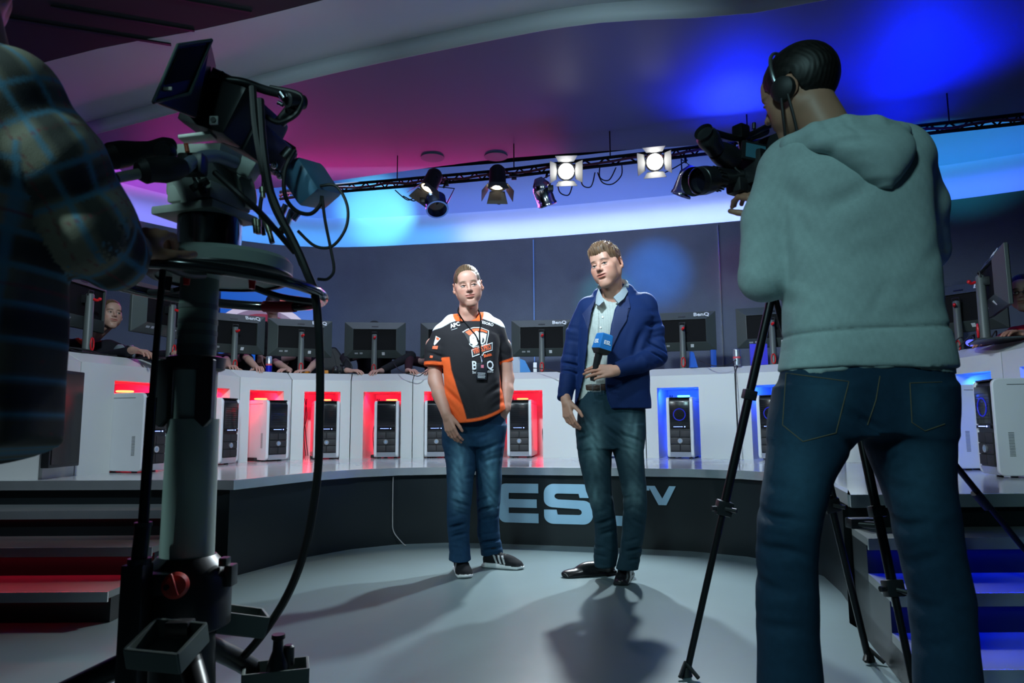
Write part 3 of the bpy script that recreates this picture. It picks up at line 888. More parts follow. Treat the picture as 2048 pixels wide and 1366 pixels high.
def fresnel(px, py, Y, aim, lit, label, parc=M_BLACK):
    p = A(px, py, Y)
    d = (Vector(aim) - p).normalized()
    tz = TZ + 0.0
    # nearest truss point
    q = min(TRs, key=lambda v: (v.xy - p.xy).length)
    root = thing('fresnel_lamp', label, 'lamp', (p.x, p.y, p.z), 0, 'fresnel lamps with barn doors on the truss')
    back = p - d * 0.14; front = p + d * 0.06
    mb = MB(); mb.lathe(back, front, [(0, 0.05), (0.03, 0.075), (0.19, 0.082), (0.20, 0.088), (0.215, 0.088)], 24, cap=False)
    mb.lathe(back, front, [(0, 0.0), (0, 0.05)], 24, cap=False)
    mb.build('housing', parc, root)
    side = d.cross(Vector((0, 0, 1))).normalized(); upv = side.cross(d).normalized()
    lm = mat('lamp_lens_on', (0.9, 0.9, 0.9), 0.3, emit=(1, 0.98, 0.94), estr=14) if lit == 2 else mat('lamp_lens_warm', (0.9, 0.8, 0.6), 0.3, emit=(1, 0.82, 0.55), estr=3.5)
    c = p + d * 0.062
    mb = MB(); mb.lathe(c, c + d * 0.01, [(0, 0.072), (0.006, 0.06), (0.012, 0.0)], 24); mb.build('lens', lm, root)
    # barn doors
    e = p + d * 0.07
    M_BARN = mat('barn_door_lit', (0.30, 0.31, 0.30), 0.5) if lit == 2 else mat('barn_door', (0.08, 0.08, 0.08), 0.4)  # bright lamps get a paler copy: lens light put into the colour
    for ax, oth, sp in ((side, upv, 0.55), (-side, upv, 0.55), (upv, side, 0.5), (-upv, side, 0.35)):
        dd = (d * math.cos(sp) + ax * math.sin(sp)).normalized()
        a0 = e + ax * 0.085
        nrm = dd.cross(oth).normalized()
        w0, w1 = 0.07, 0.10
        mb = MB(); mb.prism([a0 - oth * w0, a0 + oth * w0, a0 + oth * w1 + dd * 0.12, a0 - oth * w1 + dd * 0.12], nrm * 0.003)
        mb.build('barn_door', M_BARN, root, smooth=False)
    # yoke and clamp
    mb = MB(); m1 = p - d * 0.04
    topc = Vector((q.x, q.y, TZ))
    yk = [m1 + side * 0.09, m1 + side * 0.095 + (topc - m1) * 0.7, m1 - side * 0.095 + (topc - m1) * 0.7, m1 - side * 0.09]
    mb.tube(yk, 0.007, 6, smooth=False); mb.build('yoke', M_BLACKM, root)
    mb = MB(); mb.box(topc, (0.05, 0.06, 0.06), bev=0.006); mb.cyl(topc, m1 + (topc - m1) * 0.7, 0.012, n=8); mb.build('clamp', M_BLACKM, root)
    return root


fresnel(862, 366, 6.45, (-1.6, 5.9, 1.0), 1, 'dark fresnel lamp leaning left with a warm lit rim, leftmost on the truss')
fresnel(995, 360, 6.35, (-0.1, 5.9, 1.0), 1, 'dark fresnel lamp pointing down with a warm lit flap, above the jersey wearer')
fresnel(1132, 342, 6.28, (0.2, 1.0, 1.0), 2, 'blazing white fresnel lamp with lit barn doors, left of the two bright ones')
fresnel(1310, 322, 6.1, (0.2, 1.6, 0.9), 2, 'blazing white fresnel lamp with lit barn doors, nearest the shoulder camera')


def parcan(px, py, Y, aim, label, L=0.27, r=0.085, m=M_CHROME):
    p = A(px, py, Y); d = (Vector(aim) - p).normalized()
    q = min(TRs, key=lambda v: (v.xy - p.xy).length)
    root = thing('par_can', label, 'lamp', tuple(p), 0, 'chrome par cans on the truss')
    b = p - d * L / 2
    mb = MB(); mb.lathe(b, p, [(0, 0.0), (0.0, 0.035), (0.03, 0.055), (0.07, r), (0.11, r * 1.0), (0.115, r * 1.05), (0.125, r), (L - 0.03, r), (L - 0.02, r * 1.08), (L, r * 1.08), (L, r * 0.92), (L - 0.05, r * 0.9)], 28, cap=False)
    mb.build('can', m, root)
    mb = MB(); c = b + d * (L - 0.05); mb.lathe(c, c + d * 0.01, [(0, r * 0.9), (0.008, 0)], 24); mb.build('lens', M_SCREEN, root)
    side = d.cross(Vector((0, 0, 1))).normalized(); top = Vector((q.x, q.y, TZ))
    mb = MB(); mb.tube([p + side * (r + .01), p + side * (r + .01) + (top - p) * 0.75, p - side * (r + .01) + (top - p) * 0.75, p - side * (r + .01)], 0.006, 6, smooth=False)
    mb.cyl(p + (top - p) * 0.75, top, 0.012, n=8); mb.build('yoke', M_BLACKM, root)
    mb = MB(); mb.box(p + side * (r + 0.03), (0.05, 0.06, 0.05), bev=0.006); mb.build('tilt_lock', M_BLACK, root)
    return root


parcan(872, 404, 6.5, A(872, 404, 6.5) + Vector((0.1, -.3, -.5)), 'dark blue par can hanging under the leftmost fresnel lamp', 0.22, 0.10, mat('blue_tinted_chrome', (0.15, 0.3, 0.75), 0.2, 1.0))
parcan(1086, 384, 6.3, A(1086, 384, 6.3) + Vector((0.22, 0.15, -.6)), 'chrome par can tilted down to the right beside the bright fresnel lamp')
parcan(1373, 362, 5.95, A(1373, 362, 5.95) + Vector((-0.2, 0.15, -.5)), 'chrome par can tilted down to the left beside the shoulder camera lens')
# loops of cable under the truss
LO = [((790, 380), (815, 400), (833, 392), (828, 402), (806, 392)), ((985, 380), (985, 400), (1000, 408), (1000, 390)), ((1115, 365), (1120, 385), (1137, 390), (1145, 370)),
      ((1160, 345), (1165, 370), (1182, 373), (1190, 345)), ((1195, 345), (1205, 365), (1225, 368), (1243, 350), (1243, 325)), ((1200, 330), (1200, 355), (1218, 360), (1232, 335)), ((1330, 345), (1350, 335), (1375, 320))]
t = thing('cable_loops', 'thin black lamp cables drooping in loops from the truss', 'cable', tuple(A(1160, 340, 6.5)))
for L in LO:
    lamp_cable([A(x, y, 6.62 if x > 900 else 6.8) for x, y in L], 0.006).build('cable', M_RUBBER, t)
for (x, y) in ((832, 396), (993, 392)):
    mb = MB(); p = A(x, y, 6.7); mb.cyl(p, p + Vector((0.05, 0, -0.02)), 0.018, n=10); mb.build('plug', M_BLACK, t)
# ceiling vents / pads on the canopy above the dark lamps
for px, py in ((865, 316), (992, 314)):
    p = PZ(px, py, ZC - 0.012); mb = MB(); mb.cyl(p, p + Vector((0, 0, 0.02)), 0.12, n=24); o = mb.build('ceiling_vent', mat('teal_grey_pad', (0.05, 0.12, 0.16), 0.6)); 
    tag(o, 'round dark pad on the canopy above the %s dark fresnel lamp' % ('leaning' if px < 900 else 'downward pointing'), 'vent')

# ---------------------------------------------------------------- lettering on the fascia
def fpt(px):
    """point on the front of the fascia at that bearing"""
    k = (px - 1024) / FPX
    Q = Pi
    for i in range(1, len(Q) - 2):
        a_, b_ = Q[i], Q[i + 1]
        u0 = a_.x - k * a_.y; u1 = b_.x - k * b_.y
        if u0 * u1 <= 0:
            f = u0 / (u0 - u1); t_ = (b_ - a_).normalized(); return a_.lerp(b_, f), Vector((t_.y, -t_.x, 0))
M_LET = mat('pale_blue_lettering', lin(150, 190, 215), 0.5, noise=0.04)
def letter(px0, px1, y0, y1, polys, name):
    """polys in unit square (x right, z up); wraps onto the fascia"""
    a_, n_ = fpt(px0); b_, _n = fpt(px1)
    def zof(px, py, q): return A(px, py, q.y).z
    zt = (zof(px0, y0, a_) + zof(px1, y0, b_)) / 2; zb = (zof(px0, y1, a_) + zof(px1, y1, b_)) / 2
    t_ = (b_ - a_); nn_ = Vector((t_.y, -t_.x, 0)).normalized()
    mb = MB()
    for P_ in polys:
        mb.prism([a_ + t_ * x + nn_ * 0.012 + Vector((0, 0, zb + (zt - zb) * z)) for x, z in P_], -nn_ * 0.008)
    return mb
def arc(cx, cy, rx, ry, a0, a1, n=8):
    return [(cx + rx * math.cos(R(a0 + (a1 - a0) * k / n)), cy + ry * math.sin(R(a0 + (a1 - a0) * k / n))) for k in range(n + 1)]
r_ = 0.2
Epoly = arc(0.18, 0.80, 0.18, 0.20, 180, 90)[:] + [(1, 1), (1, 0.76), (0.26, 0.76), (0.26, 0.60), (0.96, 0.60), (0.96, 0.385), (0.26, 0.385), (0.26, 0.24), (1, 0.24), (1, 0)] + arc(0.18, 0.20, 0.18, 0.20, 270, 180)
Spoly = ([(1, 0.66)] + [(1, 0.70)] + arc(0.80, 0.78, 0.20, 0.22, 0, 90) + arc(0.20, 0.76, 0.20, 0.24, 90, 180) + arc(0.20, 0.60, 0.20, 0.19, 180, 270)
         + [(0.74, 0.38)] + arc(0.72, 0.30, 0.06, 0.07, 90, -90, 5) + [(0.28, 0.23), (0.26, 0.35), (0, 0.35)] + arc(0.20, 0.20, 0.20, 0.20, 180, 270)
         + arc(0.80, 0.22, 0.20, 0.22, 270, 360) + arc(0.80, 0.38, 0.20, 0.21, 0, 90) + [(0.28, 0.61)] + arc(0.28, 0.69, 0.06, 0.07, 270, 90, 5) + [(0.72, 0.76), (0.74, 0.66)])
lg = thing('stage_lettering', 'large pale blue ESL letters with small raised TV on the black fascia', 'sign', tuple(fpt(1100)[0] + Vector((0, 0, 0.15))))
for nm, a0, a1, y0, y1, P_ in (('letter', 996, 1074, 967, 1045, [Epoly]), ('letter', 1085, 1180, 968, 1048, [Spoly]),
                               ('letter', 1190, 1246, 969, 1051, [[(0, 0), (1, 0), (1, 0.24), (0.30, 0.24), (0.30, 1), (0, 1)]]),
                               ('letter', 1254, 1292, 971, 1010, [[(0, 1), (1, 1), (1, 0.76), (0.64, 0.76), (0.64, 0), (0.36, 0), (0.36, 0.76), (0, 0.76)]]),
                               ('letter', 1290, 1344, 972, 1010, [[(0, 1), (0.24, 1), (0.5, 0.34), (0.76, 1), (1, 1), (0.64, 0), (0.36, 0)]])):
    letter(a0, a1, y0, y1, P_, nm).build(nm, M_LET, lg, smooth=False)
# cable hanging down the fascia
mb = MB(); q = fpt(786)[0]; n_ = fpt(786)[1]
mb.tube([q + n_ * .02 + Vector((0, 0, .49)), q + n_ * .02 + Vector((0, 0, .2)), q + n_ * .03 + Vector((.005, 0, .10)), q + n_ * .06 + Vector((.05, 0, .03)), q + n_ * .09 + Vector((.07, 0, .006))], 0.004, 6)
tag(mb.build('cable', mat('pale_cable', (0.25, 0.25, 0.25), 0.5)), 'thin pale cable running down the black fascia to the floor', 'cable')

# ---------------------------------------------------------------- graphic screen behind the standing man in black
q0, q1 = A(440, 640, 8.3), A(626, 640, 8.62)
d_ = (q1 - q0); d_.z = 0; L_ = d_.length; d_.normalize(); n_ = Vector((d_.y, -d_.x, 0))
zb, zt = 1.6, 2.58
root = thing('graphic_screen', 'wall screen showing a pale arch on blue behind the man in black', 'screen', tuple((q0 + q1) / 2 * 1.0))
root.location.z = zb
def sp(u, z, o=0.0): return Vector((q0.x, q0.y, 0)) + d_ * u + n_ * (0.02 + o) + Vector((0, 0, z))
mb = MB(); mb.prism([sp(0, zb), sp(L_, zb), sp(L_, zt), sp(0, zt)], -n_ * 0.05); mb.build('screen', mat('screen_blue', (0, 0, 0), 0.3, emit=(0.01, 0.10, 0.55), estr=0.9), root, smooth=False)
def archband(r0, r1, o, m, nm, a0=0, a1=180):
    cx = L_ * 0.44; cz = zb + 0.15
    pts = [sp(cx + r1 * 1.0 * math.cos(R(a0 + (a1 - a0) * k / 24)), cz + r1 * 0.95 * math.sin(R(a0 + (a1 - a0) * k / 24)), o) for k in range(25)]
    if r0 > 0: pts += [sp(cx + r0 * math.cos(R(a1 - (a1 - a0) * k / 24)), cz + r0 * 0.95 * math.sin(R(a1 - (a1 - a0) * k / 24)), o) for k in range(25)]
    pts = [p for p in pts]
    mb = MB()
    if r0 > 0:
        n = 25
        for k in range(24): mb.add([pts[k], pts[k + 1], pts[2 * n - 2 - k], pts[2 * n - 1 - k]], [(0, 1, 2, 3)])
    else: mb.add(pts, [tuple(range(len(pts)))])
    mb.build(nm, m, root, smooth=False)
archband(0, 0.56, 0.002, mat('screen_red', (0, 0, 0), 0.3, emit=(0.28, 0.03, 0.08), estr=0.7), 'graphic')
archband(0.50, 0.56, 0.004, mat('screen_grey', (0, 0, 0), 0.3, emit=(0.22, 0.16, 0.28), estr=0.9), 'graphic')
archband(0.56, 0.64, 0.006, mat('screen_pale', (0, 0, 0), 0.3, emit=(0.55, 0.50, 0.70), estr=0.9), 'graphic')
mb = MB(); mb.prism([sp(L_ * .62, zt - .30, .003), sp(L_ * .82, zt - .30, .003), sp(L_ * .84, zt - .12, .003), sp(L_ * .60, zt - .12, .003)], n_ * .001); mb.build('graphic', mat('screen_orange', (0, 0, 0), 0.3, emit=(0.5, 0.10, 0.10), estr=0.9), root, smooth=False)
# ---------------------------------------------------------------- sculpting by distance fields
def nets(f, lo, h):
    s = f < 0
    nx, ny, nz = f.shape
    cnt = np.zeros((nx - 1, ny - 1, nz - 1), np.int8)
    offs = [(i, j, k) for i in (0, 1) for j in (0, 1) for k in (0, 1)]
    for i, j, k in offs: cnt += s[i:nx - 1 + i, j:ny - 1 + j, k:nz - 1 + k]
    act = (cnt > 0) & (cnt < 8)
    I = np.argwhere(act)
    idx = np.full(act.shape, -1, np.int64); idx[act] = np.arange(len(I))
    V = np.stack([f[I[:, 0] + i, I[:, 1] + j, I[:, 2] + k] for i, j, k in offs], 1)
    P = np.zeros((len(I), 3)); N = np.zeros(len(I))
    for a in range(8):
        for b in range(a + 1, 8):
            if sum(abs(offs[a][q] - offs[b][q]) for q in range(3)) != 1: continue
            m = (V[:, a] < 0) != (V[:, b] < 0)
            t = np.where(m, V[:, a] / np.where(m, V[:, a] - V[:, b], 1), 0)
            ca = np.array(offs[a], float); cb = np.array(offs[b], float)
            P += m[:, None] * (ca + t[:, None] * (cb - ca)); N += m
    P = P / N[:, None] + I
    F = []
    for ax in range(3):
        sl0 = [slice(None)] * 3; sl1 = [slice(None)] * 3
        sl0[ax] = slice(0, -1); sl1[ax] = slice(1, None)
        d = s[tuple(sl0)] != s[tuple(sl1)]
        E = np.argwhere(d)
        o1, o2 = [(1, 2), (2, 0), (0, 1)][ax]
        ok = (E[:, o1] > 0) & (E[:, o2] > 0) & (E[:, o1] < f.shape[o1] - 1) & (E[:, o2] < f.shape[o2] - 1)
        E = E[ok]
        inside = s[E[:, 0], E[:, 1], E[:, 2]]
        q = []
        for da, db in ((-1, -1), (0, -1), (0, 0), (-1, 0)):
            c = E.copy(); c[:, o1] += da; c[:, o2] += db
            q.append(idx[c[:, 0], c[:, 1], c[:, 2]])
        q = np.stack(q, 1)
        q[~inside] = q[~inside][:, ::-1]
        F.append(q)
    F = np.concatenate(F)
    return P * h + np.array(lo), F


def v3(p): return np.array(p, float)


class Fld:
    def __init__(s, lo, hi, h):
        s.lo = v3(lo); s.h = h
        n = np.ceil((v3(hi) - s.lo) / h).astype(int) + 1
        s.n = n
        s.ax = [s.lo[i] + h * np.arange(n[i]) for i in range(3)]
        s.f = np.full(tuple(n), 0.5, np.float32)

    def sl(s, lo, hi):
        a = np.maximum(0, np.floor((v3(lo) - s.lo) / s.h).astype(int)); b = np.minimum(s.n, np.ceil((v3(hi) - s.lo) / s.h).astype(int) + 1)
        if (b <= a).any(): return None
        S_ = tuple(slice(a[i], b[i]) for i in range(3))
        X = s.ax[0][S_[0]][:, None, None]; Y = s.ax[1][S_[1]][None, :, None]; Z = s.ax[2][S_[2]][None, None, :]
        return S_, X, Y, Z

    def op(s, S_, d, k, mode):
        f = s.f[S_]
        d = np.broadcast_to(d, f.shape)
        if mode == 'u':
            if k > 0:
                hh = np.clip(0.5 + 0.5 * (f - d) / k, 0, 1); r = f * (1 - hh) + d * hh - k * hh * (1 - hh)
            else: r = np.minimum(f, d)
        elif mode == 's':
            if k > 0:
                hh = np.clip(0.5 - 0.5 * (f + d) / k, 0, 1); r = f * (1 - hh) - d * hh + k * hh * (1 - hh)
            else: r = np.maximum(f, -d)
        elif mode == 'i': r = np.maximum(f, d)
        s.f[S_] = r

    def cap(s, a, b, ra, rb=None, k=0.01, mode='u', sq=None):
        a = v3(a); b = v3(b); rb = ra if rb is None else rb
        m = max(ra, rb) + k + 0.02
        q = s.sl(np.minimum(a, b) - m, np.maximum(a, b) + m)
        if q is None: return
        S_, X, Y, Z = q
        d = b - a; L2 = max(d @ d, 1e-12)
        t = np.clip(((X - a[0]) * d[0] + (Y - a[1]) * d[1] + (Z - a[2]) * d[2]) / L2, 0, 1)
        D = np.sqrt((X - a[0] - t * d[0]) ** 2 + (Y - a[1] - t * d[1]) ** 2 + (Z - a[2] - t * d[2]) ** 2) - (ra + (rb - ra) * t)
        s.op(S_, D, k, mode)

    def chain(s, pts, rs, k=0.01):
        for i in range(len(pts) - 1): s.cap(pts[i], pts[i + 1], rs[i], rs[i + 1], k)

    def ell(s, c, r, k=0.01, mode='u', rot=None):
        c = v3(c); r = v3(r); m = r.max() + k + 0.02
        q = s.sl(c - m, c + m)
        if q is None: return
        S_, X, Y, Z = q
        x, y, z = X - c[0], Y - c[1], Z - c[2]
        if rot is not None:
            M_ = np.array(rot.transposed() if hasattr(rot, 'transposed') else rot.T)
            x, y, z = (M_[0, 0] * x + M_[0, 1] * y + M_[0, 2] * z, M_[1, 0] * x + M_[1, 1] * y + M_[1, 2] * z, M_[2, 0] * x + M_[2, 1] * y + M_[2, 2] * z)
        k0 = np.sqrt((x / r[0]) ** 2 + (y / r[1]) ** 2 + (z / r[2]) ** 2)
        k1 = np.sqrt((x / r[0] ** 2) ** 2 + (y / r[1] ** 2) ** 2 + (z / r[2] ** 2) ** 2) + 1e-9
        s.op(S_, k0 * (k0 - 1) / k1, k, mode)

    def loft(s, lev, k=0.02, p=2.4, mode='u', pad=0.05, axis=2):
        """lev: rows (z, cx, cy, a, b) with z rising"""
        L = np.array(sorted([tuple(map(float, r)) for r in lev]))
        amax = max(L[:, 3].max(), L[:, 4].max())
        lo = (L[:, 1].min() - amax - pad, L[:, 2].min() - amax - pad, L[0, 0] - pad)
        hi = (L[:, 1].max() + amax + pad, L[:, 2].max() + amax + pad, L[-1, 0] + pad)
        q = s.sl(lo, hi)
        if q is None: return
        S_, X, Y, Z = q
        zz = Z[0, 0]
        # smooth interpolation
        def ip(c):
            t = np.interp(zz, L[:, 0], np.arange(len(L)))
            i = np.clip(np.floor(t).astype(int), 0, len(L) - 2); u = t - i
            g = lambda j: L[np.clip(j, 0, len(L) - 1), c]
            p0, p1, p2, p3 = g(i - 1), g(i), g(i + 1), g(i + 2)
            return (0.5 * (2 * p1 + (p2 - p0) * u + (2 * p0 - 5 * p1 + 4 * p2 - p3) * u * u + (3 * p1 - p0 - 3 * p2 + p3) * u ** 3))[None, None, :]
        cx, cy, a, b = ip(1), ip(2), ip(3), ip(4)
        q_ = ((np.abs(X - cx) / a) ** p + (np.abs(Y - cy) / b) ** p) ** (1 / p)
        D = (q_ - 1) * np.minimum(a, b)
        D = np.maximum(D, np.maximum(Z - L[-1, 0], L[0, 0] - Z))
        s.op(S_, D, k, mode)

    def box(s, c, half, r=0.005, k=0.005, mode='u', rot=None):
        c = v3(c); hf = v3(half); m = np.linalg.norm(hf) + k + 0.02
        q = s.sl(c - m, c + m)
        if q is None: return
        S_, X, Y, Z = q
        x, y, z = X - c[0], Y - c[1], Z - c[2]
        if rot is not None:
            M_ = np.array(rot.transposed())
            x, y, z = (M_[0, 0] * x + M_[0, 1] * y + M_[0, 2] * z, M_[1, 0] * x + M_[1, 1] * y + M_[1, 2] * z, M_[2, 0] * x + M_[2, 1] * y + M_[2, 2] * z)
        qx, qy, qz = np.abs(x) - hf[0] + r, np.abs(y) - hf[1] + r, np.abs(z) - hf[2] + r
        D = np.sqrt(np.maximum(qx, 0) ** 2 + np.maximum(qy, 0) ** 2 + np.maximum(qz, 0) ** 2) + np.minimum(np.maximum(qx, np.maximum(qy, qz)), 0) - r
        s.op(S_, D, k, mode)

    def plane(s, p, n):
        """keep the side opposite to n"""
        p = v3(p); n = v3(n) / np.linalg.norm(n)
        X = s.ax[0][:, None, None]; Y = s.ax[1][None, :, None]; Z = s.ax[2][None, None, :]
        s.f = np.maximum(s.f, ((X - p[0]) * n[0] + (Y - p[1]) * n[1] + (Z - p[2]) * n[2]).astype(np.float32))

    def fn(s, fun):
        X = s.ax[0][:, None, None]; Y = s.ax[1][None, :, None]; Z = s.ax[2][None, None, :]
        s.f = fun(s.f, X, Y, Z).astype(np.float32)

    def crease(s, c, Rr, d, freq, amp, warp=1.0):
        """a fan of folds around c: ridges run across direction d"""
        c = v3(c); d = v3(d) / np.linalg.norm(d)
        q = s.sl(c - Rr * 2, c + Rr * 2)
        if q is None: return
        S_, X, Y, Z = q
        x, y, z = X - c[0], Y - c[1], Z - c[2]
        r2 = (x * x + y * y + z * z) / Rr ** 2
        u = x * d[0] + y * d[1] + z * d[2]
        ph = freq * u + warp * (np.sin(17 * x + 9 * z) + np.sin(23 * y - 13 * x + 7 * z))
        w_ = np.sin(ph); w_ = w_ - 0.5 * np.cos(2 * ph + 0.6) - 0.15 * np.sin(3 * ph)
        w_ = w_ * np.clip(0.55 + 0.75 * np.sin(19 * x - 13 * y + 6 * z + 21 * c[0] + 33 * c[2]), -0.15, 1.2)
        s.f[S_] += (amp * np.exp(-r2 * 1.5) * w_).astype(np.float32)

    def noise(s, amp, freq, seed=0, mask=None):
        rg = np.random.RandomState(seed)
        X = s.ax[0][:, None, None]; Y = s.ax[1][None, :, None]; Z = s.ax[2][None, None, :]
        t = 0
        for i in range(5):
            k = rg.normal(size=3); k = k / np.linalg.norm(k) * freq * (0.6 + 0.3 * i)
            t = t + np.sin(k[0] * X + k[1] * Y + k[2] * Z + rg.rand() * 6 + 1.5 * np.sin(0.6 * (k[1] * X + k[2] * Y + k[0] * Z)))
        s.f += (amp * t / 2.2).astype(np.float32)

    def mesh(s):
        return nets(s.f, s.lo, s.h)


def paint(C, sd, col, w=0.005):
    """sd<0 takes the colour"""
    a = np.clip(0.5 - sd / w, 0, 1)[:, None]
    C[:] = C * (1 - a) + np.array(col) * a


def keep_big(V, F):
    return V, F


def make_obj(name, pieces, m, parent, smooth=True):
    """pieces: list of (V, F, C)"""
    off = 0; VV = []; FF = []; CC = []
    inv = np.array(world_of(parent).inverted())
    for V, F, C in pieces:
        VV.append(V @ inv[:3, :3].T + inv[:3, 3]); FF.append(F + off); CC.append(np.broadcast_to(C, (len(V), 3))); off += len(V)
    V = np.concatenate(VV); F = np.concatenate(FF); C = np.concatenate(CC)
    me = bpy.data.meshes.new(name)
    me.vertices.add(len(V)); me.vertices.foreach_set('co', V.astype(np.float32).ravel())
    me.loops.add(len(F) * 4); me.loops.foreach_set('vertex_index', F.astype(np.int32).ravel())
    me.polygons.add(len(F)); me.polygons.foreach_set('loop_start', np.arange(0, len(F) * 4, 4, dtype=np.int32))
    me.update(calc_edges=True); me.validate()
    at_ = me.color_attributes.new('Col', 'FLOAT_COLOR', 'POINT')
    c4 = np.ones((len(V), 4), np.float32); c4[:, :3] = C
    at_.data.foreach_set('color', c4.ravel())
    me.materials.append(m)
    if smooth: me.shade_smooth()
    o = bpy.data.objects.new(name, me); COL.objects.link(o); o.parent = parent
    return o


def xf(V, M4):
    M_ = np.array(M4); return V @ M_[:3, :3].T + M_[:3, 3]


def head_matrix(c, yaw, pitch, roll, scale=1.0):
    """yaw >0 turns the face to picture right, pitch >0 lifts the chin, roll >0 tilts the top to picture right"""
    return Matrix.Translation(c) @ Matrix.Rotation(R(yaw), 4, 'Z') @ Matrix.Rotation(R(-pitch), 4, 'X') @ Matrix.Rotation(R(roll), 4, 'Y') @ Matrix.Scale(scale, 4)


def smoothstep(a, b, x):
    t = np.clip((x - a) / (b - a), 0, 1); return t * t * (3 - 2 * t)


def sculpt_head(Mh, skin, h=0.0028, jaw=1.0, gaze=(0, 0), brow=(0.10, 0.06, 0.035), lips=None, neck_to=None, fat=1.0, open_mouth=0.0, stub=0.0, neck_r=0.056):
    F = Fld((-0.115, -0.135, -0.26), (0.115, 0.135, 0.135), h)
    F.ell((0, 0.018, 0.036), (0.074, 0.096, 0.084), 0.01)
    F.ell((0, -0.024, -0.022), (0.063 * fat, 0.068, 0.082), 0.03)
    for sx in (-1, 1):
        F.cap((sx * 0.050 * fat, 0.005, -0.052), (sx * 0.014 * jaw, -0.066, -0.099), 0.020, 0.016, 0.028)
        F.ell((sx * 0.042, -0.056, -0.016), (0.024, 0.022, 0.020), 0.026)
        F.cap((sx * 0.060, -0.02, 0.01), (sx * 0.062, 0.01, -0.03), 0.014, 0.014, 0.02)
    F.ell((0, -0.072, -0.100), (0.021 * jaw, 0.017, 0.016), 0.024)
    F.cap((-0.034, -0.078, 0.024), (0.034, -0.078, 0.024), 0.010, 0.010, 0.022)
    F.ell((0, -0.065, 0.055), (0.048, 0.024, 0.030), 0.03)
    for sx in (-1, 1):
        F.ell((sx * 0.031, -0.096, 0.004), (0.018, 0.013, 0.0105), 0.012, 's')
    # nose
    F.cap((0, -0.086, 0.014), (0, -0.109, -0.019), 0.0075, 0.0095, 0.011)
    F.ell((0, -0.109, -0.023), (0.0105, 0.010, 0.0085), 0.006)
    for sx in (-1, 1):
        F.ell((sx * 0.0115, -0.098, -0.0265), (0.0070, 0.0095, 0.0070), 0.005)
        F.ell((sx * 0.0055, -0.106, -0.0325), (0.0030, 0.0050, 0.0026), 0.002, 's')
    # mouth
    F.ell((0, -0.073, -0.057), (0.037, 0.021, 0.030), 0.022)
    for sx in (-1, 1): F.ell((sx * 0.036 * fat, -0.046, -0.050), (0.025, 0.026, 0.030), 0.025)
    F.ell((0, -0.0935, -0.0498 + open_mouth), (0.0260, 0.0060, 0.0036), 0.004)
    F.ell((0, -0.0915, -0.0605 - open_mouth), (0.0215, 0.0065, 0.0050), 0.004)
    F.cap((-0.0255, -0.0945, -0.0548), (0.0255, -0.0945, -0.0548), 0.0011 + open_mouth * 0.7, None, 0.0025, 's')
    F.ell((0, -0.090, -0.0735), (0.018, 0.006, 0.005), 0.008, 's')
    # eyeballs and lids
    for sx in (-1, 1):
        F.ell((sx * 0.031, -0.0765, 0.004), (0.0130, 0.0125, 0.0115), 0.0015)
        F.cap((sx * 0.018, -0.0868, 0.0075), (sx * 0.031, -0.0905, 0.0105), 0.0032, 0.0038, 0.003)
        F.cap((sx * 0.031, -0.0905, 0.0105), (sx * 0.0445, -0.0835, 0.0070), 0.0038, 0.0030, 0.003)
        F.cap((sx * 0.020, -0.0870, -0.0035), (sx * 0.042, -0.0840, -0.0035), 0.0024, 0.0024, 0.003)
    # ears
    for sx in (-1, 1):
        rot = Matrix.Rotation(sx * R(28), 3, 'Z') @ Matrix.Rotation(R(-8), 3, 'X')
        F.ell((sx * 0.0830, 0.020, -0.002), (0.0062, 0.0200, 0.033), 0.005, 'u', rot)
        F.ell((sx * 0.0890, 0.012, 0.003), (0.0055, 0.0110, 0.019), 0.003, 's', rot)
        F.ell((sx * 0.0775, 0.008, -0.027), (0.0065, 0.009, 0.010), 0.005)
    # neck
    nt = neck_to if neck_to is not None else (0, 0.045, -0.24)
    F.cap((0, 0.022, -0.055), nt, neck_r - 0.003, neck_r + 0.003, 0.022)
    F.cap((0, -0.035, -0.105), (nt[0], nt[1] - 0.042, nt[2] + 0.05), 0.014, 0.018, 0.02)
    V, Fc = F.mesh()
    # colours
    x, y, z = V[:, 0], V[:, 1], V[:, 2]
    C = np.tile(np.array(skin), (len(V), 1))
    red = np.array(skin) * np.array((1.02, 0.62, 0.58))
    def blend(w, col): 
        nonlocal C
        C = C * (1 - w[:, None]) + np.array(col) * w[:, None]
    g = lambda cx, cy, cz, rx, ry, rz: np.exp(-(((np.abs(x) - cx) / rx) ** 2 + ((y - cy) / ry) ** 2 + ((z - cz) / rz) ** 2))
    blend(0.5 * g(0.04, -0.06, -0.03, 0.02, 0.05, 0.02), red)
    blend(0.3 * g(0, -0.11, -0.024, 0.012, 0.02, 0.012), red)
    blend(0.4 * g(0.082, 0.02, 0, 0.012, 0.03, 0.04), red)
    if stub: blend(stub * smoothstep(-0.03, -0.055, z) * (y < -0.0) * smoothstep(-0.13, -0.11, z), np.array(skin) * 0.45)
    if lips is None: lips = np.array(skin) * np.array((0.85, 0.42, 0.42))
    lw = np.exp(-((x / 0.0255) ** 4 + ((z + 0.055) / (0.0075 + open_mouth)) ** 4)) * (y < -0.082)
    blend(np.clip(lw * 1.3, 0, 1) * 0.85, lips)
    blend(np.exp(-((x / 0.0245) ** 4 + ((z + 0.0548) / (0.0016 + open_mouth)) ** 4)) * (y < -0.078), np.array(lips) * 0.25)
    bz = 0.0265 - 0.35 * np.maximum(np.abs(x) - 0.034, 0) + 0.06 * (np.abs(x) - 0.02)
    bw = np.exp(-(((np.abs(x) - 0.032) / 0.019) ** 4 + ((z - bz) / 0.0045) ** 4)) * (y < -0.06)
    blend(0.95 * bw, brow)
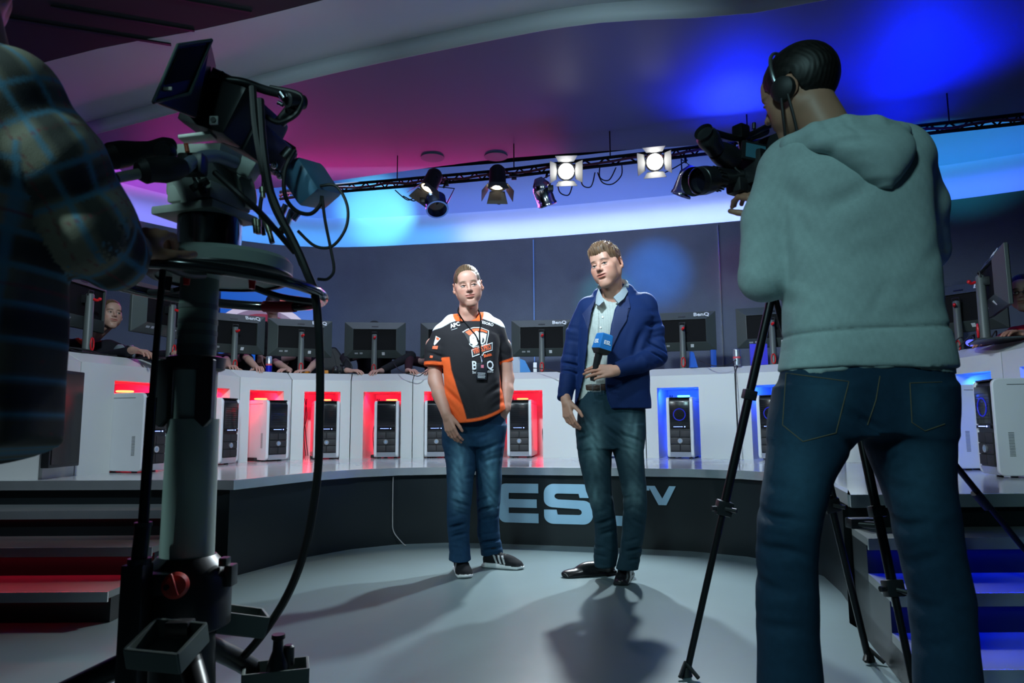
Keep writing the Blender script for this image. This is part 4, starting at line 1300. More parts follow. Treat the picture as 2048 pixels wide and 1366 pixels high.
    for sx in (-1, 1):
        ex = sx * 0.031
        rr_ = np.sqrt((x - ex) ** 2 + (y + 0.0775) ** 2 + (z - 0.004) ** 2)
        eb = ((rr_ < 0.0137) & (y < -0.083) & (np.abs(z - 0.0025) < 0.0055) & (np.abs(x - ex) < 0.0125)).astype(float)
        blend(eb, (0.42, 0.38, 0.36))
        d2 = np.sqrt((x - ex - gaze[0]) ** 2 + (z - 0.003 - gaze[1]) ** 2)
        blend(eb * smoothstep(0.0068, 0.0054, d2), (0.035, 0.04, 0.035))
        blend(eb * smoothstep(0.0034, 0.0022, d2), (0.005, 0.005, 0.005))
        lid = np.exp(-(((x - ex) / 0.0145) ** 4 + ((z - 0.0082 + 14 * (x - ex) ** 2) / 0.0020) ** 2)) * (y < -0.08)
        blend(0.75 * lid, np.array(brow) * 0.5)
    return xf(V, Mh), Fc, C


def sculpt_hair(Mh, col, thick=0.012, h=0.0023, spiky=0.0, line=None, top=0.0, grain=0.0007, side=0.5):
    F = Fld((-0.12, -0.135, -0.11), (0.12, 0.145, 0.17), h)
    F.ell((0, 0.018, 0.036), (0.074 + thick * side, 0.096 + thick * 0.8, 0.084 + thick), 0.01)
    if top: F.ell((0, -0.02, 0.085), (0.060, 0.078, 0.040 + top), 0.03)
    ln = line or [(-0.12, 0.070), (-0.085, 0.062), (-0.060, 0.050), (-0.045, 0.030), (-0.030, -0.005), (-0.012, -0.012), (0.0, 0.022), (0.03, 0.030), (0.040, -0.025), (0.07, -0.048), (0.13, -0.060)]
    ys = np.array([p[0] for p in ln]); zs = np.array([p[1] for p in ln])
    X = F.ax[0][:, None, None]; Y = F.ax[1][None, :, None]; Z = F.ax[2][None, None, :]
    ph = 640 * X + 90 * Y + 3 * np.sin(40 * Z + 30 * Y); ph2 = 520 * X - 210 * Y + 4 * np.sin(50 * Z)
    F.f += (grain * (np.sin(ph) + np.sin(ph2))).astype(np.float32)
    if spiky:
        up = smoothstep(0.03, 0.10, Z)
        F.f += (-spiky * up * np.maximum(0, np.sin(310 * X + 5 * np.sin(45 * Y)) * np.sin(210 * Y + 5 * np.sin(50 * X)) + 0.35 * np.sin(120 * X + 3 * np.sin(60 * Y)))).astype(np.float32)
    hl = np.interp(F.ax[1], ys, zs)[None, :, None] + 0.004 * np.sin(260 * X) + 0.003 * np.sin(170 * X + 2)
    F.f = np.maximum(F.f, ((hl - Z) * 0.8).astype(np.float32))
    V, Fc = F.mesh()
    c = np.array(col)
    v = 0.75 + 0.35 * np.sin(V[:, 0] * 420 + V[:, 1] * 90 + 3 * np.sin(V[:, 2] * 60)) * np.sin(V[:, 1] * 210 + 2 * np.sin(V[:, 0] * 90))
    fade = 0.62 + 0.38 * smoothstep(-0.01, 0.06, V[:, 2])
    return xf(V, Mh), Fc, c[None, :] * (v * fade)[:, None]


def sculpt_arm(wrist, fdir, dorsal, s, curls, elbow=None, skin=(0.5, 0.3, 0.24), h=0.003, upper=None, scale=1.0, thumb=(0.35, 0.2, 0.2), tdir=None, arm_r=(0.026, 0.043), spread=0.05, thumb_drop=-0.3):
    """hand with five fingers, plus the forearm. wrist: point, fdir: finger direction, dorsal: back of the hand; s=+1 thumb on +y"""
    X = Vector(fdir).normalized(); Zv = Vector(dorsal).normalized(); Yv = Zv.cross(X).normalized(); Zv = X.cross(Yv).normalized()
    M4 = Matrix((X, Yv, Zv)).transposed().to_4x4(); M4.translation = Vector(wrist)
    M4 = M4 @ Matrix.Scale(scale, 4)
    Mi = M4.inverted()
    pts = [Vector((0, 0, 0)), Vector((0.2, 0.11, 0.05)), Vector((0.2, -0.11, -0.11))]
    el = (Mi @ Vector(elbow)) if elbow is not None else None
    up_ = (Mi @ Vector(upper)) if upper is not None else None
    if el is not None: pts += [el + Vector((.06, .06, .06)), el - Vector((.06, .06, .06))]
    if up_ is not None: pts += [up_ + Vector((.06, .06, .06)), up_ - Vector((.06, .06, .06))]
    lo = [min(p[i] for p in pts) - 0.02 for i in range(3)]; hi = [max(p[i] for p in pts) + 0.02 for i in range(3)]
    F = Fld(lo, hi, h / scale)
    ys = [0.030, 0.0105, -0.0095, -0.0285]; bx = [0.090, 0.094, 0.090, 0.081]
    segs = [(0.042, 0.025, 0.020), (0.046, 0.029, 0.021), (0.042, 0.026, 0.020), (0.032, 0.019, 0.017)]
    for i in range(4):
        y = ys[i] * s
        F.cap((0.004, y * 0.55, 0), (bx[i], y, 0.002), 0.0135, 0.0105, 0.012)
        p = np.array((bx[i], y, 0.001)); ang = 0.0; sp_ = spread * (1.5 - i) * s * 0.8
        r = [0.0098, 0.0088, 0.0080, 0.0068] if i < 3 else [0.0086, 0.0078, 0.0070, 0.0060]
        for q in range(3):
            ang += curls[i][q]
            d = np.array((math.cos(ang) * math.cos(sp_), math.cos(ang) * math.sin(sp_), -math.sin(ang)))
            p2 = p + d * segs[i][q]
            F.cap(p, p2, r[q], r[q + 1], 0.0025)
            F.ell(p2, (r[q + 1] * 1.07,) * 3, 0.002)
            p = p2
    F.ell((0.035, 0.022 * s, -0.010), (0.034, 0.017, 0.013), 0.012)
    F.ell((0.040, -0.022 * s, -0.008), (0.036, 0.012, 0.011), 0.012)
    p = np.array((0.020, 0.026 * s, -0.008)); ang0 = thumb[0]
    a = 0.95 if tdir is None else tdir
    L_ = (0.044, 0.032, 0.027); rt = [0.0135, 0.0115, 0.0100, 0.0080]
    dz = thumb_drop
    for q in range(3):
        d = np.array((math.cos(a), math.sin(a) * s, dz)); d /= np.linalg.norm(d)
        p2 = p + d * L_[q]; F.cap(p, p2, rt[q], rt[q + 1], 0.006 if q == 0 else 0.003); p = p2
        a -= thumb[q]
    if el is not None:
        F.cap((0.012, 0, 0), (-0.02, 0, 0), 0.024, arm_r[0], 0.012)
        e = v3(el); m_ = e * 0.62
        F.cap((-0.01, 0.004, 0), m_, arm_r[0], arm_r[1], 0.01); F.cap((-0.01, -0.004, 0), m_, arm_r[0], arm_r[1], 0.01)
        F.cap(m_, e, arm_r[1], arm_r[1] * 0.97, 0.012)
    if up_ is not None: F.cap(el, up_, arm_r[1] * 0.97, arm_r[1] * 1.12, 0.02)
    V, Fc = F.mesh()
    sk = np.array(skin)
    C = np.tile(sk, (len(V), 1))
    w = smoothstep(0.07, 0.16, V[:, 0])[:, None] * 0.35
    C = C * (1 - w) + sk * np.array((1.0, 0.68, 0.62)) * w
    return xf(V, M4), Fc, C


M_SKIN = mat('skin', (0.5, 0.3, 0.25), 0.48, vcol=True, noise=0.05, nscale=60, spec=0.4)
_b = M_SKIN.node_tree.nodes['Principled BSDF']
_b.inputs['Subsurface Weight'].default_value = 0.12
_b.inputs['Subsurface Radius'].default_value = (0.8, 0.3, 0.2)
_b.inputs['Subsurface Scale'].default_value = 0.01
M_HAIR = mat('hair', (0.1, 0.06, 0.03), 0.5, vcol=True, noise=0.25, nscale=150, spec=0.35)
M_CLOTH = mat('cloth', (0.5, 0.5, 0.5), 0.85, vcol=True, noise=0.10, nscale=90, bump=0.12, bscale=450, spec=0.2)
M_DENIM = mat('denim', (0.5, 0.5, 0.5), 0.85, vcol=True, noise=0.22, nscale=55, bump=0.2, bscale=500, spec=0.2)
M_VELVET = mat('blue_velvet', (0.5, 0.5, 0.5), 0.75, vcol=True, noise=0.14, nscale=14, bump=0.15, bscale=300, sheen=0.22, spec=0.2)
_v = M_VELVET.node_tree.nodes['Principled BSDF']
_v.inputs['Sheen Tint'].default_value = (0.10, 0.25, 1.0, 1); _v.inputs['Sheen Roughness'].default_value = 0.35
M_SHOE = mat('shoe_leather', (0.5, 0.5, 0.5), 0.28, vcol=True, noise=0.1, spec=0.6)
M_SHOET = mat('shoe_mesh', (0.5, 0.5, 0.5), 0.85, spec=0.15, vcol=True, noise=0.15, nscale=150)
# ---------------------------------------------------------------- people
FOLD = 1.9
def LV(py, x0, x1, Y, b, dx=0):
    p0 = A(x0, py, Y); p1 = A(x1, py, Y)
    return (p0.z * .5 + p1.z * .5, (p0.x + p1.x) / 2 + dx, Y, (p1.x - p0.x) / 2, b)


def shoe(pos, ang, L, kind, h=0.004):
    """pos: floor point under the heel, ang: direction of the toe (deg, 0 = +x)"""
    F = Fld((-0.03, -0.075, -0.005), (L + 0.03, 0.075, 0.15), h)
    w = 0.046
    if kind == 'sneaker':
        F.box((L * 0.5, 0, 0.012), (L * 0.5 - 0.004, w - 0.002, 0.013), 0.012, 0.004)
        F.ell((L * .78, 0, 0.014), (0.075, w + 0.002, 0.016), 0.01)
        F.ell((0.052, 0, 0.045), (0.05, 0.038, 0.048), 0.01); F.ell((L * .5, 0, 0.045), (0.10, 0.040, 0.040), 0.03)
        F.ell((L * .76, 0, 0.030), (0.068, 0.042, 0.028), 0.02); F.cap((0.06, 0, 0.06), (0.07, 0, 0.11), 0.036, 0.037, 0.02)
        F.cap((L * .42, 0, .082), (L * .62, 0, .062), 0.014, 0.012, 0.008)
    else:
        F.box((L * .5, 0, 0.006), (L * .5 - .004, w - .006, 0.008), 0.006, 0.003)
        F.box((0.035, 0, 0.012), (0.036, 0.034, 0.013), 0.005, 0.002)
        F.ell((0.045, 0, 0.045), (0.045, 0.035, 0.045), 0.01); F.ell((L * .45, 0, 0.045), (0.095, 0.037, 0.036), 0.03)
        F.ell((L * .76, 0, 0.024), (0.085, 0.038, 0.022), 0.025); F.ell((L - .02, 0, .016), (0.035, 0.022, 0.013), 0.02); F.cap((0.055, 0, 0.06), (0.06, 0, 0.12), 0.034, 0.037, 0.02)
    F.plane((0, 0, 0.001), (0, 0, -1))
    V, Fc = F.mesh()
    x, y, z = V.T
    if kind == 'sneaker':
        C = np.tile((0.012, 0.013, 0.016), (len(V), 1))
        C[z < 0.026 + 0.006 * np.sin(x * 20)] = (0.75, 0.76, 0.78)
        for k in range(3):
            st = np.abs((x - (0.10 + 0.026 * k)) + (z - 0.05) * 0.5) < 0.006
            C[st & (z > 0.03) & (z < 0.078) & (np.abs(y) > 0.022)] = (0.45, 0.46, 0.48)
        lc = (np.abs(y) < 0.016) & (x > L * .4) & (x < L * .66) & (np.sin(x * 420) > 0.2); C[lc & (z > 0.05)] = (0.05, 0.05, 0.05)
    else: C = np.tile((0.008, 0.008, 0.010), (len(V), 1))
    M4 = Matrix.Translation(pos) @ Matrix.Rotation(R(ang), 4, 'Z')
    return xf(V, M4), Fc, C


def fade_and_highlight(V, legs, base, light, knee_z, amt=1.0):
    """worn patches on the thigh and knee, with highlights put into the colour"""
    C = np.tile(np.array(base), (len(V), 1)); w = np.zeros(len(V))
    for cx, cy, zk, zt in legs:
        d = np.exp(-((V[:, 0] - cx) / 0.042) ** 2) * (V[:, 1] < cy + 0.01)
        w += d * (np.exp(-((V[:, 2] - zk) / 0.07) ** 2) * 0.6 + np.exp(-((V[:, 2] - zt) / 0.13) ** 2) * 0.9)  # lighter tone holds denim wear and painted highlights
    streak = 0.8 + 0.16 * np.sin(V[:, 2] * 83 + 5 * np.sin(V[:, 0] * 37 + V[:, 2] * 11)) + 0.16 * np.sin(V[:, 2] * 31 + 4 * np.sin(V[:, 0] * 41))
    w = np.clip(w * streak, 0, 1)[:, None] * amt * 0.85
    return C * (1 - w) + np.array(light) * w


def project_decal(mb_list, name, tree, parent, n_, off=0.004):
    """lay flat meshes (list of (verts, faces, material)) onto a cloth surface by casting along n_"""
    objs = []
    d = -Vector(n_).normalized()
    for vs, fs, m in mb_list:
        bm = bmesh.new()
        bv = [bm.verts.new(v) for v in vs]
        for f in fs:
            try: bm.faces.new([bv[i] for i in f])
            except ValueError: pass
        bmesh.ops.triangulate(bm, faces=bm.faces)
        for _ in range(3):
            E = [e for e in bm.edges if e.calc_length() > 0.022]
            if not E: break
            bmesh.ops.subdivide_edges(bm, edges=E, cuts=1)
            bmesh.ops.triangulate(bm, faces=bm.faces)
        for v in bm.verts:
            hit, nn, _i, _d = tree.ray_cast(v.co - d * 0.5, d, 1.0)
            if hit: v.co = hit - d * off
        bm.verts.index_update()
        mb = MB(); mb.add([v.co.copy() for v in bm.verts], [tuple(v.index for v in f.verts) for f in bm.faces]); bm.free()
        objs.append(mb.build(name, m, parent, smooth=False))
    return objs


def flat(poly, origin, ux, uz, m):
    return ([origin + ux * x + uz * z for x, z in poly], [tuple(range(len(poly)))], m)


def tree_of(V, F):
    return BVHTree.FromPolygons([tuple(v) for v in V], [tuple(int(i) for i in f) for f in F])


# ======================= the player in the team jersey
Y0 = 4.25
pl = thing('person', 'person in black and orange team jersey with a lanyard, standing with one hand in pocket', 'person', tuple(PZ(955, 1148, 0)))
pl.location.z = 0
SK1 = (0.48, 0.255, 0.19)
Mh = head_matrix(A(936, 573, 4.24), 6, -9, -9, 1.05)
neckpt = Mh.inverted() @ A(936, 640, 4.29)
body = [sculpt_head(Mh, SK1, gaze=(0.0055, 0.001), brow=(0.10, 0.055, 0.032), fat=1.04, neck_to=tuple(neckpt), stub=0.12)]
body.append(sculpt_arm(A(893, 831, 4.13), (A(907, 880, 4.10) - A(893, 831, 4.13)), (-0.55, -0.83, 0.05), 1,
                       [(0.25, 0.35, 0.3), (0.3, 0.4, 0.3), (0.35, 0.45, 0.3), (0.4, 0.5, 0.3)], elbow=A(871, 762, 4.24), upper=A(867, 690, 4.27), skin=SK1, thumb=(0.12, 0.1, 0.1), tdir=0.35))
body.append(sculpt_arm(A(1010, 820, 4.26), (A(992, 862, 4.29) - A(1010, 820, 4.26)), (0.75, -0.65, 0.0), 1,
                       [(0.2, 0.3, 0.2)] * 4, elbow=A(1014, 757, 4.34), upper=A(1006, 690, 4.32), skin=SK1, thumb=(0.1, 0.1, 0.1), tdir=0.5))
# torso under the cloth
Ft = Fld((-0.60, 4.0, 0.85), (0.12, 4.55, 1.62), 0.012)
Ft.loft([LV(800, 900, 995, Y0 + .02, .08), LV(760, 898, 990, Y0, .09), LV(690, 890, 995, Y0 + .01, .10), LV(650, 905, 975, Y0 + .03, .07)], 0.02)
V, Fc = Ft.mesh(); body.append((V, Fc, np.array(SK1)))
make_obj('body', body, M_SKIN, pl)
make_obj('hair', [sculpt_hair(Mh, (0.11, 0.066, 0.035), 0.011, side=0.45, line=[(-0.12, 0.050), (-0.085, 0.046), (-0.068, 0.038), (-0.054, 0.022), (-0.038, -0.005), (-0.016, -0.010), (0.0, 0.026), (0.03, 0.030), (0.040, -0.03), (0.07, -0.055), (0.13, -0.07)])], M_HAIR, pl)

# jersey
h = 0.0050
F = Fld((-0.62, 4.02, 0.82), (0.14, 4.56, 1.64), h)
F.loft([LV(862, 888, 1012, Y0 - .01, .118), LV(845, 889, 1010, Y0 - .01, .118), LV(810, 887, 1009, Y0 - .01, .118), LV(780, 885, 1003, Y0 - .01, .12), LV(745, 883, 1000, Y0, .125), LV(705, 878, 1001, Y0 + .01, .125), LV(672, 876, 1000, Y0 + .02, .112), LV(652, 893, 985, Y0 + .03, .085), LV(636, 905, 965, Y0 + .04, .062)], 0.03, p=2.5)
F.cap(A(893, 668, 4.28), A(985, 659, 4.30), 0.074, 0.072, 0.04)
F.cap(A(905, 648, 4.29), A(968, 642, 4.30), 0.060, 0.058, 0.03)
F.cap(A(887, 672, 4.27), A(871, 700, 4.25), 0.068, 0.062, 0.03); F.cap(A(871, 700, 4.25), A(868, 742, 4.24), 0.062, 0.064, 0.02)
F.cap(A(990, 664, 4.30), A(1004, 697, 4.32), 0.064, 0.056, 0.03); F.cap(A(1004, 697, 4.32), A(1013, 732, 4.34), 0.056, 0.050, 0.02)
# neck opening, sleeve openings, hem
F.cap(A(934, 600, 4.25), A(937, 634, 4.27), 0.070, 0.064, 0.006, 's')
F.cap(A(937, 640, 4.22), A(937, 660, 4.27), 0.0, 0.0, 0, 's')
F.crease(A(905, 800, 4.15), 0.13, (0.8, 0, 0.6), 70, 0.0055)
F.crease(A(985, 790, 4.15), 0.12, (-0.8, 0, 0.6), 75, 0.006)
F.crease(A(925, 700, 4.15), 0.10, (0.5, 0, 0.8), 55, 0.0035)
F.crease(A(870, 715, 4.2), 0.07, (0.3, 0, 0.9), 90, 0.004)
F.crease(A(1008, 710, 4.25), 0.06, (0.3, 0, 0.9), 90, 0.004)
F.crease(A(950, 830, 4.12), 0.14, (1, 0, 0.15), 60, 0.004)
F.noise(0.0016, 22, 1)
def cutsleeve(F, c, axis, rad):
    """cut off a tube end: removes what lies past c along axis within rad"""
    c = v3(c); ax_ = v3(axis) / np.linalg.norm(axis)
    def fun(f, X, Y, Z):
        t = (X - c[0]) * ax_[0] + (Y - c[1]) * ax_[1] + (Z - c[2]) * ax_[2]
        r = np.sqrt(np.maximum((X - c[0]) ** 2 + (Y - c[1]) ** 2 + (Z - c[2]) ** 2 - t * t, 0))
        d = np.maximum(-t, r - rad)    # region past c inside rad
        return np.maximum(f, -d)
    F.fn(fun)
cutsleeve(F, A(870, 733, 4.24), A(867, 742, 4.24) - A(871, 700, 4.25), 0.085)
cutsleeve(F, A(1012, 726, 4.33), A(1018, 738, 4.34) - A(1002, 690, 4.32), 0.075)
# slanting hem
zl = A(912, 846, 4.15); zr = A(1008, 820, 4.15)
nrm = np.array((-(zr.z - zl.z), 0, (zr.x - zl.x)))
def hem(f, X, Y, Z):
    base = zl.z + (zr.z - zl.z) * np.clip((X - zl.x) / (zr.x - zl.x), -0.2, 1.2) ** 1.5 if False else None
    t = np.clip((X - zl.x) / (zr.x - zl.x), 0, 1.3)
    b_ = zl.z + (zr.z - zl.z) * t ** 2.6
    return np.maximum(f, (b_ - Z))
F.fn(hem)
V, Fc = F.mesh()
JV, JF = V, Fc
x, y, z = V.T
BLK = np.array((0.017, 0.016, 0.019)); ORG = np.array((0.80, 0.115, 0.025)); WHT = np.array((0.68, 0.70, 0.72))
C = np.tile(BLK, (len(V), 1))
def zline(pts, Y):
    P_ = [A(a_, b_, Y) for a_, b_ in pts]
    return np.array([p.x for p in P_]), np.array([p.z for p in P_])
bx_, bz_ = zline([(862, 660), (883, 655), (899, 645), (925, 636), (937, 632), (960, 634), (980, 641), (1003, 651)], 4.2)
paint(C, np.interp(x, bx_, bz_) - z, WHT)
# orange flank
fx, fz = zline([(935, 842), (926, 810), (914, 775), (903, 740), (899, 714)], 4.15)
o_ = np.argsort(fz); fl = np.interp(z, fz[o_], fx[o_])
sleeve_l = (x < A(884, 700, 4.2).x) & (z > A(870, 744, 4.2).z)
paint(C, np.maximum(np.maximum(x - fl, z - fz.max()), np.where(sleeve_l, 1, -1)), ORG)
paint(C, np.maximum(A(1000, 760, 4.2).x - x, z - A(1000, 745, 4.2).z), ORG)
t_ = np.clip((x - zl.x) / (zr.x - zl.x), 0, 1.3); hb = zl.z + (zr.z - zl.z) * t_ ** 2.6
paint(C, z - hb - 0.020, ORG)
def cuff(c, axis, w, rad):
    c = v3(c); a_ = v3(axis) / np.linalg.norm(axis); t = (V - c) @ a_; r = np.linalg.norm(V - c - t[:, None] * a_, axis=1)
    paint(C, np.maximum(np.maximum(-w - t, r - rad), t - 0.02), ORG)
cuff(A(870, 733, 4.24), A(867, 742, 4.24) - A(871, 700, 4.25), 0.022, 0.082)
cuff(A(1012, 726, 4.33), A(1018, 738, 4.34) - A(1002, 690, 4.32), 0.020, 0.072)
cc = A(937, 632, 4.27); dcol = np.sqrt((x - cc.x) ** 2 + (y - cc.y) ** 2 * 0.9 + ((z - cc.z)) ** 2 * 1.0)
paint(C, np.maximum(dcol - 0.098, A(937, 641, 4.2).z - z), ORG)
jer = make_obj('jersey', [(V, Fc, C)], M_CLOTH, pl)

# prints on the jersey
jt = tree_of(JV, JF)
def frame_at(px, py, Y=4.13, yaw=10, roll=0):
    o_ = A(px, py, Y); ux = Vector((math.cos(R(yaw)), math.sin(R(yaw)), 0)); uz = Vector((0, 0, 1))
    c_, s_ = math.cos(R(roll)), math.sin(R(roll))
    return o_, ux * c_ + uz * s_, uz * c_ - ux * s_
def text_on(txt, px, py, width, m, roll=0, yaw=10, sx=1.0, bold=0.0):
    vs, fs = text_mesh(txt, 0.1, 0.0, 0.0)
    w = max(v.x for v in vs) - min(v.x for v in vs); k = width / w
    if bold: vs, fs = text_mesh(txt, 0.1, 0.0, bold / k)
    o_, ux, uz = frame_at(px, py, yaw=yaw, roll=roll)
    return ([o_ + ux * v.x * k + uz * v.y * k * sx for v in vs], fs, m)
PXM = 1 / 336.0
def poly_on(px, py, pts, m, roll=0):
    """pts in picture pixels relative to (px, py)"""
    o_, ux, uz = frame_at(px, py, roll=roll)
    return flat([((x_ - px) * PXM / 0.985, (py - y_) * PXM) for x_, y_ in pts], o_, ux, uz, m)
nv = Vector((0.17, -1, 0))
M_LOGO2 = mat('jersey_white_print', (0.72, 0.74, 0.78), 0.6); M_ORGP = mat('jersey_orange_print', tuple(ORG), 0.6); M_BLKP = mat('jersey_black_print', (0.02, 0.02, 0.022), 0.7)
def zz(pts):   # from the 8.536x zoom of (900, 620)
    return [(900 + a_ / 8.536, 620 + b_ / 8.536) for a_, b_ in pts]
D = []
shield = zz([(225, 360), (300, 310), (420, 272), (530, 270), (680, 330), (672, 400), (632, 575), (560, 610), (470, 625), (400, 645), (335, 590), (330, 440)])
D.append((poly_on(955, 672, shield, M_LOGO2), 0.0040))
inner = zz([(242, 362), (310, 322), (425, 284), (528, 283), (666, 338), (658, 400), (620, 570), (550, 600), (470, 612), (402, 630), (346, 584), (342, 440)])
D.append((poly_on(955, 672, inner, M_BLKP), 0.0046))
D.append((poly_on(955, 672, zz([(275, 362), (350, 322), (430, 300), (520, 298), (648, 346), (640, 378), (560, 352), (470, 345), (392, 362), (340, 425)]), M_ORGP), 0.0052))
bear = zz([(345, 450), (380, 405), (430, 385), (440, 350), (475, 345), (500, 375), (560, 372), (635, 398), (612, 520), (590, 560), (550, 590), (480, 560), (470, 590), (440, 610), (400, 632), (372, 610), (350, 575), (342, 500)])
D.append((poly_on(955, 672, bear, M_LOGO2), 0.0055))
for q in ([(352, 570), (385, 580), (392, 600), (372, 605), (352, 590)], [(392, 475), (420, 466), (424, 474), (396, 482)], [(455, 480), (480, 475), (520, 560), (505, 572), (470, 545)], [(565, 455), (590, 500), (580, 545), (545, 560), (575, 520), (572, 480)]):
    D.append((poly_on(955, 672, zz(q), M_BLKP), 0.0060))
D.append((poly_on(955, 700, zz([(368, 678), (735, 540), (728, 682), (580, 735), (552, 785), (500, 760), (380, 808)]), M_LOGO2), 0.0058))
D.append((poly_on(955, 700, zz([(380, 686), (724, 557), (718, 672), (570, 724), (550, 765), (508, 742), (392, 790)]), M_BLKP), 0.0064))
D.append((text_on('VIRUS.PRO', 964.5, 698, 0.112, M_ORGP, roll=17, sx=2.0, bold=0.0006), 0.0070))
D.append((text_on('Blohin', 976, 710, 0.048, M_ORGP, roll=15, sx=1.3, bold=0.0006), 0.0060))
D.append((text_on('BenQ', 966, 731, 0.128, M_LOGO2, roll=2, sx=1.25, bold=0.0012), 0.0050))
D.append((text_on('Because it matters', 966, 743.5, 0.125, M_LOGO2, roll=4, sx=1.5), 0.0050))
D.append((text_on('APC', 912, 647, 0.060, M_LOGO2, roll=16, yaw=-10, bold=0.0012, sx=1.15), 0.0050))
D.append((poly_on(909, 657, [(904, 657.5), (916, 653.5), (916, 654.3), (904, 658.3)], M_LOGO2), 0.0045))
D.append((text_on('TESORO', 977, 643, 0.085, M_LOGO2, roll=-15, yaw=20, bold=0.0004, sx=1.2), 0.0050))
for (vs, fs, m), off in D: project_decal([(vs, fs, m)], 'print', jt, jer, nv, off)
# marks on the sleeve
nv2 = Vector((-0.35, -1, 0))
for q, m, off in (([(862, 669), (873, 675), (861, 689), (859, 686)], M_LOGO2, .004), ([(864, 671), (871, 675), (868, 679), (863, 676)], M_ORGP, .005), ([(858, 690), (868, 690), (867, 697), (857, 696)], M_ORGP, .0045), ([(853, 709), (859, 710), (858, 715), (852, 714)], M_ORGP, .0045)):
    o_, ux, uz = frame_at(862, 690, yaw=-18)
    project_decal([flat([((x_ - 862) * PXM, (690 - y_) * PXM) for x_, y_ in q], o_, ux, uz, m)], 'print', jt, jer, nv2, off)

# jeans
h = 0.0065
F = Fld((-0.56, 4.02, 0.02), (0.10, 4.62, 1.02), h)
left = [LV(1121, 897, 943, 4.20, .070), LV(1108, 898, 941, 4.215, .068), LV(1080, 897, 939, 4.235, .066), LV(1045, 894, 940, 4.24, .068), LV(1005, 893, 943, 4.24, .075), LV(970, 894, 946, 4.25, .078), LV(930, 892, 951, 4.27, .088), LV(890, 886, 953, 4.29, .10), LV(850, 884, 955, 4.29, .105)]
right = [LV(1110, 962, 1006, 4.43, .064), LV(1096, 960, 1005, 4.42, .066), LV(1070, 956, 999, 4.41, .066), LV(1040, 955, 998, 4.39, .068), LV(1000, 953, 1001, 4.36, .075), LV(960, 952, 1003, 4.33, .08), LV(920, 951, 1005, 4.31, .088), LV(885, 950, 1010, 4.30, .10), LV(850, 948, 1013, 4.29, .105)]
F.loft(left, 0.01, p=2.2); F.loft(right, 0.01, p=2.2)
F.loft([LV(893, 886, 1009, 4.30, .10), LV(865, 883, 1012, 4.30, .108), LV(830, 886, 1008, 4.29, .105), LV(815, 890, 1002, 4.29, .10)], 0.010, p=2.4)
for (px, py, Y, rr_, fr, am, dr) in ((918, 1010, 4.17, .08, 95, .0075, (0.3, 0, 1)), (975, 1020, 4.30, .08, 95, .0075, (-0.3, 0, 1)), (918, 1095, 4.17, .07, 120, .007, (0.15, 0, 1)), (982, 1085, 4.36, .07, 120, .007, (-0.2, 0, 1)),
                                 (915, 900, 4.2, .09, 80, .005, (0.5, 0, 1)), (980, 900, 4.22, .09, 80, .005, (-0.5, 0, 1)), (915, 1055, 4.17, .07, 100, .006, (-0.35, 0, 1)), (948, 905, 4.2, .06, 110, .006, (0.9, 0, .5)), (940, 960, 4.2, .08, 85, .006, (-0.5, 0, 1))):
    F.crease(A(px, py, Y), rr_, dr, fr, am * FOLD)
F.noise(0.0020, 30, 5)
V, Fc = F.mesh()
la = A(918, 930, 4.2); lb = A(980, 930, 4.2)
C = fade_and_highlight(V, [(la.x, 4.24, A(0, 1000, 4.2).z, A(0, 940, 4.2).z), (lb.x + .01, 4.33, A(0, 1010, 4.2).z, A(0, 950, 4.2).z)], (0.010, 0.042, 0.095), (0.16, 0.36, 0.50), 0)
make_obj('jeans', [(V, Fc, C)], M_DENIM, pl)
make_obj('shoe', [shoe(PZ(922, 1140, 0) + Vector((-.01, 0.03, 0)), -79, 0.27, 'sneaker')], M_SHOET, pl)
make_obj('shoe', [shoe(PZ(972, 1136, 0) + Vector((-.02, 0.05, 0)), -22, 0.25, 'sneaker')], M_SHOET, pl)
# lanyard with a pass
mb = MB()
def jhit(px, py, off=0.006):
    o_ = A(px, py, 3.9); d_ = (o_ - Vector((0, 0, CAM_H))).normalized()
    hit = jt.ray_cast(o_, d_, 1.0)[0]
    return (hit - d_ * off) if hit else A(px, py, 4.15)
Lp = [A(917, 618, 4.26), jhit(917, 626), jhit(928, 643), jhit(942, 660), jhit(952, 672), jhit(959, 690), jhit(961, 712)]
Rp = [A(957, 621, 4.26), jhit(961, 633), jhit(961, 650), jhit(959, 665), jhit(960, 688), jhit(962, 712)]
mb.tube(Lp, 0.0045, 6); mb.tube(Rp, 0.0045, 6)
mb.tube([A(917, 618, 4.26), A(921, 612, 4.31), A(938, 610, 4.35), A(954, 614, 4.31), A(957, 621, 4.26)], 0.0045, 6)
ln = mb.build('lanyard', mat('woven_strap', (0.008, 0.008, 0.009), 0.95, spec=0.05), pl)
o_ = jhit(963, 743, 0.016)
ux = Vector((math.cos(R(8)), math.sin(R(8)), -0.05)).normalized(); rt_ = rbasis(ux, (0.03, 0.03, 1))
mb = MB(); mb.box(o_, (0.064, 0.004, 0.098), rt_, bev=0.0015); cd = mb.build('pass_card', mat('pass_black', (0.012, 0.013, 0.02), 0.3), ln)
mb = MB()
for k in range(4): mb.box(o_ + rt_ @ Vector((0.0, -0.003, -0.010 - 0.009 * k)), (0.046 - .004 * (k % 2), 0.002, 0.0028), rt_)
mb.build('card_print', M_LOGO2, cd, smooth=False)
mb = MB(); mb.box(o_ + rt_ @ Vector((0.004, -0.003, 0.030)), (0.016, 0.002, 0.018), rt_); mb.build('card_print', mat('card_pink', (0.6, 0.15, 0.22), 0.5), cd, smooth=False)
mb = MB(); mb.tube([o_ + rt_ @ Vector((0, -0.002, 0.047)), o_ + rt_ @ Vector((0, -0.004, 0.062)), jhit(961, 712)], 0.004, 6); mb.build('clip', M_SILVER, ln)

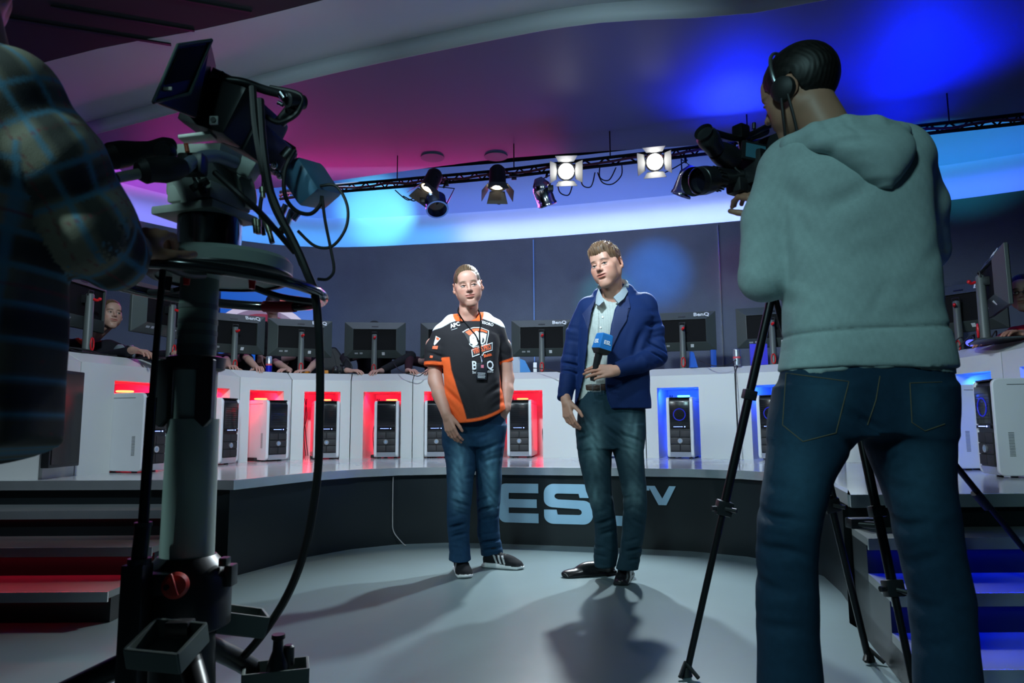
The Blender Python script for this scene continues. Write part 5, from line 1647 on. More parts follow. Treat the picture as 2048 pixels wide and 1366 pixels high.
# ======================= the presenter in the blue blazer
Y1 = 4.0
pr = thing('person', 'person in blue velvet blazer, pale shirt and jeans holding a microphone', 'person', tuple(PZ(1215, 1158, 0)))
pr.location.z = 0
SK2 = (0.47, 0.245, 0.175)
Mh = head_matrix(A(1213, 533, 3.96), -34, -7, -11, 1.07)
neckpt = Mh.inverted() @ A(1228, 622, 4.03)
body = [sculpt_head(Mh, SK2, gaze=(0.0035, 0.0005), brow=(0.05, 0.027, 0.016), jaw=1.1, neck_to=tuple(neckpt), open_mouth=0.0012, stub=0.2, neck_r=0.058)]
# free hand
W1 = A(1132, 802, 3.93)
body.append(sculpt_arm(W1, (A(1140, 856, 3.88) - W1), (-0.75, -0.55, 0.1), 1, [(0.35, 0.3, 0.2), (0.45, 0.45, 0.3), (0.5, 0.5, 0.3), (0.5, 0.55, 0.35)], elbow=A(1133, 770, 3.98), arm_r=(0.024, 0.024), skin=SK2, thumb=(0.1, 0.25, 0.2), tdir=0.55, thumb_drop=-0.35))
# hand on the microphone
W2 = A(1231, 741, 3.79)
body.append(sculpt_arm(W2, (A(1186, 744, 3.735) - W2), (0.12, -0.95, 0.30), -1, [(0.50, 0.45, 0.30), (0.35, 0.45, 0.3), (0.30, 0.35, 0.25), (0.35, 0.40, 0.25)], elbow=A(1285, 728, 3.885), arm_r=(0.024, 0.028), skin=SK2, thumb=(0.1, 0.1, 0.1), tdir=0.55, thumb_drop=-0.9, spread=0.05))
Ft = Fld((0.28, 3.8, 0.85), (0.85, 4.25, 1.68), 0.012)
Ft.loft([LV(800, 1160, 1290, Y1, .08), LV(740, 1165, 1285, Y1, .08), LV(660, 1165, 1290, Y1 + .01, .09), LV(610, 1190, 1270, Y1 + .03, .07)], 0.02)
V, Fc = Ft.mesh(); body.append((V, Fc, np.array(SK2)))
make_obj('body', body, M_SKIN, pr)
make_obj('hair', [sculpt_hair(Mh, (0.14, 0.078, 0.040), 0.009, spiky=0.007, top=0.008, side=0.55, line=[(-0.12, 0.055), (-0.085, 0.052), (-0.070, 0.042), (-0.058, 0.022), (-0.040, -0.004), (-0.014, -0.026), (0.0, -0.010), (0.010, 0.026), (0.03, 0.030), (0.042, -0.03), (0.07, -0.055), (0.13, -0.07)])], M_HAIR, pr)

# shirt
F = Fld((0.24, 3.76, 0.88), (0.90, 4.28, 1.72), 0.0065)
F.loft([LV(800, 1158, 1292, Y1, .098), LV(760, 1160, 1290, Y1, .098), LV(720, 1162, 1290, Y1, .10), LV(660, 1163, 1292, Y1, .108), LV(625, 1172, 1286, Y1 + .01, .10), LV(600, 1192, 1268, Y1 + .03, .072)], 0.02)
F.cap(A(1190, 612, 4.03), A(1272, 605, 4.03), 0.055, 0.055, 0.03)
F.cap(A(1218, 560, 3.97), A(1226, 592, 3.99), 0.066, 0.060, 0.006, 's')
F.cap(A(1215, 590, 3.90), A(1213, 616, 3.88), 0.030, 0.006, 0.006, 's')
F.crease(A(1195, 700, 3.9), 0.14, (1, 0, 0.25), 70, 0.004)
F.noise(0.0015, 24, 9)
V, Fc = F.mesh()
SH = np.array((0.36, 0.40, 0.38))
C = np.tile(SH, (len(V), 1))
C *= (0.94 + 0.06 * np.sign(np.sin(V[:, 0] * 520)))[:, None]
xp = A(1196, 700, 3.9).x; C[np.abs(V[:, 0] - xp - (V[:, 2] - 1.3) * 0.06) < 0.003] = SH * 0.6
st_ = tree_of(V, Fc)
shirt = make_obj('shirt', [(V, Fc, C)], M_CLOTH, pr)
def ray_on(tr, px, py, off=0.004, Ys=3.4, default=3.9):
    o_ = A(px, py, Ys); d_ = (o_ - Vector((0, 0, CAM_H))).normalized(); hit = tr.ray_cast(o_, d_, 1.5)[0]
    return (hit - d_ * off) if hit else A(px, py, default)
for px, py in ((1205, 634), (1201, 655), (1197, 678), (1190, 712)):
    mb = MB(); p = ray_on(st_, px, py, 0.003); mb.cyl(p, p + Vector((0, -0.003, 0)), 0.0055, n=12); mb.build('button', mat('button_white', (0.8, 0.8, 0.78), 0.3), shirt)
# collar: two folded leaves around the neck
for pts in ([(1197, 576, 3.97), (1203, 590, 3.92), (1208, 602, 3.88), (1198, 611, 3.87), (1191, 607, 3.90), (1192, 592, 3.97)], [(1249, 568, 4.00), (1240, 583, 3.93), (1227, 594, 3.89), (1237, 606, 3.87), (1248, 597, 3.90), (1256, 583, 3.97)]):
    P_ = [A(*q) for q in pts]; mb = MB()
    n_ = (P_[1] - P_[0]).cross(P_[4] - P_[0]).normalized() * 0.006
    c_ = sum(P_, Vector()) / 6
    k = len(P_)
    vs = P_ + [c_ + Vector((0, -.012, 0))] + [p + Vector((0, 0.012, -0.004)) for p in P_] + [c_ + Vector((0, 0.006, 0))]
    fs = [(i, (i + 1) % k, k) for i in range(k)] + [((i + 1) % k + k + 1, i + k + 1, 2 * k + 1) for i in range(k)] + [(i, i + k + 1, (i + 1) % k + k + 1, (i + 1) % k) for i in range(k)]
    mb.add(vs, fs); mb.build('collar', mat('shirt_collar', (0.22, 0.27, 0.30), 0.8, noise=0.15, nscale=120), shirt)
mb = MB(); mb.tube([A(1199, 574, 3.99), A(1208, 566, 4.06), A(1228, 561, 4.09), A(1250, 564, 4.04), A(1253, 575, 3.99)], 0.014, 8); mb.build('collar', mat('shirt_collar', (0.22, 0.27, 0.30), 0.8), shirt)

# blazer
F = Fld((0.14, 3.66, 0.84), (0.98, 4.32, 1.72), 0.0068)
F.loft([LV(824, 1148, 1301, Y1, .128), LV(812, 1149, 1300, Y1, .128), LV(780, 1151, 1299, Y1, .125), LV(740, 1155, 1297, Y1, .122), LV(700, 1157, 1299, Y1, .125), LV(655, 1158, 1302, Y1 + .005, .128), LV(625, 1163, 1303, Y1 + .01, .118), LV(602, 1178, 1290, Y1 + .03, .09), LV(588, 1196, 1266, Y1 + .04, .066)], 0.02, p=2.5)
F.cap(A(1182, 616, 4.02), A(1288, 608, 4.03), 0.068, 0.070, 0.03)
F.cap(A(1205, 592, 4.03), A(1252, 586, 4.04), 0.055, 0.055, 0.03)
# sleeves
F.chain([A(1175, 616, 4.03), A(1152, 665, 4.05), A(1140, 725, 4.05), A(1129, 800, 3.95)], [0.062, 0.056, 0.052, 0.043], 0.016)
F.chain([A(1291, 614, 4.03), A(1306, 660, 4.02), A(1313, 712, 3.97)], [0.066, 0.060, 0.060], 0.018)
F.chain([A(1313, 712, 3.97), A(1280, 727, 3.88), A(1228, 741, 3.80)], [0.060, 0.052, 0.043], 0.012)
F.cap(A(1218, 556, 3.97), A(1226, 590, 3.99), 0.080, 0.072, 0.008, 's')
# front opening
def opening(f, X, Y, Z):
    P1 = [(1200, 575), (1194, 600), (1185, 618), (1179, 655), (1176, 690), (1171, 730), (1167, 765), (1158, 800), (1146, 830)]
    P2 = [(1250, 575), (1241, 600), (1230, 618), (1222, 650), (1217, 690), (1214, 730), (1212, 774), (1217, 800), (1230, 832)]
    a1 = [A(p[0], p[1], 3.88) for p in P1]; a2 = [A(p[0], p[1], 3.88) for p in P2]
    z1 = [p.z for p in a1][::-1]; x1 = [p.x for p in a1][::-1]; z2 = [p.z for p in a2][::-1]; x2 = [p.x for p in a2][::-1]
    L_ = np.interp(Z[0, 0], z1, x1)[None, None, :]; R_ = np.interp(Z[0, 0], z2, x2)[None, None, :]
    d = np.maximum(np.maximum(L_ - X, X - R_), Y - (Y1 + 0.0))
    return np.maximum(f, -d)
arm_keep = F.f.copy()
F.fn(opening)
# the forearm crosses in front of the opening: add it again after the cut
F.chain([A(1313, 712, 3.97), A(1280, 727, 3.88), A(1228, 741, 3.80)], [0.060, 0.052, 0.043], 0.004)
for (px, py, Y, rr_, fr, am, dr) in ((1140, 730, 3.98, .07, 110, .0055, (0.2, 0, 1)), (1322, 700, 3.9, .07, 110, .007, (0.5, 0, 1)), (1150, 660, 3.98, .08, 70, .004, (0.4, 0, 1)), (1290, 725, 3.83, .06, 110, .006, (1, 0, 0.5)), (1135, 775, 3.93, .06, 110, .004, (0.2, 0, 1)),
                                 (1265, 690, 3.88, .12, 55, .004, (0.8, 0, -0.6)), (1275, 780, 3.88, .12, 45, .004, (1, 0, 0.2)), (1308, 655, 3.95, .08, 70, .005, (-0.5, 0, 1)), (1160, 760, 3.88, .1, 50, .003, (1, 0, 0))):
    F.crease(A(px, py, Y), rr_, dr, fr, am * FOLD)
F.noise(0.0017, 24, 11)
cutsleeve(F, A(1130, 799, 3.95), A(1127, 815, 3.93) - A(1140, 725, 4.05), 0.07)
cutsleeve(F, A(1232, 740, 3.80), A(1228, 741, 3.80) - A(1280, 727, 3.88), 0.065)
def hemb(f, X, Y, Z): return np.maximum(f, A(1200, 817, 3.9).z + 0.10 * (np.abs(X - A(1225, 800, 3.9).x) < 0) - Z)
zc_ = A(1200, 817, 3.9).z
xr1 = A(1150, 800, 3.9).x
# body hem without touching the free hand sleeve (it ends above)
F.fn(lambda f, X, Y, Z: np.maximum(f, zc_ - Z))
V, Fc = F.mesh()
C = np.tile((0.002, 0.014, 0.072), (len(V), 1))
bt = tree_of(V, Fc)
blz = make_obj('blazer', [(V, Fc, C)], M_VELVET, pr)
# lapels
M_LAP = mat('lapel_velvet', (0.002, 0.013, 0.070), 0.75, noise=0.1)
for pts in ([(1197, 580), (1188, 600), (1168, 622), (1174, 640), (1178, 660), (1178, 700), (1186, 650), (1188, 622), (1196, 602)], [(1250, 572), (1262, 588), (1263, 610), (1248, 630), (1254, 640), (1240, 662), (1220, 705), (1219, 672), (1227, 640), (1234, 616), (1243, 600)]):
    o_ = [(A(a_, b_, 3.85)) for a_, b_ in pts]
    vs, fs = o_, [tuple(range(len(o_)))]
    bm = bmesh.new(); bv = [bm.verts.new(v) for v in vs]; bm.faces.new(bv); bmesh.ops.triangulate(bm, faces=bm.faces)
    for _ in range(3):
        E = [e for e in bm.edges if e.calc_length() > 0.02]
        if E: bmesh.ops.subdivide_edges(bm, edges=E, cuts=1); bmesh.ops.triangulate(bm, faces=bm.faces)
    for v in bm.verts:
        hit = bt.ray_cast(v.co + Vector((0, -0.6, 0)), Vector((0, 1, 0)), 0.95)[0]
        v.co = Vector((v.co.x, (hit.y if hit and hit.y < Y1 + .06 else Y1 - .105) - 0.006, v.co.z))
    r = bmesh.ops.solidify(bm, geom=bm.faces[:], thickness=0.005)
    bm.verts.index_update()
    mb = MB(); mb.add([v.co.copy() for v in bm.verts], [tuple(v.index for v in f.verts) for f in bm.faces]); bm.free()
    mb.build('lapel', M_LAP, blz)
p = ray_on(bt, 1287, 632, 0.004, default=3.88)
# belt and buckle
F = Fld((0.30, 3.82, 0.93), (0.82, 4.2, 1.08), 0.006)
F.loft([LV(783, 1161, 1289, Y1, .103), LV(769, 1161, 1289, Y1, .103)], 0.0, p=2.4)
V, Fc = F.mesh(); belt = make_obj('belt', [(V, Fc, np.array((0.03, 0.014, 0.008)))], mat('belt_leather', (0.03, 0.015, 0.01), 0.4, vcol=True), pr)
bc = A(1193, 776, 3.885)
mb = MB(); mb.tube([bc + Vector((x_, 0, z_)) for x_, z_ in ((-.022, -.02), (.022, -.02), (.022, .02), (-.022, .02))], 0.0035, 8, closed=True, smooth=False); mb.build('buckle', M_SILVER, belt)
# jeans
F = Fld((0.24, 3.72, 0.03), (0.86, 4.34, 1.06), 0.0066)
Lg = [LV(1133, 1189, 1233, 4.06, .062), LV(1110, 1187, 1236, 4.06, .066), LV(1064, 1190, 1235, 4.05, .067), LV(1028, 1185, 1231, 4.04, .07), LV(1005, 1180, 1227, 4.03, .075), LV(982, 1173, 1223, 4.02, .078), LV(930, 1160, 1223, 4.01, .088), LV(890, 1154, 1224, 4.01, .098), LV(850, 1152, 1226, 4.01, .105)]
Rg = [LV(1138, 1232, 1276, 3.95, .06), LV(1110, 1238, 1281, 3.96, .065), LV(1080, 1242, 1286, 3.96, .067), LV(1049, 1245, 1290, 3.96, .07), LV(1005, 1247, 1293, 3.95, .078), LV(976, 1243, 1292, 3.95, .08), LV(930, 1233, 1288, 3.97, .09), LV(895, 1224, 1287, 3.99, .10), LV(850, 1220, 1288, 4.0, .105)]
F.loft(Lg, 0.01, p=2.2); F.loft(Rg, 0.01, p=2.2)
F.loft([LV(897, 1154, 1287, 4.0, .098), LV(860, 1153, 1288, 4.0, .105), LV(820, 1156, 1288, 4.0, .104), LV(782, 1160, 1289, 4.0, .10)], 0.010)
for (px, py, Y, rr_, fr, am, dr) in ((1200, 1010, 3.96, .08, 95, .0075, (0.35, 0, 1)), (1268, 995, 3.88, .08, 95, .008, (-0.5, 0, 1)), (1210, 1100, 4.0, .07, 120, .007, (0.2, 0, 1)), (1262, 1105, 3.9, .07, 110, .007, (-0.3, 0, 1)),
                                 (1225, 870, 3.9, .08, 90, .006, (0.7, 0, .8)), (1180, 880, 3.93, .09, 70, .004, (-0.4, 0, 1)), (1265, 1045, 3.88, .07, 90, .006, (0.5, 0, 1)), (1205, 1050, 3.97, .07, 90, .006, (-0.4, 0, 1)), (1260, 880, 3.9, .08, 80, .004, (0.4, 0, 1))):
    F.crease(A(px, py, Y), rr_, dr, fr, am * FOLD)
F.noise(0.0020, 30, 15)
V, Fc = F.mesh()
C = fade_and_highlight(V, [(A(1188, 930, 3.95).x, 4.02, A(0, 1000, 3.95).z, A(0, 900, 3.95).z), (A(1262, 930, 3.95).x, 3.96, A(0, 995, 3.95).z, A(0, 890, 3.95).z)], (0.010, 0.032, 0.048), (0.16, 0.28, 0.31), 0)
make_obj('jeans', [(V, Fc, C)], M_DENIM, pr)
make_obj('shoe', [shoe(PZ(1219, 1150, 0) + Vector((0.035, 0.03, 0)), 196, 0.31, 'dress')], M_SHOE, pr)
make_obj('shoe', [shoe(PZ(1262, 1156, 0) + Vector((0.0, 0.10, 0)), 253, 0.30, 'dress')], M_SHOE, pr)

# microphone with the blue cube
mt = thing('microphone', 'handheld black microphone with a blue foam cube held before the blue blazer', 'microphone', tuple(A(1197, 745, 3.78)))
m0 = A(1185, 762, 3.765); m1 = A(1206, 672, 3.765)
ax = (m1 - m0).normalized()
mb = MB(); mb.lathe(m0, m1, [(0, 0.012), (0.01, 0.016), (0.16, 0.021), (0.17, 0.028), (0.20, 0.030)], 20); mb.build('handle', M_BLACK, mt)
cc = A(1205, 690, 3.765); rt_ = rbasis((0.92, 0.38, 0.12), ax)
mb = MB()
sz = [(-0.040, -0.035), (0.040, -0.035)]
vs = []
for z_, w_ in ((-0.062, 0.029), (-0.035, 0.041), (0.045, 0.035), (0.052, 0.030)):
    for x_, y_ in ((-1, -1), (1, -1), (1, 1), (-1, 1)): vs.append(cc + rt_ @ Vector((x_ * w_, y_ * w_, z_ + 0.01)))
fs = [(3, 2, 1, 0), (12, 13, 14, 15)]
for k in range(3):
    for i in range(4): fs.append((k * 4 + i, k * 4 + (i + 1) % 4, k * 4 + 4 + (i + 1) % 4, k * 4 + 4 + i))
mb.add(vs, fs, 0)
mb.m = [0] * len(mb.f)
for i, f in enumerate(mb.f):
    if min(f) < 4 and i != 1: mb.m[i] = 1
mb.build('foam_cube', [mat('cyan_blue_foam', (0.005, 0.16, 0.48), 0.7, noise=0.08, nscale=60), M_RUBBER], mt, smooth=False, bevel=0.005)
mtx = Matrix.Translation(cc + rt_ @ Vector((0.004, -0.0400, 0.012))) @ rt_.to_4x4() @ Matrix.Rotation(PI / 2 - 0.06, 4, 'X')
text_mb('ESL', 0.030, mtx, 0.0008, 0.0006).build('lettering', M_LOGO, mt, smooth=False)
mtx = Matrix.Translation(cc + rt_ @ Vector((-0.0400, 0.0, 0.012))) @ rt_.to_4x4() @ Matrix.Rotation(-PI / 2, 4, 'Z') @ Matrix.Rotation(PI / 2 - 0.06, 4, 'X')
text_mb('ESL', 0.030, mtx, 0.0008, 0.0006).build('lettering', M_LOGO, mt, smooth=False)
# ---------------------------------------------------------------- players sitting and standing behind the desks
def figure(label, base, head, head_a, hair, skin, top_col, arms, name='person', hscale=1.0, shoulders=0.21, torso_b=0.12, lean=(0, 0), collar=None, badge=None, hairkw=None, gaze=(0, 0), hip=None, legs=None, glasses=False, lap=None):
    """arms: list of (shoulder dx, elbow, wrist, finger direction, dorsal, s)"""
    yaw, pit, rol = head_a
    t = thing(name, label, 'person', tuple(base))
    head = Vector(head); Mh = head_matrix(head, yaw, pit, rol, hscale)
    hp = Vector(hip) if hip is not None else Vector((head.x + lean[0], head.y + lean[1], base.z + 0.48))
    sh = head.lerp(hp, 0.32) * 1.0; sh.z = head.z - 0.25 * hscale
    fx = Vector((math.cos(R(yaw * .3)), math.sin(R(yaw * .3)), 0)); sd = fx
    nk = Mh.inverted() @ (sh + Vector((0, 0, 0.05)))
    body = [sculpt_head(Mh, skin, h=0.0034, gaze=gaze, neck_to=tuple(nk), brow=tuple(np.array(hair) * 0.6))]
    for dx, el, wr, fd, dors, s_ in arms:
        c = [(0.35, 0.4, 0.25)] * 4
        body.append(sculpt_arm(wr, fd, dors, s_, c, elbow=el, skin=skin, h=0.0045, arm_r=(0.025, 0.036), upper=sh + sd * dx * 0.3))
    make_obj('body', body, M_SKIN, t)
    if hair is not None: make_obj('hair', [sculpt_hair(Mh, hair, 0.012, h=0.0032, side=0.4, **(hairkw or {}))], M_HAIR, t)
    pts = [sh + sd * shoulders, sh - sd * shoulders, hp + Vector((.2, .2, -.12)), hp - Vector((.2, .2, .12))] + [Vector(a[1]) for a in arms] + [Vector(a[2]) for a in arms]
    lo = [min(p[i] for p in pts) - 0.14 for i in range(3)]; hi = [max(p[i] for p in pts) + 0.16 for i in range(3)]
    F = Fld(lo, hi, 0.010)
    m1_ = sh.lerp(hp, 0.45)
    F.cap(sh - sd * (shoulders - .07) - Vector((0, 0, .03)), sh + sd * (shoulders - .07) - Vector((0, 0, .03)), 0.072, 0.072, 0.03)
    F.cap(sh - sd * .05 + Vector((0, 0, .01)), sh + sd * .05 + Vector((0, 0, .01)), 0.062, 0.062, 0.04)
    for k in (-1, 1): F.chain([sh + sd * .09 * k - Vector((0, 0, .06)), m1_ + sd * .08 * k, hp + sd * .08 * k], [0.105, 0.105, 0.115], 0.04)
    for dx, el, wr, fd, dors, s_ in arms:
        el = Vector(el); wr = Vector(wr); s0 = sh + sd * dx
        short = collar == 'short'
        F.chain([s0, el], [0.062, 0.052], 0.02)
        if not short: F.cap(el, el.lerp(wr, 0.92), 0.050, 0.036, 0.015)
        F.crease(el, 0.07, (0.3, 0, 1), 90, 0.006)
    F.crease(m1_, 0.2, (0.5, 0, 1), 45, 0.006)
    F.cap(head - Vector((0, 0, .08)), sh + Vector((0, 0, .045)), 0.068, 0.062, 0.006, 's')
    V, Fc = F.mesh()
    C = np.tile(np.array(top_col), (len(V), 1))
    if collar and collar != 'short':
        d_ = np.linalg.norm(V - np.array(sh + Vector((0, 0, .045))), axis=1); paint(C, d_ - 0.088, collar)
    tp = make_obj('shirt', [(V, Fc, C)], M_CLOTH, t)
    if lap:   # trousers: thighs forward, shins down, or standing legs
        lo = [min(p[i] for p in lap[0] + [hp]) - 0.15 for i in range(3)]; hi = [max(p[i] for p in lap[0] + [hp]) + 0.15 for i in range(3)]
        F = Fld(lo, hi, 0.012); q = lap[0]
        n_ = len(q) // 2
        for g_ in (q[:n_], q[n_:]):
            F.chain([hp] + g_, [0.11, 0.085, 0.06][:len(g_) + 1], 0.03)
        V, Fc = F.mesh(); make_obj('trousers', [(V, Fc, np.array((0.012, 0.016, 0.03)))], M_DENIM, t)
    if glasses:
        g_ = MB()
        for sx in (-1, 1):
            g_.tube([Mh @ Vector((sx * 0.031 + 0.021 * math.cos(a_), -0.104, 0.002 + 0.014 * math.sin(a_))) for a_ in [2 * PI * k / 14 for k in range(14)]], 0.0022, 6, closed=True, smooth=False)
            g_.tube([Mh @ Vector((sx * 0.052, -0.103, 0.005)), Mh @ Vector((sx * 0.082, -0.05, 0.006)), Mh @ Vector((sx * 0.086, 0.01, 0.004))], 0.0024, 6)
        g_.tube([Mh @ Vector((-0.010, -0.104, 0.004)), Mh @ Vector((0.010, -0.104, 0.004))], 0.002, 6)
        g_.build('glasses', M_BLACK, t)
    return t, sh, sd, Mh, tp


DT = S + TH          # desktop height
# smiling young player on the left
hd = A(221, 630, 5.45)
sit = lambda hp, dr: [hp + Vector((0, 0, 0)) + Vector(dr) * 0.45 + Vector((.09, 0, .02)), hp + Vector(dr) * 0.45 + Vector((.09, 0, -.42)), hp + Vector(dr) * 0.45 + Vector((-.09, .02, .02)), hp + Vector(dr) * 0.45 + Vector((-.09, .02, -.42))]
hp = Vector((hd.x - 0.60, hd.y + 0.16, S + 0.55))
t, sh, sd, Mh, tp = figure('smiling young person with short hair seated behind the white desk, orange collar', Vector((hp.x, hp.y, S)), hd, (48, 4, 4), (0.16, 0.095, 0.045), (0.50, 0.30, 0.23), (0.012, 0.012, 0.018),
       [(0.15, A(262, 700, 5.5) + Vector((0, .1, -.05)), Vector((-2.62, 5.42, DT + 0.05)), (0.8, -0.5, -0.1), (0, -.2, 1), -1), (-0.15, A(160, 712, 5.4) + Vector((0, 0, -.05)), Vector((-2.78, 5.12, DT + 0.05)), (0.9, -0.3, -0.1), (0, 0, 1), 1)],
       hip=hp, collar=(0.8, 0.12, 0.03), shoulders=0.19, hscale=0.98, gaze=(0.003, 0), lap=[sit(hp, (0.9, -0.3, 0))])
mb = MB(); p = sh + Vector((0.06, -0.135, -0.09)); mb.box(p, (0.05, 0.006, 0.045), Matrix.Rotation(0.6, 3, 'Y')); mb.build('print', M_ORGP, tp, smooth=False)
# man in black looking down behind the monitors
hd = A(545, 611, 8.0)
hp = Vector((hd.x - 0.02, hd.y + 0.12, S + 0.98))
t, sh, sd, Mh, tp = figure('person in a plain black shirt standing behind the monitors, looking down', Vector((hd.x, hd.y + .1, S)), hd, (8, -34, 4), (0.02, 0.014, 0.01), (0.50, 0.27, 0.21), (0.008, 0.008, 0.010),
       [(0.16, A(600, 668, 7.9), A(575, 712, 7.75), (-0.2, -0.4, -0.9), (0.3, -.9, .1), -1), (-0.16, A(503, 668, 7.9), A(520, 712, 7.75), (0.2, -0.4, -0.9), (-.3, -.9, .1), 1)],
       hip=hp, shoulders=0.225, lap=[[hp + Vector((.1, 0, -.45)), hp + Vector((.1, 0, -.9)), hp + Vector((-.1, 0, -.45)), hp + Vector((-.1, 0, -.9))]])
# player behind the lone monitor: only arms and hands show under it
hd = A(748, 664, 8.05); hp = Vector((hd.x, hd.y + .12, S + .5))
figure('person hidden by the lone monitor, black sleeves and hands resting on the desk', Vector((hp.x, hp.y, S)), hd, (0, -14, 0), (0.03, 0.02, 0.015), (0.52, 0.30, 0.24), (0.014, 0.014, 0.017),
       [(0.16, A(822, 712, 7.5), Vector((-1.33, 7.06, DT + .035)), (-0.35, -0.85, -0.05), (0, -.15, 1), -1), (-0.16, A(690, 716, 7.45), Vector((-1.64, 6.98, DT + .035)), (0.95, -0.3, 0.0), (0, -.15, 1), 1)],
       hip=hp, shoulders=0.21, lap=[sit(hp, (0, -.9, 0))])
hd = A(884, 684, 8.1); hp = Vector((hd.x, hd.y + .12, S + .5))
figure('person in a dark maroon top whose elbow and hand show left of the jersey sleeve', Vector((hp.x, hp.y, S)), hd, (10, -16, 0), (0.03, 0.02, 0.015), (0.52, 0.30, 0.24), (0.035, 0.010, 0.016),
       [(0.16, A(905, 715, 7.5), Vector((-0.80, 7.05, DT + .035)), (-0.2, -0.9, 0), (0, -.15, 1), -1), (-0.14, A(818, 720, 7.45), Vector((-1.05, 7.06, DT + .035)), (0.5, -0.8, 0), (0, -.15, 1), 1)],
       hip=hp, shoulders=0.20, lap=[sit(hp, (0, -.9, 0))])
# player behind the monitor with the blue and silver can
hd = A(598, 668, 7.9); hp = Vector((hd.x, hd.y + .1, S + .5))
figure('person mostly hidden behind the lettered monitor beside the drink can, bare forearm on desk', Vector((hp.x, hp.y, S)), hd, (-10, -18, 0), (0.03, 0.02, 0.015), (0.52, 0.30, 0.24), (0.010, 0.012, 0.02),
       [(0.15, A(635, 722, 7.4), Vector((-2.06, 7.02, DT + .035)), (-0.4, -0.8, 0), (0, -.1, 1), -1), (-0.15, A(548, 722, 7.3), Vector((-2.22, 6.93, DT + .04)), (-0.3, -0.8, 0), (0, -.1, 1), 1)],
       hip=hp, shoulders=0.20, collar='short', lap=[sit(hp, (0, -.9, 0))])
hd = A(470, 672, 7.55); hp = Vector((hd.x - .1, hd.y + .1, S + .5))
figure('person hidden behind the monitor next to the pedestal column, bare arm on the desk', Vector((hp.x, hp.y, S)), hd, (30, -14, 0), (0.03, 0.02, 0.015), (0.52, 0.30, 0.24), (0.02, 0.022, 0.03),
       [(0.16, A(490, 712, 6.95), Vector((-2.42, 6.62, DT + .035)), (0.5, -0.8, 0), (0, -.1, 1), -1), (-0.15, A(452, 718, 6.9), Vector((-2.62, 6.45, DT + .035)), (0.6, -0.7, 0), (0, -.1, 1), 1)],
       hip=hp, shoulders=0.20, collar='short', lap=[sit(hp, (0.5, -.8, 0))])
# player with glasses in red on the right
hd = A(2046, 587, 4.75); hp = Vector((hd.x + 0.68, hd.y - .02, S + .55))
figure('person with black rimmed glasses and red top seated behind the desk at the right edge', Vector((hp.x, hp.y, S)), hd, (-42, -4, 0), (0.012, 0.009, 0.008), (0.42, 0.22, 0.16), (0.30, 0.006, 0.012),
       [(0.15, A(2075, 668, 4.75), Vector((3.30, 4.50, DT + .05)), (-0.9, -0.3, 0.1), (0, -.1, 1), 1), (-0.15, A(2030, 668, 4.9), Vector((3.32, 4.72, DT + .04)), (-0.9, 0.2, 0.0), (0, 0, 1), -1)],
       hip=hp, shoulders=0.19, glasses=True, hscale=1.05, lap=[sit(hp, (-0.9, 0, 0))])
# face in half profile beside the hoodie
hd = A(1846, 548, 6.6); hp = Vector((hd.x, hd.y + .1, S + .98))
figure('person standing far behind the desks, pink lit face beside the hoodie arm', Vector((hp.x, hp.y, S)), hd, (30, 0, 0), (0.02, 0.015, 0.01), (0.50, 0.27, 0.21), (0.010, 0.010, 0.012),
       [(0.15, hd + Vector((.2, .05, -.55)), hd + Vector((.15, -.1, -.75)), (0, -.2, -1), (.5, -.8, 0), -1), (-0.15, hd + Vector((-.2, .05, -.55)), hd + Vector((-.15, -.1, -.75)), (0, -.2, -1), (-.5, -.8, 0), 1)],
       hip=hp, lap=[[hp + Vector((.1, 0, -.45)), hp + Vector((.1, 0, -.9)), hp + Vector((-.1, 0, -.45)), hp + Vector((-.1, 0, -.9))]])
# ======================= camera operator in the grey hoodie, seen from behind
YO = 1.86
op_ = thing('person', 'person seen from behind in grey hoodie and dark jeans, operating the shoulder camera', 'person', (1.02, 1.88, 0))
SK3 = (0.36, 0.19, 0.125)
Mh = head_matrix(A(1598, 188, 1.90), -142, -14, 6, 1.0)
neckpt = Mh.inverted() @ A(1690, 330, 1.86)
body = [sculpt_head(Mh, SK3, h=0.0026, brow=(0.02, 0.012, 0.008), neck_to=tuple(neckpt), neck_r=0.066, jaw=1.1)]
CAMP = Vector((0.72, 2.33, 1.60))     # where the shoulder camera sits
eL = A(1533, 566, 1.90); wL = A(1510, 500, 2.12)
eR = A(1868, 470, 2.06); wR = A(1780, 470, 2.35)
body.append(sculpt_arm(A(1548, 425, 2.16), (A(1512, 395, 2.20) - A(1548, 425, 2.16)), (0.3, -0.9, 0.2), 1, [(0.5, 0.7, 0.5)] * 4, elbow=A(1540, 545, 1.96), skin=SK3, arm_r=(0.026, 0.036)))
body.append(sculpt_arm(A(1740, 440, 2.33), (A(1700, 420, 2.36) - A(1740, 440, 2.33)), (0.3, -0.9, 0.2), -1, [(0.4, 0.5, 0.5)] * 4, elbow=A(1858, 500, 2.10), skin=SK3, arm_r=(0.026, 0.036)))
Ft = Fld((0.65, 1.7, 0.8), (1.30, 2.1, 1.62), 0.014)
Ft.loft([LV(740, 1600, 1850, YO, .07), LV(500, 1610, 1840, YO, .08), LV(340, 1600, 1800, YO, .07)], 0.02)
V, Fc = Ft.mesh(); body.append((V, Fc, np.array(SK3)))
make_obj('body', body, M_SKIN, op_)
make_obj('hair', [sculpt_hair(Mh, (0.010, 0.008, 0.007), 0.018, side=0.5, grain=0.00025, line=[(-0.12, 0.045), (-0.085, 0.042), (-0.060, 0.035), (-0.045, 0.020), (-0.030, -0.015), (-0.012, -0.020), (0.0, 0.026), (0.03, 0.028), (0.040, -0.035), (0.07, -0.060), (0.13, -0.075)])], M_HAIR, op_)
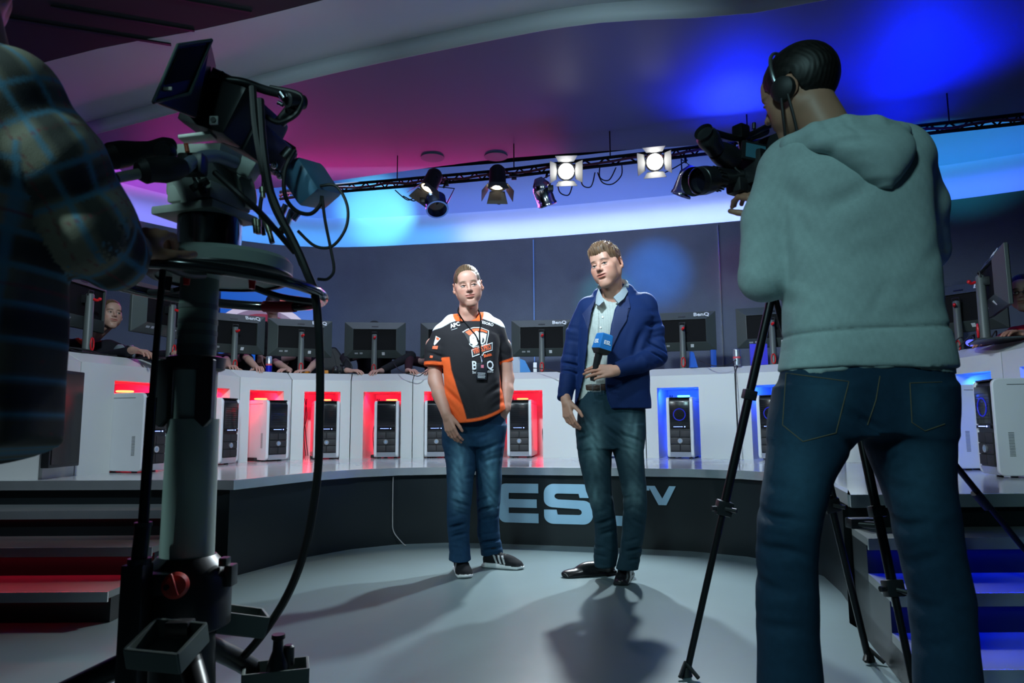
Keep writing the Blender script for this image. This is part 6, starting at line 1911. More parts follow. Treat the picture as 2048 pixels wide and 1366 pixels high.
# headset: band, ear cup, cables
hs = MB()
band = [Mh @ Vector((sx * 0.088 * math.sin(a_) if False else 0.094 * math.cos(a_), -0.012, 0.030 + 0.112 * math.sin(a_))) for sx in (1,) for a_ in [PI * k / 16 for k in range(17)]]
hs.tube([Mh @ Vector((0.092, -0.008, -0.01))] + band + [Mh @ Vector((-0.092, -0.008, -0.01))], 0.0055, 8)
hd_ = hs.build('headset', mat('headset_steel', (0.25, 0.27, 0.28), 0.3, 0.8), op_)
for sx in (-1, 1):
    mb = MB(); a_ = Mh @ Vector((sx * 0.074, 0.0, -0.004)); b_ = Mh @ Vector((sx * 0.108, -0.002, -0.004)); mb.lathe(a_, b_, [(0, .030), (.01, .036), (.024, .034), (.032, .022), (.034, .0)], 20); mb.build('ear_cup', M_RUBBER, hd_)
mb = MB(); mb.tube([Mh @ Vector((0.10, -0.01, -0.03)), Mh @ Vector((0.095, -0.03, -0.10)), Mh @ Vector((0.06, -0.07, -0.19)), Mh @ Vector((0.02, -0.10, -0.28))], 0.004, 6)
mb.tube([Mh @ Vector((0.10, 0.01, -0.03)), Mh @ Vector((0.095, 0.0, -0.11)), Mh @ Vector((0.07, -0.03, -0.22))], 0.004, 6); mb.build('cord', M_RUBBER, hd_)

HOOD = np.array((0.33, 0.42, 0.42))
F = Fld((0.50, 1.60, 0.94), (1.42, 2.46, 1.82), 0.0062)
F.loft([LV(742, 1563, 1902, YO, .128), LV(728, 1565, 1900, YO, .132), LV(700, 1570, 1893, YO, .135), LV(660, 1574, 1882, YO, .130), LV(600, 1574, 1868, YO, .128), LV(520, 1566, 1858, YO, .128), LV(440, 1556, 1850, YO, .135), LV(370, 1545, 1846, YO, .135), LV(320, 1548, 1832, YO + .01, .12), LV(285, 1578, 1800, YO + .01, .095), LV(262, 1620, 1760, YO + .01, .075)], 0.03, p=2.7)
F.cap(A(1590, 330, 1.88), A(1795, 308, 1.88), 0.085, 0.085, 0.05)
# left arm hangs to a bent elbow, the forearm goes forward
F.chain([A(1572, 352, 1.88), A(1540, 440, 1.90), A(1527, 555, 1.90)], [0.078, 0.072, 0.066], 0.022)
F.chain([A(1527, 555, 1.90), A(1545, 480, 2.10), A(1550, 432, 2.15)], [0.066, 0.056, 0.045], 0.012)
# right arm raised forward
F.chain([A(1805, 330, 1.90), A(1842, 410, 1.98), A(1852, 500, 2.08)], [0.080, 0.070, 0.062], 0.025)
F.chain([A(1852, 500, 2.08), A(1800, 470, 2.24), A(1745, 442, 2.32)], [0.062, 0.054, 0.045], 0.012)
# hood hanging down the back
def hoodshape(F):
    F.chain([A(1585, 300, 1.80), A(1650, 285, 1.77), A(1720, 280, 1.765), A(1790, 288, 1.78)], [0.02, 0.024, 0.024, 0.02], 0.03)
hoodshape(F)
F.cap(A(1650, 200, 1.88), A(1694, 262, 1.87), 0.085, 0.080, 0.01, 's')
g_ = []
for (px, py, Y, rr_, fr, am, dr) in ((1600, 590, 1.74, .13, 50, .006, (0.6, 0, 0.8)), (1640, 480, 1.73, .15, 36, .006, (0.9, 0, 0.35)), (1750, 650, 1.73, .18, 32, .005, (0.25, 0, 1)), (1830, 560, 1.74, .13, 45, .005, (-0.7, 0, 0.7)), (1530, 570, 1.84, .08, 70, .005, (0.3, 0, 1)),
                                 (1700, 420, 1.73, .15, 30, .004, (-0.6, 0, 0.8)), (1580, 400, 1.78, .08, 55, .005, (0.9, 0, 0.3)), (1740, 320, 1.70, .09, 60, .004, (0.5, 0, 1)), (1850, 420, 1.92, .08, 60, .005, (0.3, 0, 1)), (1690, 265, 1.73, .08, 80, .003, (0.1, 0, 1))):
    F.crease(A(px, py, Y), rr_, dr, fr, am)
F.noise(0.0016, 16, 21)
# rib band at the hem
zb0 = A(1700, 655, 1.74).z
F.fn(lambda f, X, Y, Z: f + 0.004 * np.exp(-((Z - (zb0 + 0.035 * (X - 0.9))) / 0.006) ** 2))
V, Fc = F.mesh()
C = np.tile(HOOD, (len(V), 1))
C *= (1 + 0.05 * np.sin(V[:, 2] * 900 + 3 * np.sin(V[:, 0] * 60)) * np.sin(V[:, 0] * 230))[:, None]
x, y, z = V.T
seamd = np.abs(z - (zb0 + 0.035 * (x - 0.9))); paint(C, seamd - 0.0035, HOOD * 0.55)
hdie = make_obj('hoodie', [(V, Fc, C)], M_CLOTH, op_)
# the hood lying on the back: thick rim round the neck, bag tapering to a point
F = Fld((0.66, 1.60, 1.38), (1.20, 2.06, 1.80), 0.0050)
F.loft([LV(379, 1752, 1780, 1.735, .026), LV(362, 1728, 1796, 1.73, .040), LV(335, 1696, 1816, 1.73, .052), LV(308, 1660, 1828, 1.735, .060), LV(285, 1628, 1826, 1.745, .060), LV(262, 1606, 1812, 1.77, .050)], 0.01, p=2.1)
F.chain([A(1572, 296, 1.90), A(1582, 290, 1.81), A(1630, 268, 1.765), A(1690, 256, 1.75), A(1750, 255, 1.75), A(1797, 266, 1.78), A(1806, 276, 1.86)], [0.026, 0.028, 0.030, 0.032, 0.031, 0.028, 0.026], 0.010)
F.chain([A(1578, 302, 1.83), A(1640, 288, 1.745), A(1720, 290, 1.725), A(1800, 296, 1.74)], [0.020, 0.018, 0.020, 0.018], 0.014)
F.cap(A(1650, 200, 1.88), A(1694, 262, 1.87), 0.085, 0.078, 0.01, 's')
F.crease(A(1740, 325, 1.68), .07, (0.9, 0, 0.5), 70, .005); F.crease(A(1690, 295, 1.70), .07, (0.15, 0, 1), 80, .005); F.crease(A(1690, 262, 1.72), .08, (1, 0, 0.1), 120, .0016)
F.noise(0.0012, 20, 51)
V, Fc = F.mesh(); make_obj('hood', [(V, Fc, HOOD * 0.98)], M_CLOTH, hdie)
# shirt tail below the hoodie
F = Fld((0.68, 1.66, 0.90), (1.32, 2.06, 1.06), 0.007)
F.loft([LV(752, 1568, 1896, YO, .122), LV(725, 1572, 1892, YO, .122), LV(700, 1575, 1890, YO, .12)], 0.0, p=2.6)
F.fn(lambda f, X, Y, Z: np.maximum(f, (A(1700, 742, 1.74).z + 0.008 * np.sin(X * 14 + 1)) - Z))
F.crease(A(1700, 740, 1.73), 0.2, (1, 0, 0), 55, 0.005)
V, Fc = F.mesh(); make_obj('undershirt', [(V, Fc, HOOD * 0.85)], M_CLOTH, op_)
# jeans
F = Fld((0.55, 1.60, 0.02), (1.40, 2.14, 1.08), 0.0072)
Lg = [LV(1490, 1520, 1640, 1.82, .085), LV(1366, 1518, 1640, 1.82, .085), LV(1250, 1517, 1634, 1.82, .083), LV(1130, 1518, 1630, 1.82, .085), LV(1060, 1521, 1634, 1.82, .09), LV(960, 1532, 1657, 1.83, .10), LV(900, 1540, 1690, 1.84, .11), LV(840, 1546, 1722, 1.85, .12), LV(780, 1560, 1726, 1.86, .12)]
Rg = [LV(1490, 1850, 1985, 1.86, .085), LV(1366, 1836, 1956, 1.86, .085), LV(1250, 1832, 1944, 1.86, .083), LV(1178, 1822, 1934, 1.86, .085), LV(1076, 1800, 1914, 1.86, .09), LV(973, 1773, 1900, 1.86, .10), LV(900, 1742, 1897, 1.86, .11), LV(840, 1728, 1895, 1.86, .12), LV(780, 1720, 1892, 1.86, .12)]
F.loft(Lg, 0.012, p=2.2); F.loft(Rg, 0.012, p=2.2)
F.loft([LV(868, 1552, 1896, 1.855, .115), LV(800, 1556, 1894, 1.86, .125), LV(745, 1568, 1890, 1.86, .12), LV(715, 1580, 1880, 1.86, .11)], 0.03, p=2.5)
for (px, py, Y, rr_, fr, am, dr) in ((1570, 1050, 1.74, .12, 70, .008, (0.3, 0, 1)), (1860, 1060, 1.78, .12, 60, .008, (-0.4, 0, 1)), (1580, 1200, 1.74, .13, 60, .006, (0.2, 0, 1)), (1890, 1230, 1.78, .12, 55, .006, (-0.2, 0, 1)), (1740, 860, 1.74, .09, 80, .006, (0.6, 0, 1)), (1640, 880, 1.73, .1, 70, .004, (0.8, 0, .6)), (1830, 870, 1.75, .1, 70, .004, (-0.6, 0, .8))):
    F.crease(A(px, py, Y), rr_, dr, fr, am)
F.noise(0.0016, 26, 31)
V, Fc = F.mesh()
C = np.tile((0.006, 0.026, 0.052), (len(V), 1)).astype(float)
for (px, py, w_, h_) in ((1650, 790, .05, .05), (1850, 800, .04, .05), (1600, 950, .05, .12), (1850, 960, .05, .12)):
    q = A(px, py, 1.74); w = np.exp(-(((V[:, 0] - q.x) / w_) ** 2 + ((V[:, 2] - q.z) / h_) ** 2)) * (V[:, 1] < 1.86) * 0.5
    C = C * (1 - w[:, None]) + np.array((0.03, 0.09, 0.14)) * w[:, None]
jo = make_obj('jeans', [(V, Fc, C)], M_DENIM, op_)
jtree = tree_of(V, Fc)
M_STITCH = mat('jeans_stitch', (0.10, 0.085, 0.05), 0.8)
def stitched(pts, r=0.0012, nm='stitching'):
    P_ = [ray_on(jtree, a_, b_, 0.0012, Ys=1.2, default=1.74) for a_, b_ in pts]
    mb = MB(); mb.tube(P_, r, 5, smooth=False); mb.build(nm, M_STITCH, jo)
def dens(pts, n=8):
    out = []
    for i in range(len(pts) - 1):
        for k in range(n): out.append((pts[i][0] + (pts[i + 1][0] - pts[i][0]) * k / n, pts[i][1] + (pts[i + 1][1] - pts[i][1]) * k / n))
    return out + [pts[-1]]
stitched(dens([(1572, 746), (1698, 763), (1672, 866), (1606, 883), (1565, 850), (1572, 746)]))
stitched(dens([(1820, 766), (1884, 764)])); stitched(dens([(1820, 766), (1824, 845), (1850, 862), (1890, 848)])); stitched(dens([(1760, 752), (1752, 800), (1735, 850)]))
make_obj('shoe', [shoe(Vector((0.68, 1.80, 0)), 84, 0.30, 'sneaker', 0.006)], M_SHOET, op_)
make_obj('shoe', [shoe(Vector((1.15, 1.80, 0)), 70, 0.30, 'sneaker', 0.006)], M_SHOET, op_)

# ======================= shoulder camera on its tripod
sc_ = thing('video_camera', 'black shoulder video camera with big lens and flip out screen held by the hoodie wearer', 'video camera', tuple(A(1500, 360, 2.25)))
YC = 2.2
def Ac(px, py, Y=YC): return A(px, py, Y)
mb = MB()
l0, l1 = Ac(1480, 352, 2.26), Ac(1398, 362, 2.14)
mb.lathe(l1, l0, [(0, .040), (.004, .045), (.03, .046), (.06, .042), (.065, .036), (.11, .036), (.12, .032), (.20, .030)], 28, cap=False); lens = mb.build('lens', M_BLACK, sc_)
mb = MB(); d_ = (l0 - l1).normalized(); mb.lathe(l1 + d_ * .006, l0, [(0, 0), (0.002, .039)], 24); mb.build('front_glass', mat('lens_glass', (0.01, 0.01, 0.02), 0.05, coat=1), lens)
mb = MB(); rt_ = rbasis(d_, (0, 0, 1)); mb.box(l1 + d_ * -.002 + Vector((0, 0, 0)), (0.016, 0.098, 0.078), rt_, bev=0.006)
mb2 = MB(); mb2.lathe(l1 - d_ * .03, l1, [(0, .046), (.03, .044)], 4 * 6, cap=False); mb2.build('lens_hood', M_RUBBER, lens)
mb = MB()
for k in range(20):
    an = 2 * PI * k / 20; u = d_.orthogonal().normalized(); w_ = d_.cross(u)
    mb.box(l1 + d_ * .085 + (u * math.cos(an) + w_ * math.sin(an)) * .037, (.03, .004, .004), rt_)
mb.build('zoom_ring', M_RUBBER, lens, smooth=False)
mb = MB(); mb.box(Ac(1520, 348, 2.28), (0.17, 0.13, 0.11), rt_, bev=0.012); mb.box(Ac(1560, 330, 2.36), (0.16, 0.13, 0.17), rt_, bev=0.012); mb.build('camera_body', M_BLACK, sc_)
mb = MB(); mb.box(Ac(1500, 385, 2.27), (0.10, 0.05, 0.03), rt_, bev=0.006); mb.box(Ac(1475, 373, 2.24), (0.05, 0.06, 0.05), rt_, bev=0.01); mb.build('lens_grip', M_RUBBER, sc_)
mb = MB(); c_ = Ac(1508, 304, 2.20); r2 = rbasis((0.95, 0.25, -0.12), (0.1, 0, 1)); mb.box(c_, (0.092, 0.012, 0.062), r2, bev=0.003); fs_ = mb.build('flip_screen', M_BLACK, sc_)
mb = MB(); mb.box(c_ + r2 @ Vector((0.002, -0.0068, 0)), (0.072, 0.001, 0.046), r2); mb.build('display', mat('dim_display', (0.01, 0.03, 0.04), 0.2, emit=(0.02, 0.12, 0.18), estr=0.25), fs_, smooth=False)
# eyepiece / viewfinder tube bending down, carried in front on a rail
mb = MB(); mb.chain = None
e0, e1, e2 = Ac(1410, 268, 2.10), Ac(1432, 300, 2.16), Ac(1462, 318, 2.22)
mb.lathe(e0, e1, [(0, .026), (.01, .034), (.03, .036), (.05, .032), (.08, .030)], 22); mb.lathe(e1, e2, [(0, .030), (.02, .036), (.06, .042), (.09, .040)], 22); vf = mb.build('viewfinder', M_BLACK, sc_)
mb = MB(); mb.lathe(e0 - (e1 - e0).normalized() * .012, e0, [(0, .030), (.012, .026)], 22, cap=False); mb.build('eyecup', M_RUBBER, vf)
mb = MB(); mb.tube([Ac(1420, 262, 2.12), Ac(1470, 276, 2.18), Ac(1500, 270, 2.22), Ac(1545, 248, 2.30), Ac(1580, 236, 2.34)], 0.011, 10); mb.build('handle', M_BLACKM, sc_)
mb = MB(); mb.box(Ac(1482, 266, 2.20), (0.045, 0.04, 0.05), rt_, bev=0.006); mb.cyl(Ac(1482, 276, 2.2), Ac(1490, 320, 2.24), .012); mb.cyl(Ac(1508, 258, 2.23), Ac(1508, 246, 2.23), .006); mb.build('bracket', M_BLACKM, sc_)
mb = MB(); mb.cyl(Ac(1530, 262, 2.30), Ac(1492, 276, 2.22), .016, n=16); mb.build('shotgun_microphone', M_RUBBER, sc_)
mb = MB(); mb.tube([Ac(1470, 285), Ac(1468, 330), Ac(1480, 345)], .004, 6); mb.tube([Ac(1545, 300, 2.3), Ac(1540, 330, 2.28), Ac(1530, 372, 2.3)], .004, 6); mb.build('cable', M_RUBBER, sc_)

# tripod under it
TP = Vector((0.93, 2.42, 1.42))
tr_ = thing('tripod', 'black camera tripod with thin legs standing around the hoodie wearer', 'tripod', (TP.x, TP.y, 0))
mb = MB(); mb.lathe(TP + Vector((0, 0, -.10)), TP + Vector((0, 0, .1)), [(0, .03), (.02, .06), (.10, .07), (.14, .05), (.17, .045)], 20); mb.box(TP + Vector((0, 0, .095)), (0.10, 0.16, 0.03), bev=.005); mb.build('head', M_BLACK, tr_)
mb = MB(); mb.cyl(TP + Vector((-.02, 0, .1)), Ac(1545, 372, 2.33), .03, n=14); mb.build('mounting_plate', M_BLACK, tr_)
def leg(foot, k1=0.40, k2=0.75, dbl=False, top=None):
    a_ = (top or (TP + Vector((0, 0, -.05)))); b_ = Vector(foot); d = b_ - a_
    sd_ = d.cross(Vector((0, 1, 0))).normalized() * 0.016
    mb = MB()
    if dbl:
        for s_ in (-1, 1): mb.cyl(a_ + sd_ * s_ * 1.2, a_ + d * .60 + sd_ * s_, .010, n=10)
        mb.cyl(a_ + d * .56, b_, .0125, n=10)
    else:
        mb.cyl(a_, a_ + d * .60, .0150, n=12); mb.cyl(a_ + d * .58, b_, .0115, n=12)
    lg_ = mb.build('leg', M_BLACKM, tr_)
    mb = MB(); p = a_ + d * .585; mb.box(p, (.055, .04, .05), rbasis(Vector((1, 0, 0)), -d), bev=.006); mb.cyl(p + Vector((0, -.02, 0)), p + Vector((.03, -.045, -.005)), .008, n=8); mb.cyl(p, p + Vector((-.045, -.01, 0)), .009, n=8); mb.build('leg_clamp', M_BLACK, lg_)
    mb = MB(); p = a_ + d * .30; mb.box(p, (.045, .036, .035), rbasis(Vector((1, 0, 0)), -d), bev=.005); mb.build('leg_clamp', M_BLACK, lg_)
    mb = MB(); mb.cyl(b_ + Vector((0, 0, .03)), b_ + Vector((0, 0, .002)), .014, .022, n=12); mb.cyl(b_ + Vector((0, 0, .045)), b_ + Vector((-.03, -.04, .01)), .007, n=8); mb.cyl(b_ + Vector((0, 0, .045)), b_ + Vector((.03, -.05, .01)), .007, n=8); mb.build('foot', M_RUBBER, lg_)
    return lg_
FT1 = PZ(1372, 1352, 0); FT2 = PZ(1738, 1322, 0); FT3 = Vector((2.05, 2.75, 0.2755 - 0.0))
leg(FT1); leg(FT2, dbl=True)
leg(A(1838, 1420, 2.15), top=A(1722, 872, 2.32))
mb = MB(); mb.box(A(1725, 1046, 2.46), (.10, .05, .035), bev=.006); mb.cyl(A(1700, 1046, 2.46), A(1768, 1052, 2.4), .012, n=10); mb.build('spreader', M_BLACK, tr_)
pl_ = thing('metal_pole', 'thin black pole slanting out to the right behind the knee of the hoodie wearer', 'pole', tuple(A(1900, 940, 2.35)))
mb = MB(); mb.cyl(A(1855, 862, 2.36), A(2160, 1235, 2.62), .0105, n=10); mb.build('tube', M_BLACKM, pl_)
mb = MB(); mb.cyl(A(1950, 985, 2.44), A(1975, 1015, 2.46), .015, n=10); mb.build('joint', M_BLACK, pl_)

# ======================= operator in the plaid shirt
pd_ = thing('person', 'person in blue and beige plaid shirt gripping the pedestal ring, at the left edge', 'person', (-1.15, 1.2, 0))
hM = head_matrix(A(-70, -60, 1.22), -150, -8, 0, 1.0)
SK4 = (0.42, 0.22, 0.14)
W = A(276, 487, 1.44)
body = [sculpt_head(hM, SK4, h=0.0034, neck_to=tuple(hM.inverted() @ A(-50, 130, 1.2)), brow=(0.03, 0.02, 0.01))]
body.append(sculpt_arm(A(268, 503, 1.42), (A(306, 462, 1.50) - A(268, 503, 1.42)), (0.2, -0.75, 0.65), -1, [(0.5, 0.7, 0.5)] * 4, elbow=A(205, 500, 1.35), skin=SK4, arm_r=(0.025, 0.028)))
make_obj('body', body, M_SKIN, pd_)
make_obj('hair', [sculpt_hair(hM, (0.03, 0.02, 0.012), 0.014, h=0.0034)], M_HAIR, pd_)
F = Fld((-1.62, 0.92, 0.70), (-0.64, 1.62, 1.72), 0.0060)
F.loft([LV(975, -230, 84, 1.22, .115), LV(900, -235, 92, 1.22, .12), LV(800, -235, 97, 1.22, .12), LV(700, -232, 100, 1.22, .125), LV(600, -228, 98, 1.22, .13), LV(450, -225, 95, 1.22, .135), LV(300, -225, 85, 1.22, .135), LV(220, -215, 60, 1.22, .125), LV(150, -190, 30, 1.22, .10), LV(100, -120, 0, 1.22, .08)], 0.03, p=2.6)
F.cap(A(-190, 190, 1.21), A(20, 190, 1.21), .085, .082, .05)
ARM = [A(20, 205, 1.21), A(102, 325, 1.24), A(168, 445, 1.30), A(252, 505, 1.42)]
F.chain(ARM, [0.084, 0.088, 0.084, 0.050], 0.03)
F.cap(A(180, 470, 1.29), A(230, 520, 1.35), 0.080, 0.060, 0.03)
for (px, py, Y, rr_, fr, am, dr) in ((150, 330, 1.16, .12, 45, .006, (0.5, 0, -0.8)), (210, 470, 1.24, .09, 60, .006, (0.9, 0, -0.4)), (60, 600, 1.1, .2, 35, .006, (1, 0, 0.1)), (40, 850, 1.1, .16, 32, .007, (1, 0, 0)), (110, 500, 1.14, .08, 60, .005, (0.5, 0, 1))):
    F.crease(A(px, py, Y), rr_, dr, fr, am)
F.noise(0.0016, 18, 41)
cutsleeve(F, A(270, 512, 1.44), A(262, 505, 1.42) - A(200, 470, 1.33), 0.10)
zh = A(0, 900, 1.12).z
F.fn(lambda f, X, Y, Z: np.maximum(f, (zh - 0.040 + 0.10 * ((X + 1.05) / 0.18) ** 2 * (X < -0.0) * 0.3) - Z))
V, Fc = F.mesh()
# plaid: along / around the sleeve, or across / down the body
A_ = [np.array(p) for p in ARM]
best = np.full(len(V), 9.0); S_arm = np.zeros(len(V)); T_arm = np.zeros(len(V)); acc = 0
for i in range(3):
    a_, b_ = A_[i], A_[i + 1]; d = b_ - a_; L_ = np.linalg.norm(d); d = d / L_
    t_ = np.clip((V - a_) @ d, 0, L_); q = V - a_ - t_[:, None] * d; r_ = np.linalg.norm(q, axis=1)
    e1 = np.cross(d, (0, 1, 0)); e1 /= np.linalg.norm(e1); e2 = np.cross(d, e1)
    an = np.arctan2(q @ e1, -(q @ e2) * np.sign(e2[1]) if True else 0)
    m = r_ < best; best[m] = r_[m]; S_arm[m] = (acc + t_)[m]; T_arm[m] = (an * 0.088)[m]; acc += L_
on = (best < 0.118) & (V[:, 0] > A(88, 300, 1.2).x - 0.06 * (V[:, 2] > 1.35))
u = np.where(on, T_arm, V[:, 0]); v = np.where(on, S_arm, V[:, 2])
PER = 0.125
def band(c, w, off): return np.clip(1.5 - np.abs(((c / PER + off) % 1) - 0.5) / (w / 2), 0, 1)
Cb = np.tile(np.array((0.27, 0.25, 0.19)), (len(V), 1)).astype(float)
nav = np.array((0.004, 0.008, 0.022)); lb = np.array((0.09, 0.27, 0.42)); rd = np.array((0.25, 0.04, 0.06))
for c_, o_ in ((u, 0.0), (v, 0.2)):
    w = band(c_, 0.36, o_)[:, None] * 0.72; Cb = Cb * (1 - w) + nav * w
for c_, o_ in ((u, 0.0), (v, 0.2)):
    for dd in (0.24, -0.24):
        w = band(c_, 0.075, o_ + dd)[:, None] * 0.75; Cb = Cb * (1 - w) + lb * w
for c_, o_ in ((u, 0.5), (v, 0.7)):
    w = band(c_, 0.022, o_)[:, None] * 0.6; Cb = Cb * (1 - w) + rd * w
make_obj('plaid_shirt', [(V, Fc, Cb)], M_CLOTH, pd_)
F = Fld((-1.45, 1.0, 0.0), (-0.84, 1.5, 1.08), 0.012)
for X_ in (-1.03, -1.20): F.chain([Vector((X_ + .03, 1.22, .95)), Vector((X_ - .01, 1.24, .50)), Vector((X_ - .01, 1.22, .06))], [.105, .075, .06], .03)
V, Fc = F.mesh(); make_obj('jeans', [(V, Fc, np.array((0.006, 0.010, 0.02)))], M_DENIM, pd_)
for X_ in (-1.04, -1.21): make_obj('shoe', [shoe(Vector((X_, 1.14, 0)), 70, 0.28, 'sneaker', 0.008)], M_SHOET, pd_)
# ======================= studio camera on its pedestal
YP = 1.75
def Q(px, py, Y=YP): return A(px, py, Y)
ax0 = Q(398, 600)
PX, PY = ax0.x, YP
def V3(z, dx=0, dy=0): return Vector((PX + dx, PY + dy, z))
zof = lambda py, Y=YP: A(398, py, Y).z
ped = thing('camera_pedestal', 'pale grey and black studio pedestal with a big steering ring and red knob', 'camera pedestal', (PX, PY, 0))
M_PGREY = mat('pedestal_pale_grey', (0.30, 0.36, 0.33), 0.42, noise=0.06, nscale=9)
M_GLOSSB = mat('gloss_black_paint', (0.012, 0.013, 0.015), 0.16, coat=0.5)
mb = MB(); mb.lathe(V3(zof(1118)), V3(2), [(0, .062), (zof(838) - zof(1118), .060)], 32); mb.build('lower_column', M_PGREY, ped)
mb = MB(); mb.lathe(V3(zof(850)), V3(2), [(0, .052), (zof(712) - zof(850), .052)], 32); mb.build('middle_column', M_PGREY, ped)
mb = MB(); mb.lathe(V3(zof(712)), V3(2), [(0, .046), (zof(520) - zof(712), .046)], 32); mb.build('upper_column', mat('column_mixed_grey', (0.13, 0.17, 0.15), 0.35, noise=0.1), ped)
mb = MB()
for z_ in (620, 650, 672, 700): mb.lathe(V3(zof(z_)), V3(2), [(0, .0472), (.012, .0472)], 28)
mb.build('column_band', M_GREY, ped)
mb = MB(); mb.lathe(V3(zof(742)), V3(2), [(0, .060), (.004, .068), (.032, .070), (.036, .060)], 32); cl_ = mb.build('collar', M_BLACK, ped)
for dx in (-.060, .045):
    mb = MB(); z0 = zof(855); z1 = zof(722); x_ = PX + dx
    mb.prism([(x_ - .018, PY - .058, z1), (x_ + .022, PY - .058, z1), (x_ + .022, PY - .058, z0 + .02), (x_ + .004, PY - .058, z0), (x_ - .018, PY - .058, z0 + .02)], (0, .022, 0)); mb.build('guide', M_BLACK, cl_, smooth=False, bevel=.003)
# lower housing
zb, zt = zof(1240), zof(1118)
mb = MB(); mb.lathe(V3(zb - .02), V3(2), [(0, .085), (.01, .105), (zt - zb - .02, .105), (zt - zb + .01, .085), (zt - zb + .03, .066)], 36); hs_ = mb.build('housing', M_BLACK, ped)
mb = MB(); mb.lathe(V3(zb + .02, -.045, -.095), V3(zb + .02, -.055, -.13), [(0, .030), (.010, .034), (.030, .033), (.036, .024)], 24); 
kb = None
mb = MB(); k0 = Q(352, 1170, 1.66); k1 = Q(350, 1172, 1.615); mb.lathe(k0, k1, [(0, .026), (.006, .029), (.036, .029), (.044, .022), (.046, 0)], 28)
kb = mb.build('red_knob', mat('knob_red', (0.55, 0.03, 0.02), 0.4), hs_)
mb = MB(); c_ = Q(348, 1170, 1.610); mb.box(c_, (.006, .006, .050), Matrix.Rotation(-.35, 3, 'Y'), bev=.002); mb.build('knob_rib', mat('knob_red', (0.55, 0.03, 0.02), 0.4), kb)
mb = MB(); c_ = Q(333, 1175, 1.612); mb.cyl(c_, c_ + Vector((0, -.004, 0)), .006, n=12); mb.build('knob_hole', M_BLACK, kb)
mb = MB(); mb.box(V3(zof(1150), .108, 0), (.02, .04, .05), bev=.004); mb.box(V3(zof(1120), .10, -.02), (.02, .03, .02), bev=.004); mb.build('latch', M_BLACK, hs_)
# telescopic rod beside the column
rx, ry = Q(300, 800, 1.62).x, 1.62
def RZ(py): return A(300, py, 1.62).z
rod = MB(); rod.cyl((rx + .004, ry, RZ(800)), (rx + .014, ry, RZ(530)), .0075, n=12); rod.cyl((rx, ry, RZ(1052)), (rx + .004, ry, RZ(795)), .0115, n=12); rod.cyl((rx - .006, ry, RZ(1130)), (rx, ry, RZ(1048)), .017, n=14); ro_ = rod.build('telescopic_rod', M_BLACKM, ped)
mb = MB(); mb.cyl((rx, ry, RZ(1052)), (rx, ry, RZ(1044)), .019, n=14); mb.build('rod_collar', M_BLACK, ro_)
mb = MB(); mb.cyl((rx - .004, ry, RZ(1128)), (rx - .004, ry, RZ(1116)), .025, n=14); mb.build('rod_collar', M_BLACK, ro_)
mb = MB(); mb.box(((rx + PX) / 2 - .01, (ry + PY) / 2, zof(1150)), (.11, .09, .05), bev=.008); mb.build('rod_bracket', M_BLACK, ped)
mb = MB(); mb.box((rx - .008, ry, RZ(1260)), (.05, .05, RZ(1130) - RZ(1400)), bev=.006); mb.build('rod_base', M_BLACK, ped)
# dolly: three legs with cable guards
hub = V3(zof(1250))
mb = MB(); mb.lathe(V3(.16), V3(2), [(0, .06), (.02, .08), (hub.z - .16, .07)], 28); mb.build('hub', M_BLACK, ped)
for f_, nm in ((Vector((-1.35, 1.42, .09)), 'a'), (Vector((-.47, 1.30, .09)), 'b'), (Vector((-.66, 2.14, .09)), 'c')):
    s0 = Vector((PX, PY, zof(1270)))
    mb = MB(); mb.tube([s0, s0.lerp(f_, .5) + Vector((0, 0, .015)), f_], .026, 12); lg_ = mb.build('leg', M_BLACK, ped)
    mb = MB(); mb.lathe(f_ + Vector((-.02, 0, -.045)), f_ + Vector((.02, 0, -.045)), [(0, .030), (.004, .044), (.036, .044), (.04, .030)], 24); mb.build('wheel', M_RUBBER, lg_)
    mb = MB(); mb.box(f_ + Vector((0, 0, .0)), (.05, .07, .04), bev=.008); mb.build('caster_block', M_BLACK, lg_)
def tray(c, w, d, h_, rot, nm='cable_guard'):
    mb = MB(); t_ = .006
    for (x_, y_, sx, sy) in ((-w / 2, 0, t_, d), (w / 2, 0, t_, d), (0, -d / 2, w, t_), (0, d / 2, w, t_)):
        mb.box(Vector(c) + rot @ Vector((x_, y_, 0)), (sx + .002, sy + .002, h_), rot)
    mb.box(Vector(c) + rot @ Vector((0, 0, -h_ / 2)), (w, d, t_), rot)
    return mb.build(nm, mat('guard_grey_green', (0.10, 0.13, 0.12), 0.5, noise=0.1), ped, smooth=False, bevel=.0015)
tray(Q(335, 1290, 1.52), .115, .10, .045, Matrix.Rotation(.35, 3, 'X') @ Matrix.Rotation(-.15, 3, 'Z'))
tray(Q(480, 1240, 1.85), .115, .10, .05, Matrix.Rotation(.5, 3, 'Z') @ Matrix.Rotation(.25, 3, 'Y'))
mb = MB(); mb.box(Q(360, 1255, 1.56), (.05, .04, .03), bev=.004); mb.build('latch', M_BLACK, ped)
tray(Q(552, 1350, 1.95), .16, .10, .05, Matrix.Rotation(.3, 3, 'Z'))
mb = MB(); c_ = Q(556, 1300, 1.93); mb.lathe(c_ + Vector((0, 0, -.06)), c_ + Vector((0, 0, .06)), [(0, .03), (.03, .026), (.06, .014), (.085, .013), (.09, .018), (.10, .017)], 16); mb.build('brake_lever', M_BLACK, ped)
mb = MB(); c_ = Q(577, 1305, 1.95); mb.lathe(c_ + Vector((0, 0, -.03)), c_ + Vector((0, 0, .02)), [(0, .016), (.045, .015), (.05, .010)], 14); mb.build('brake_button', M_BLACK, ped)
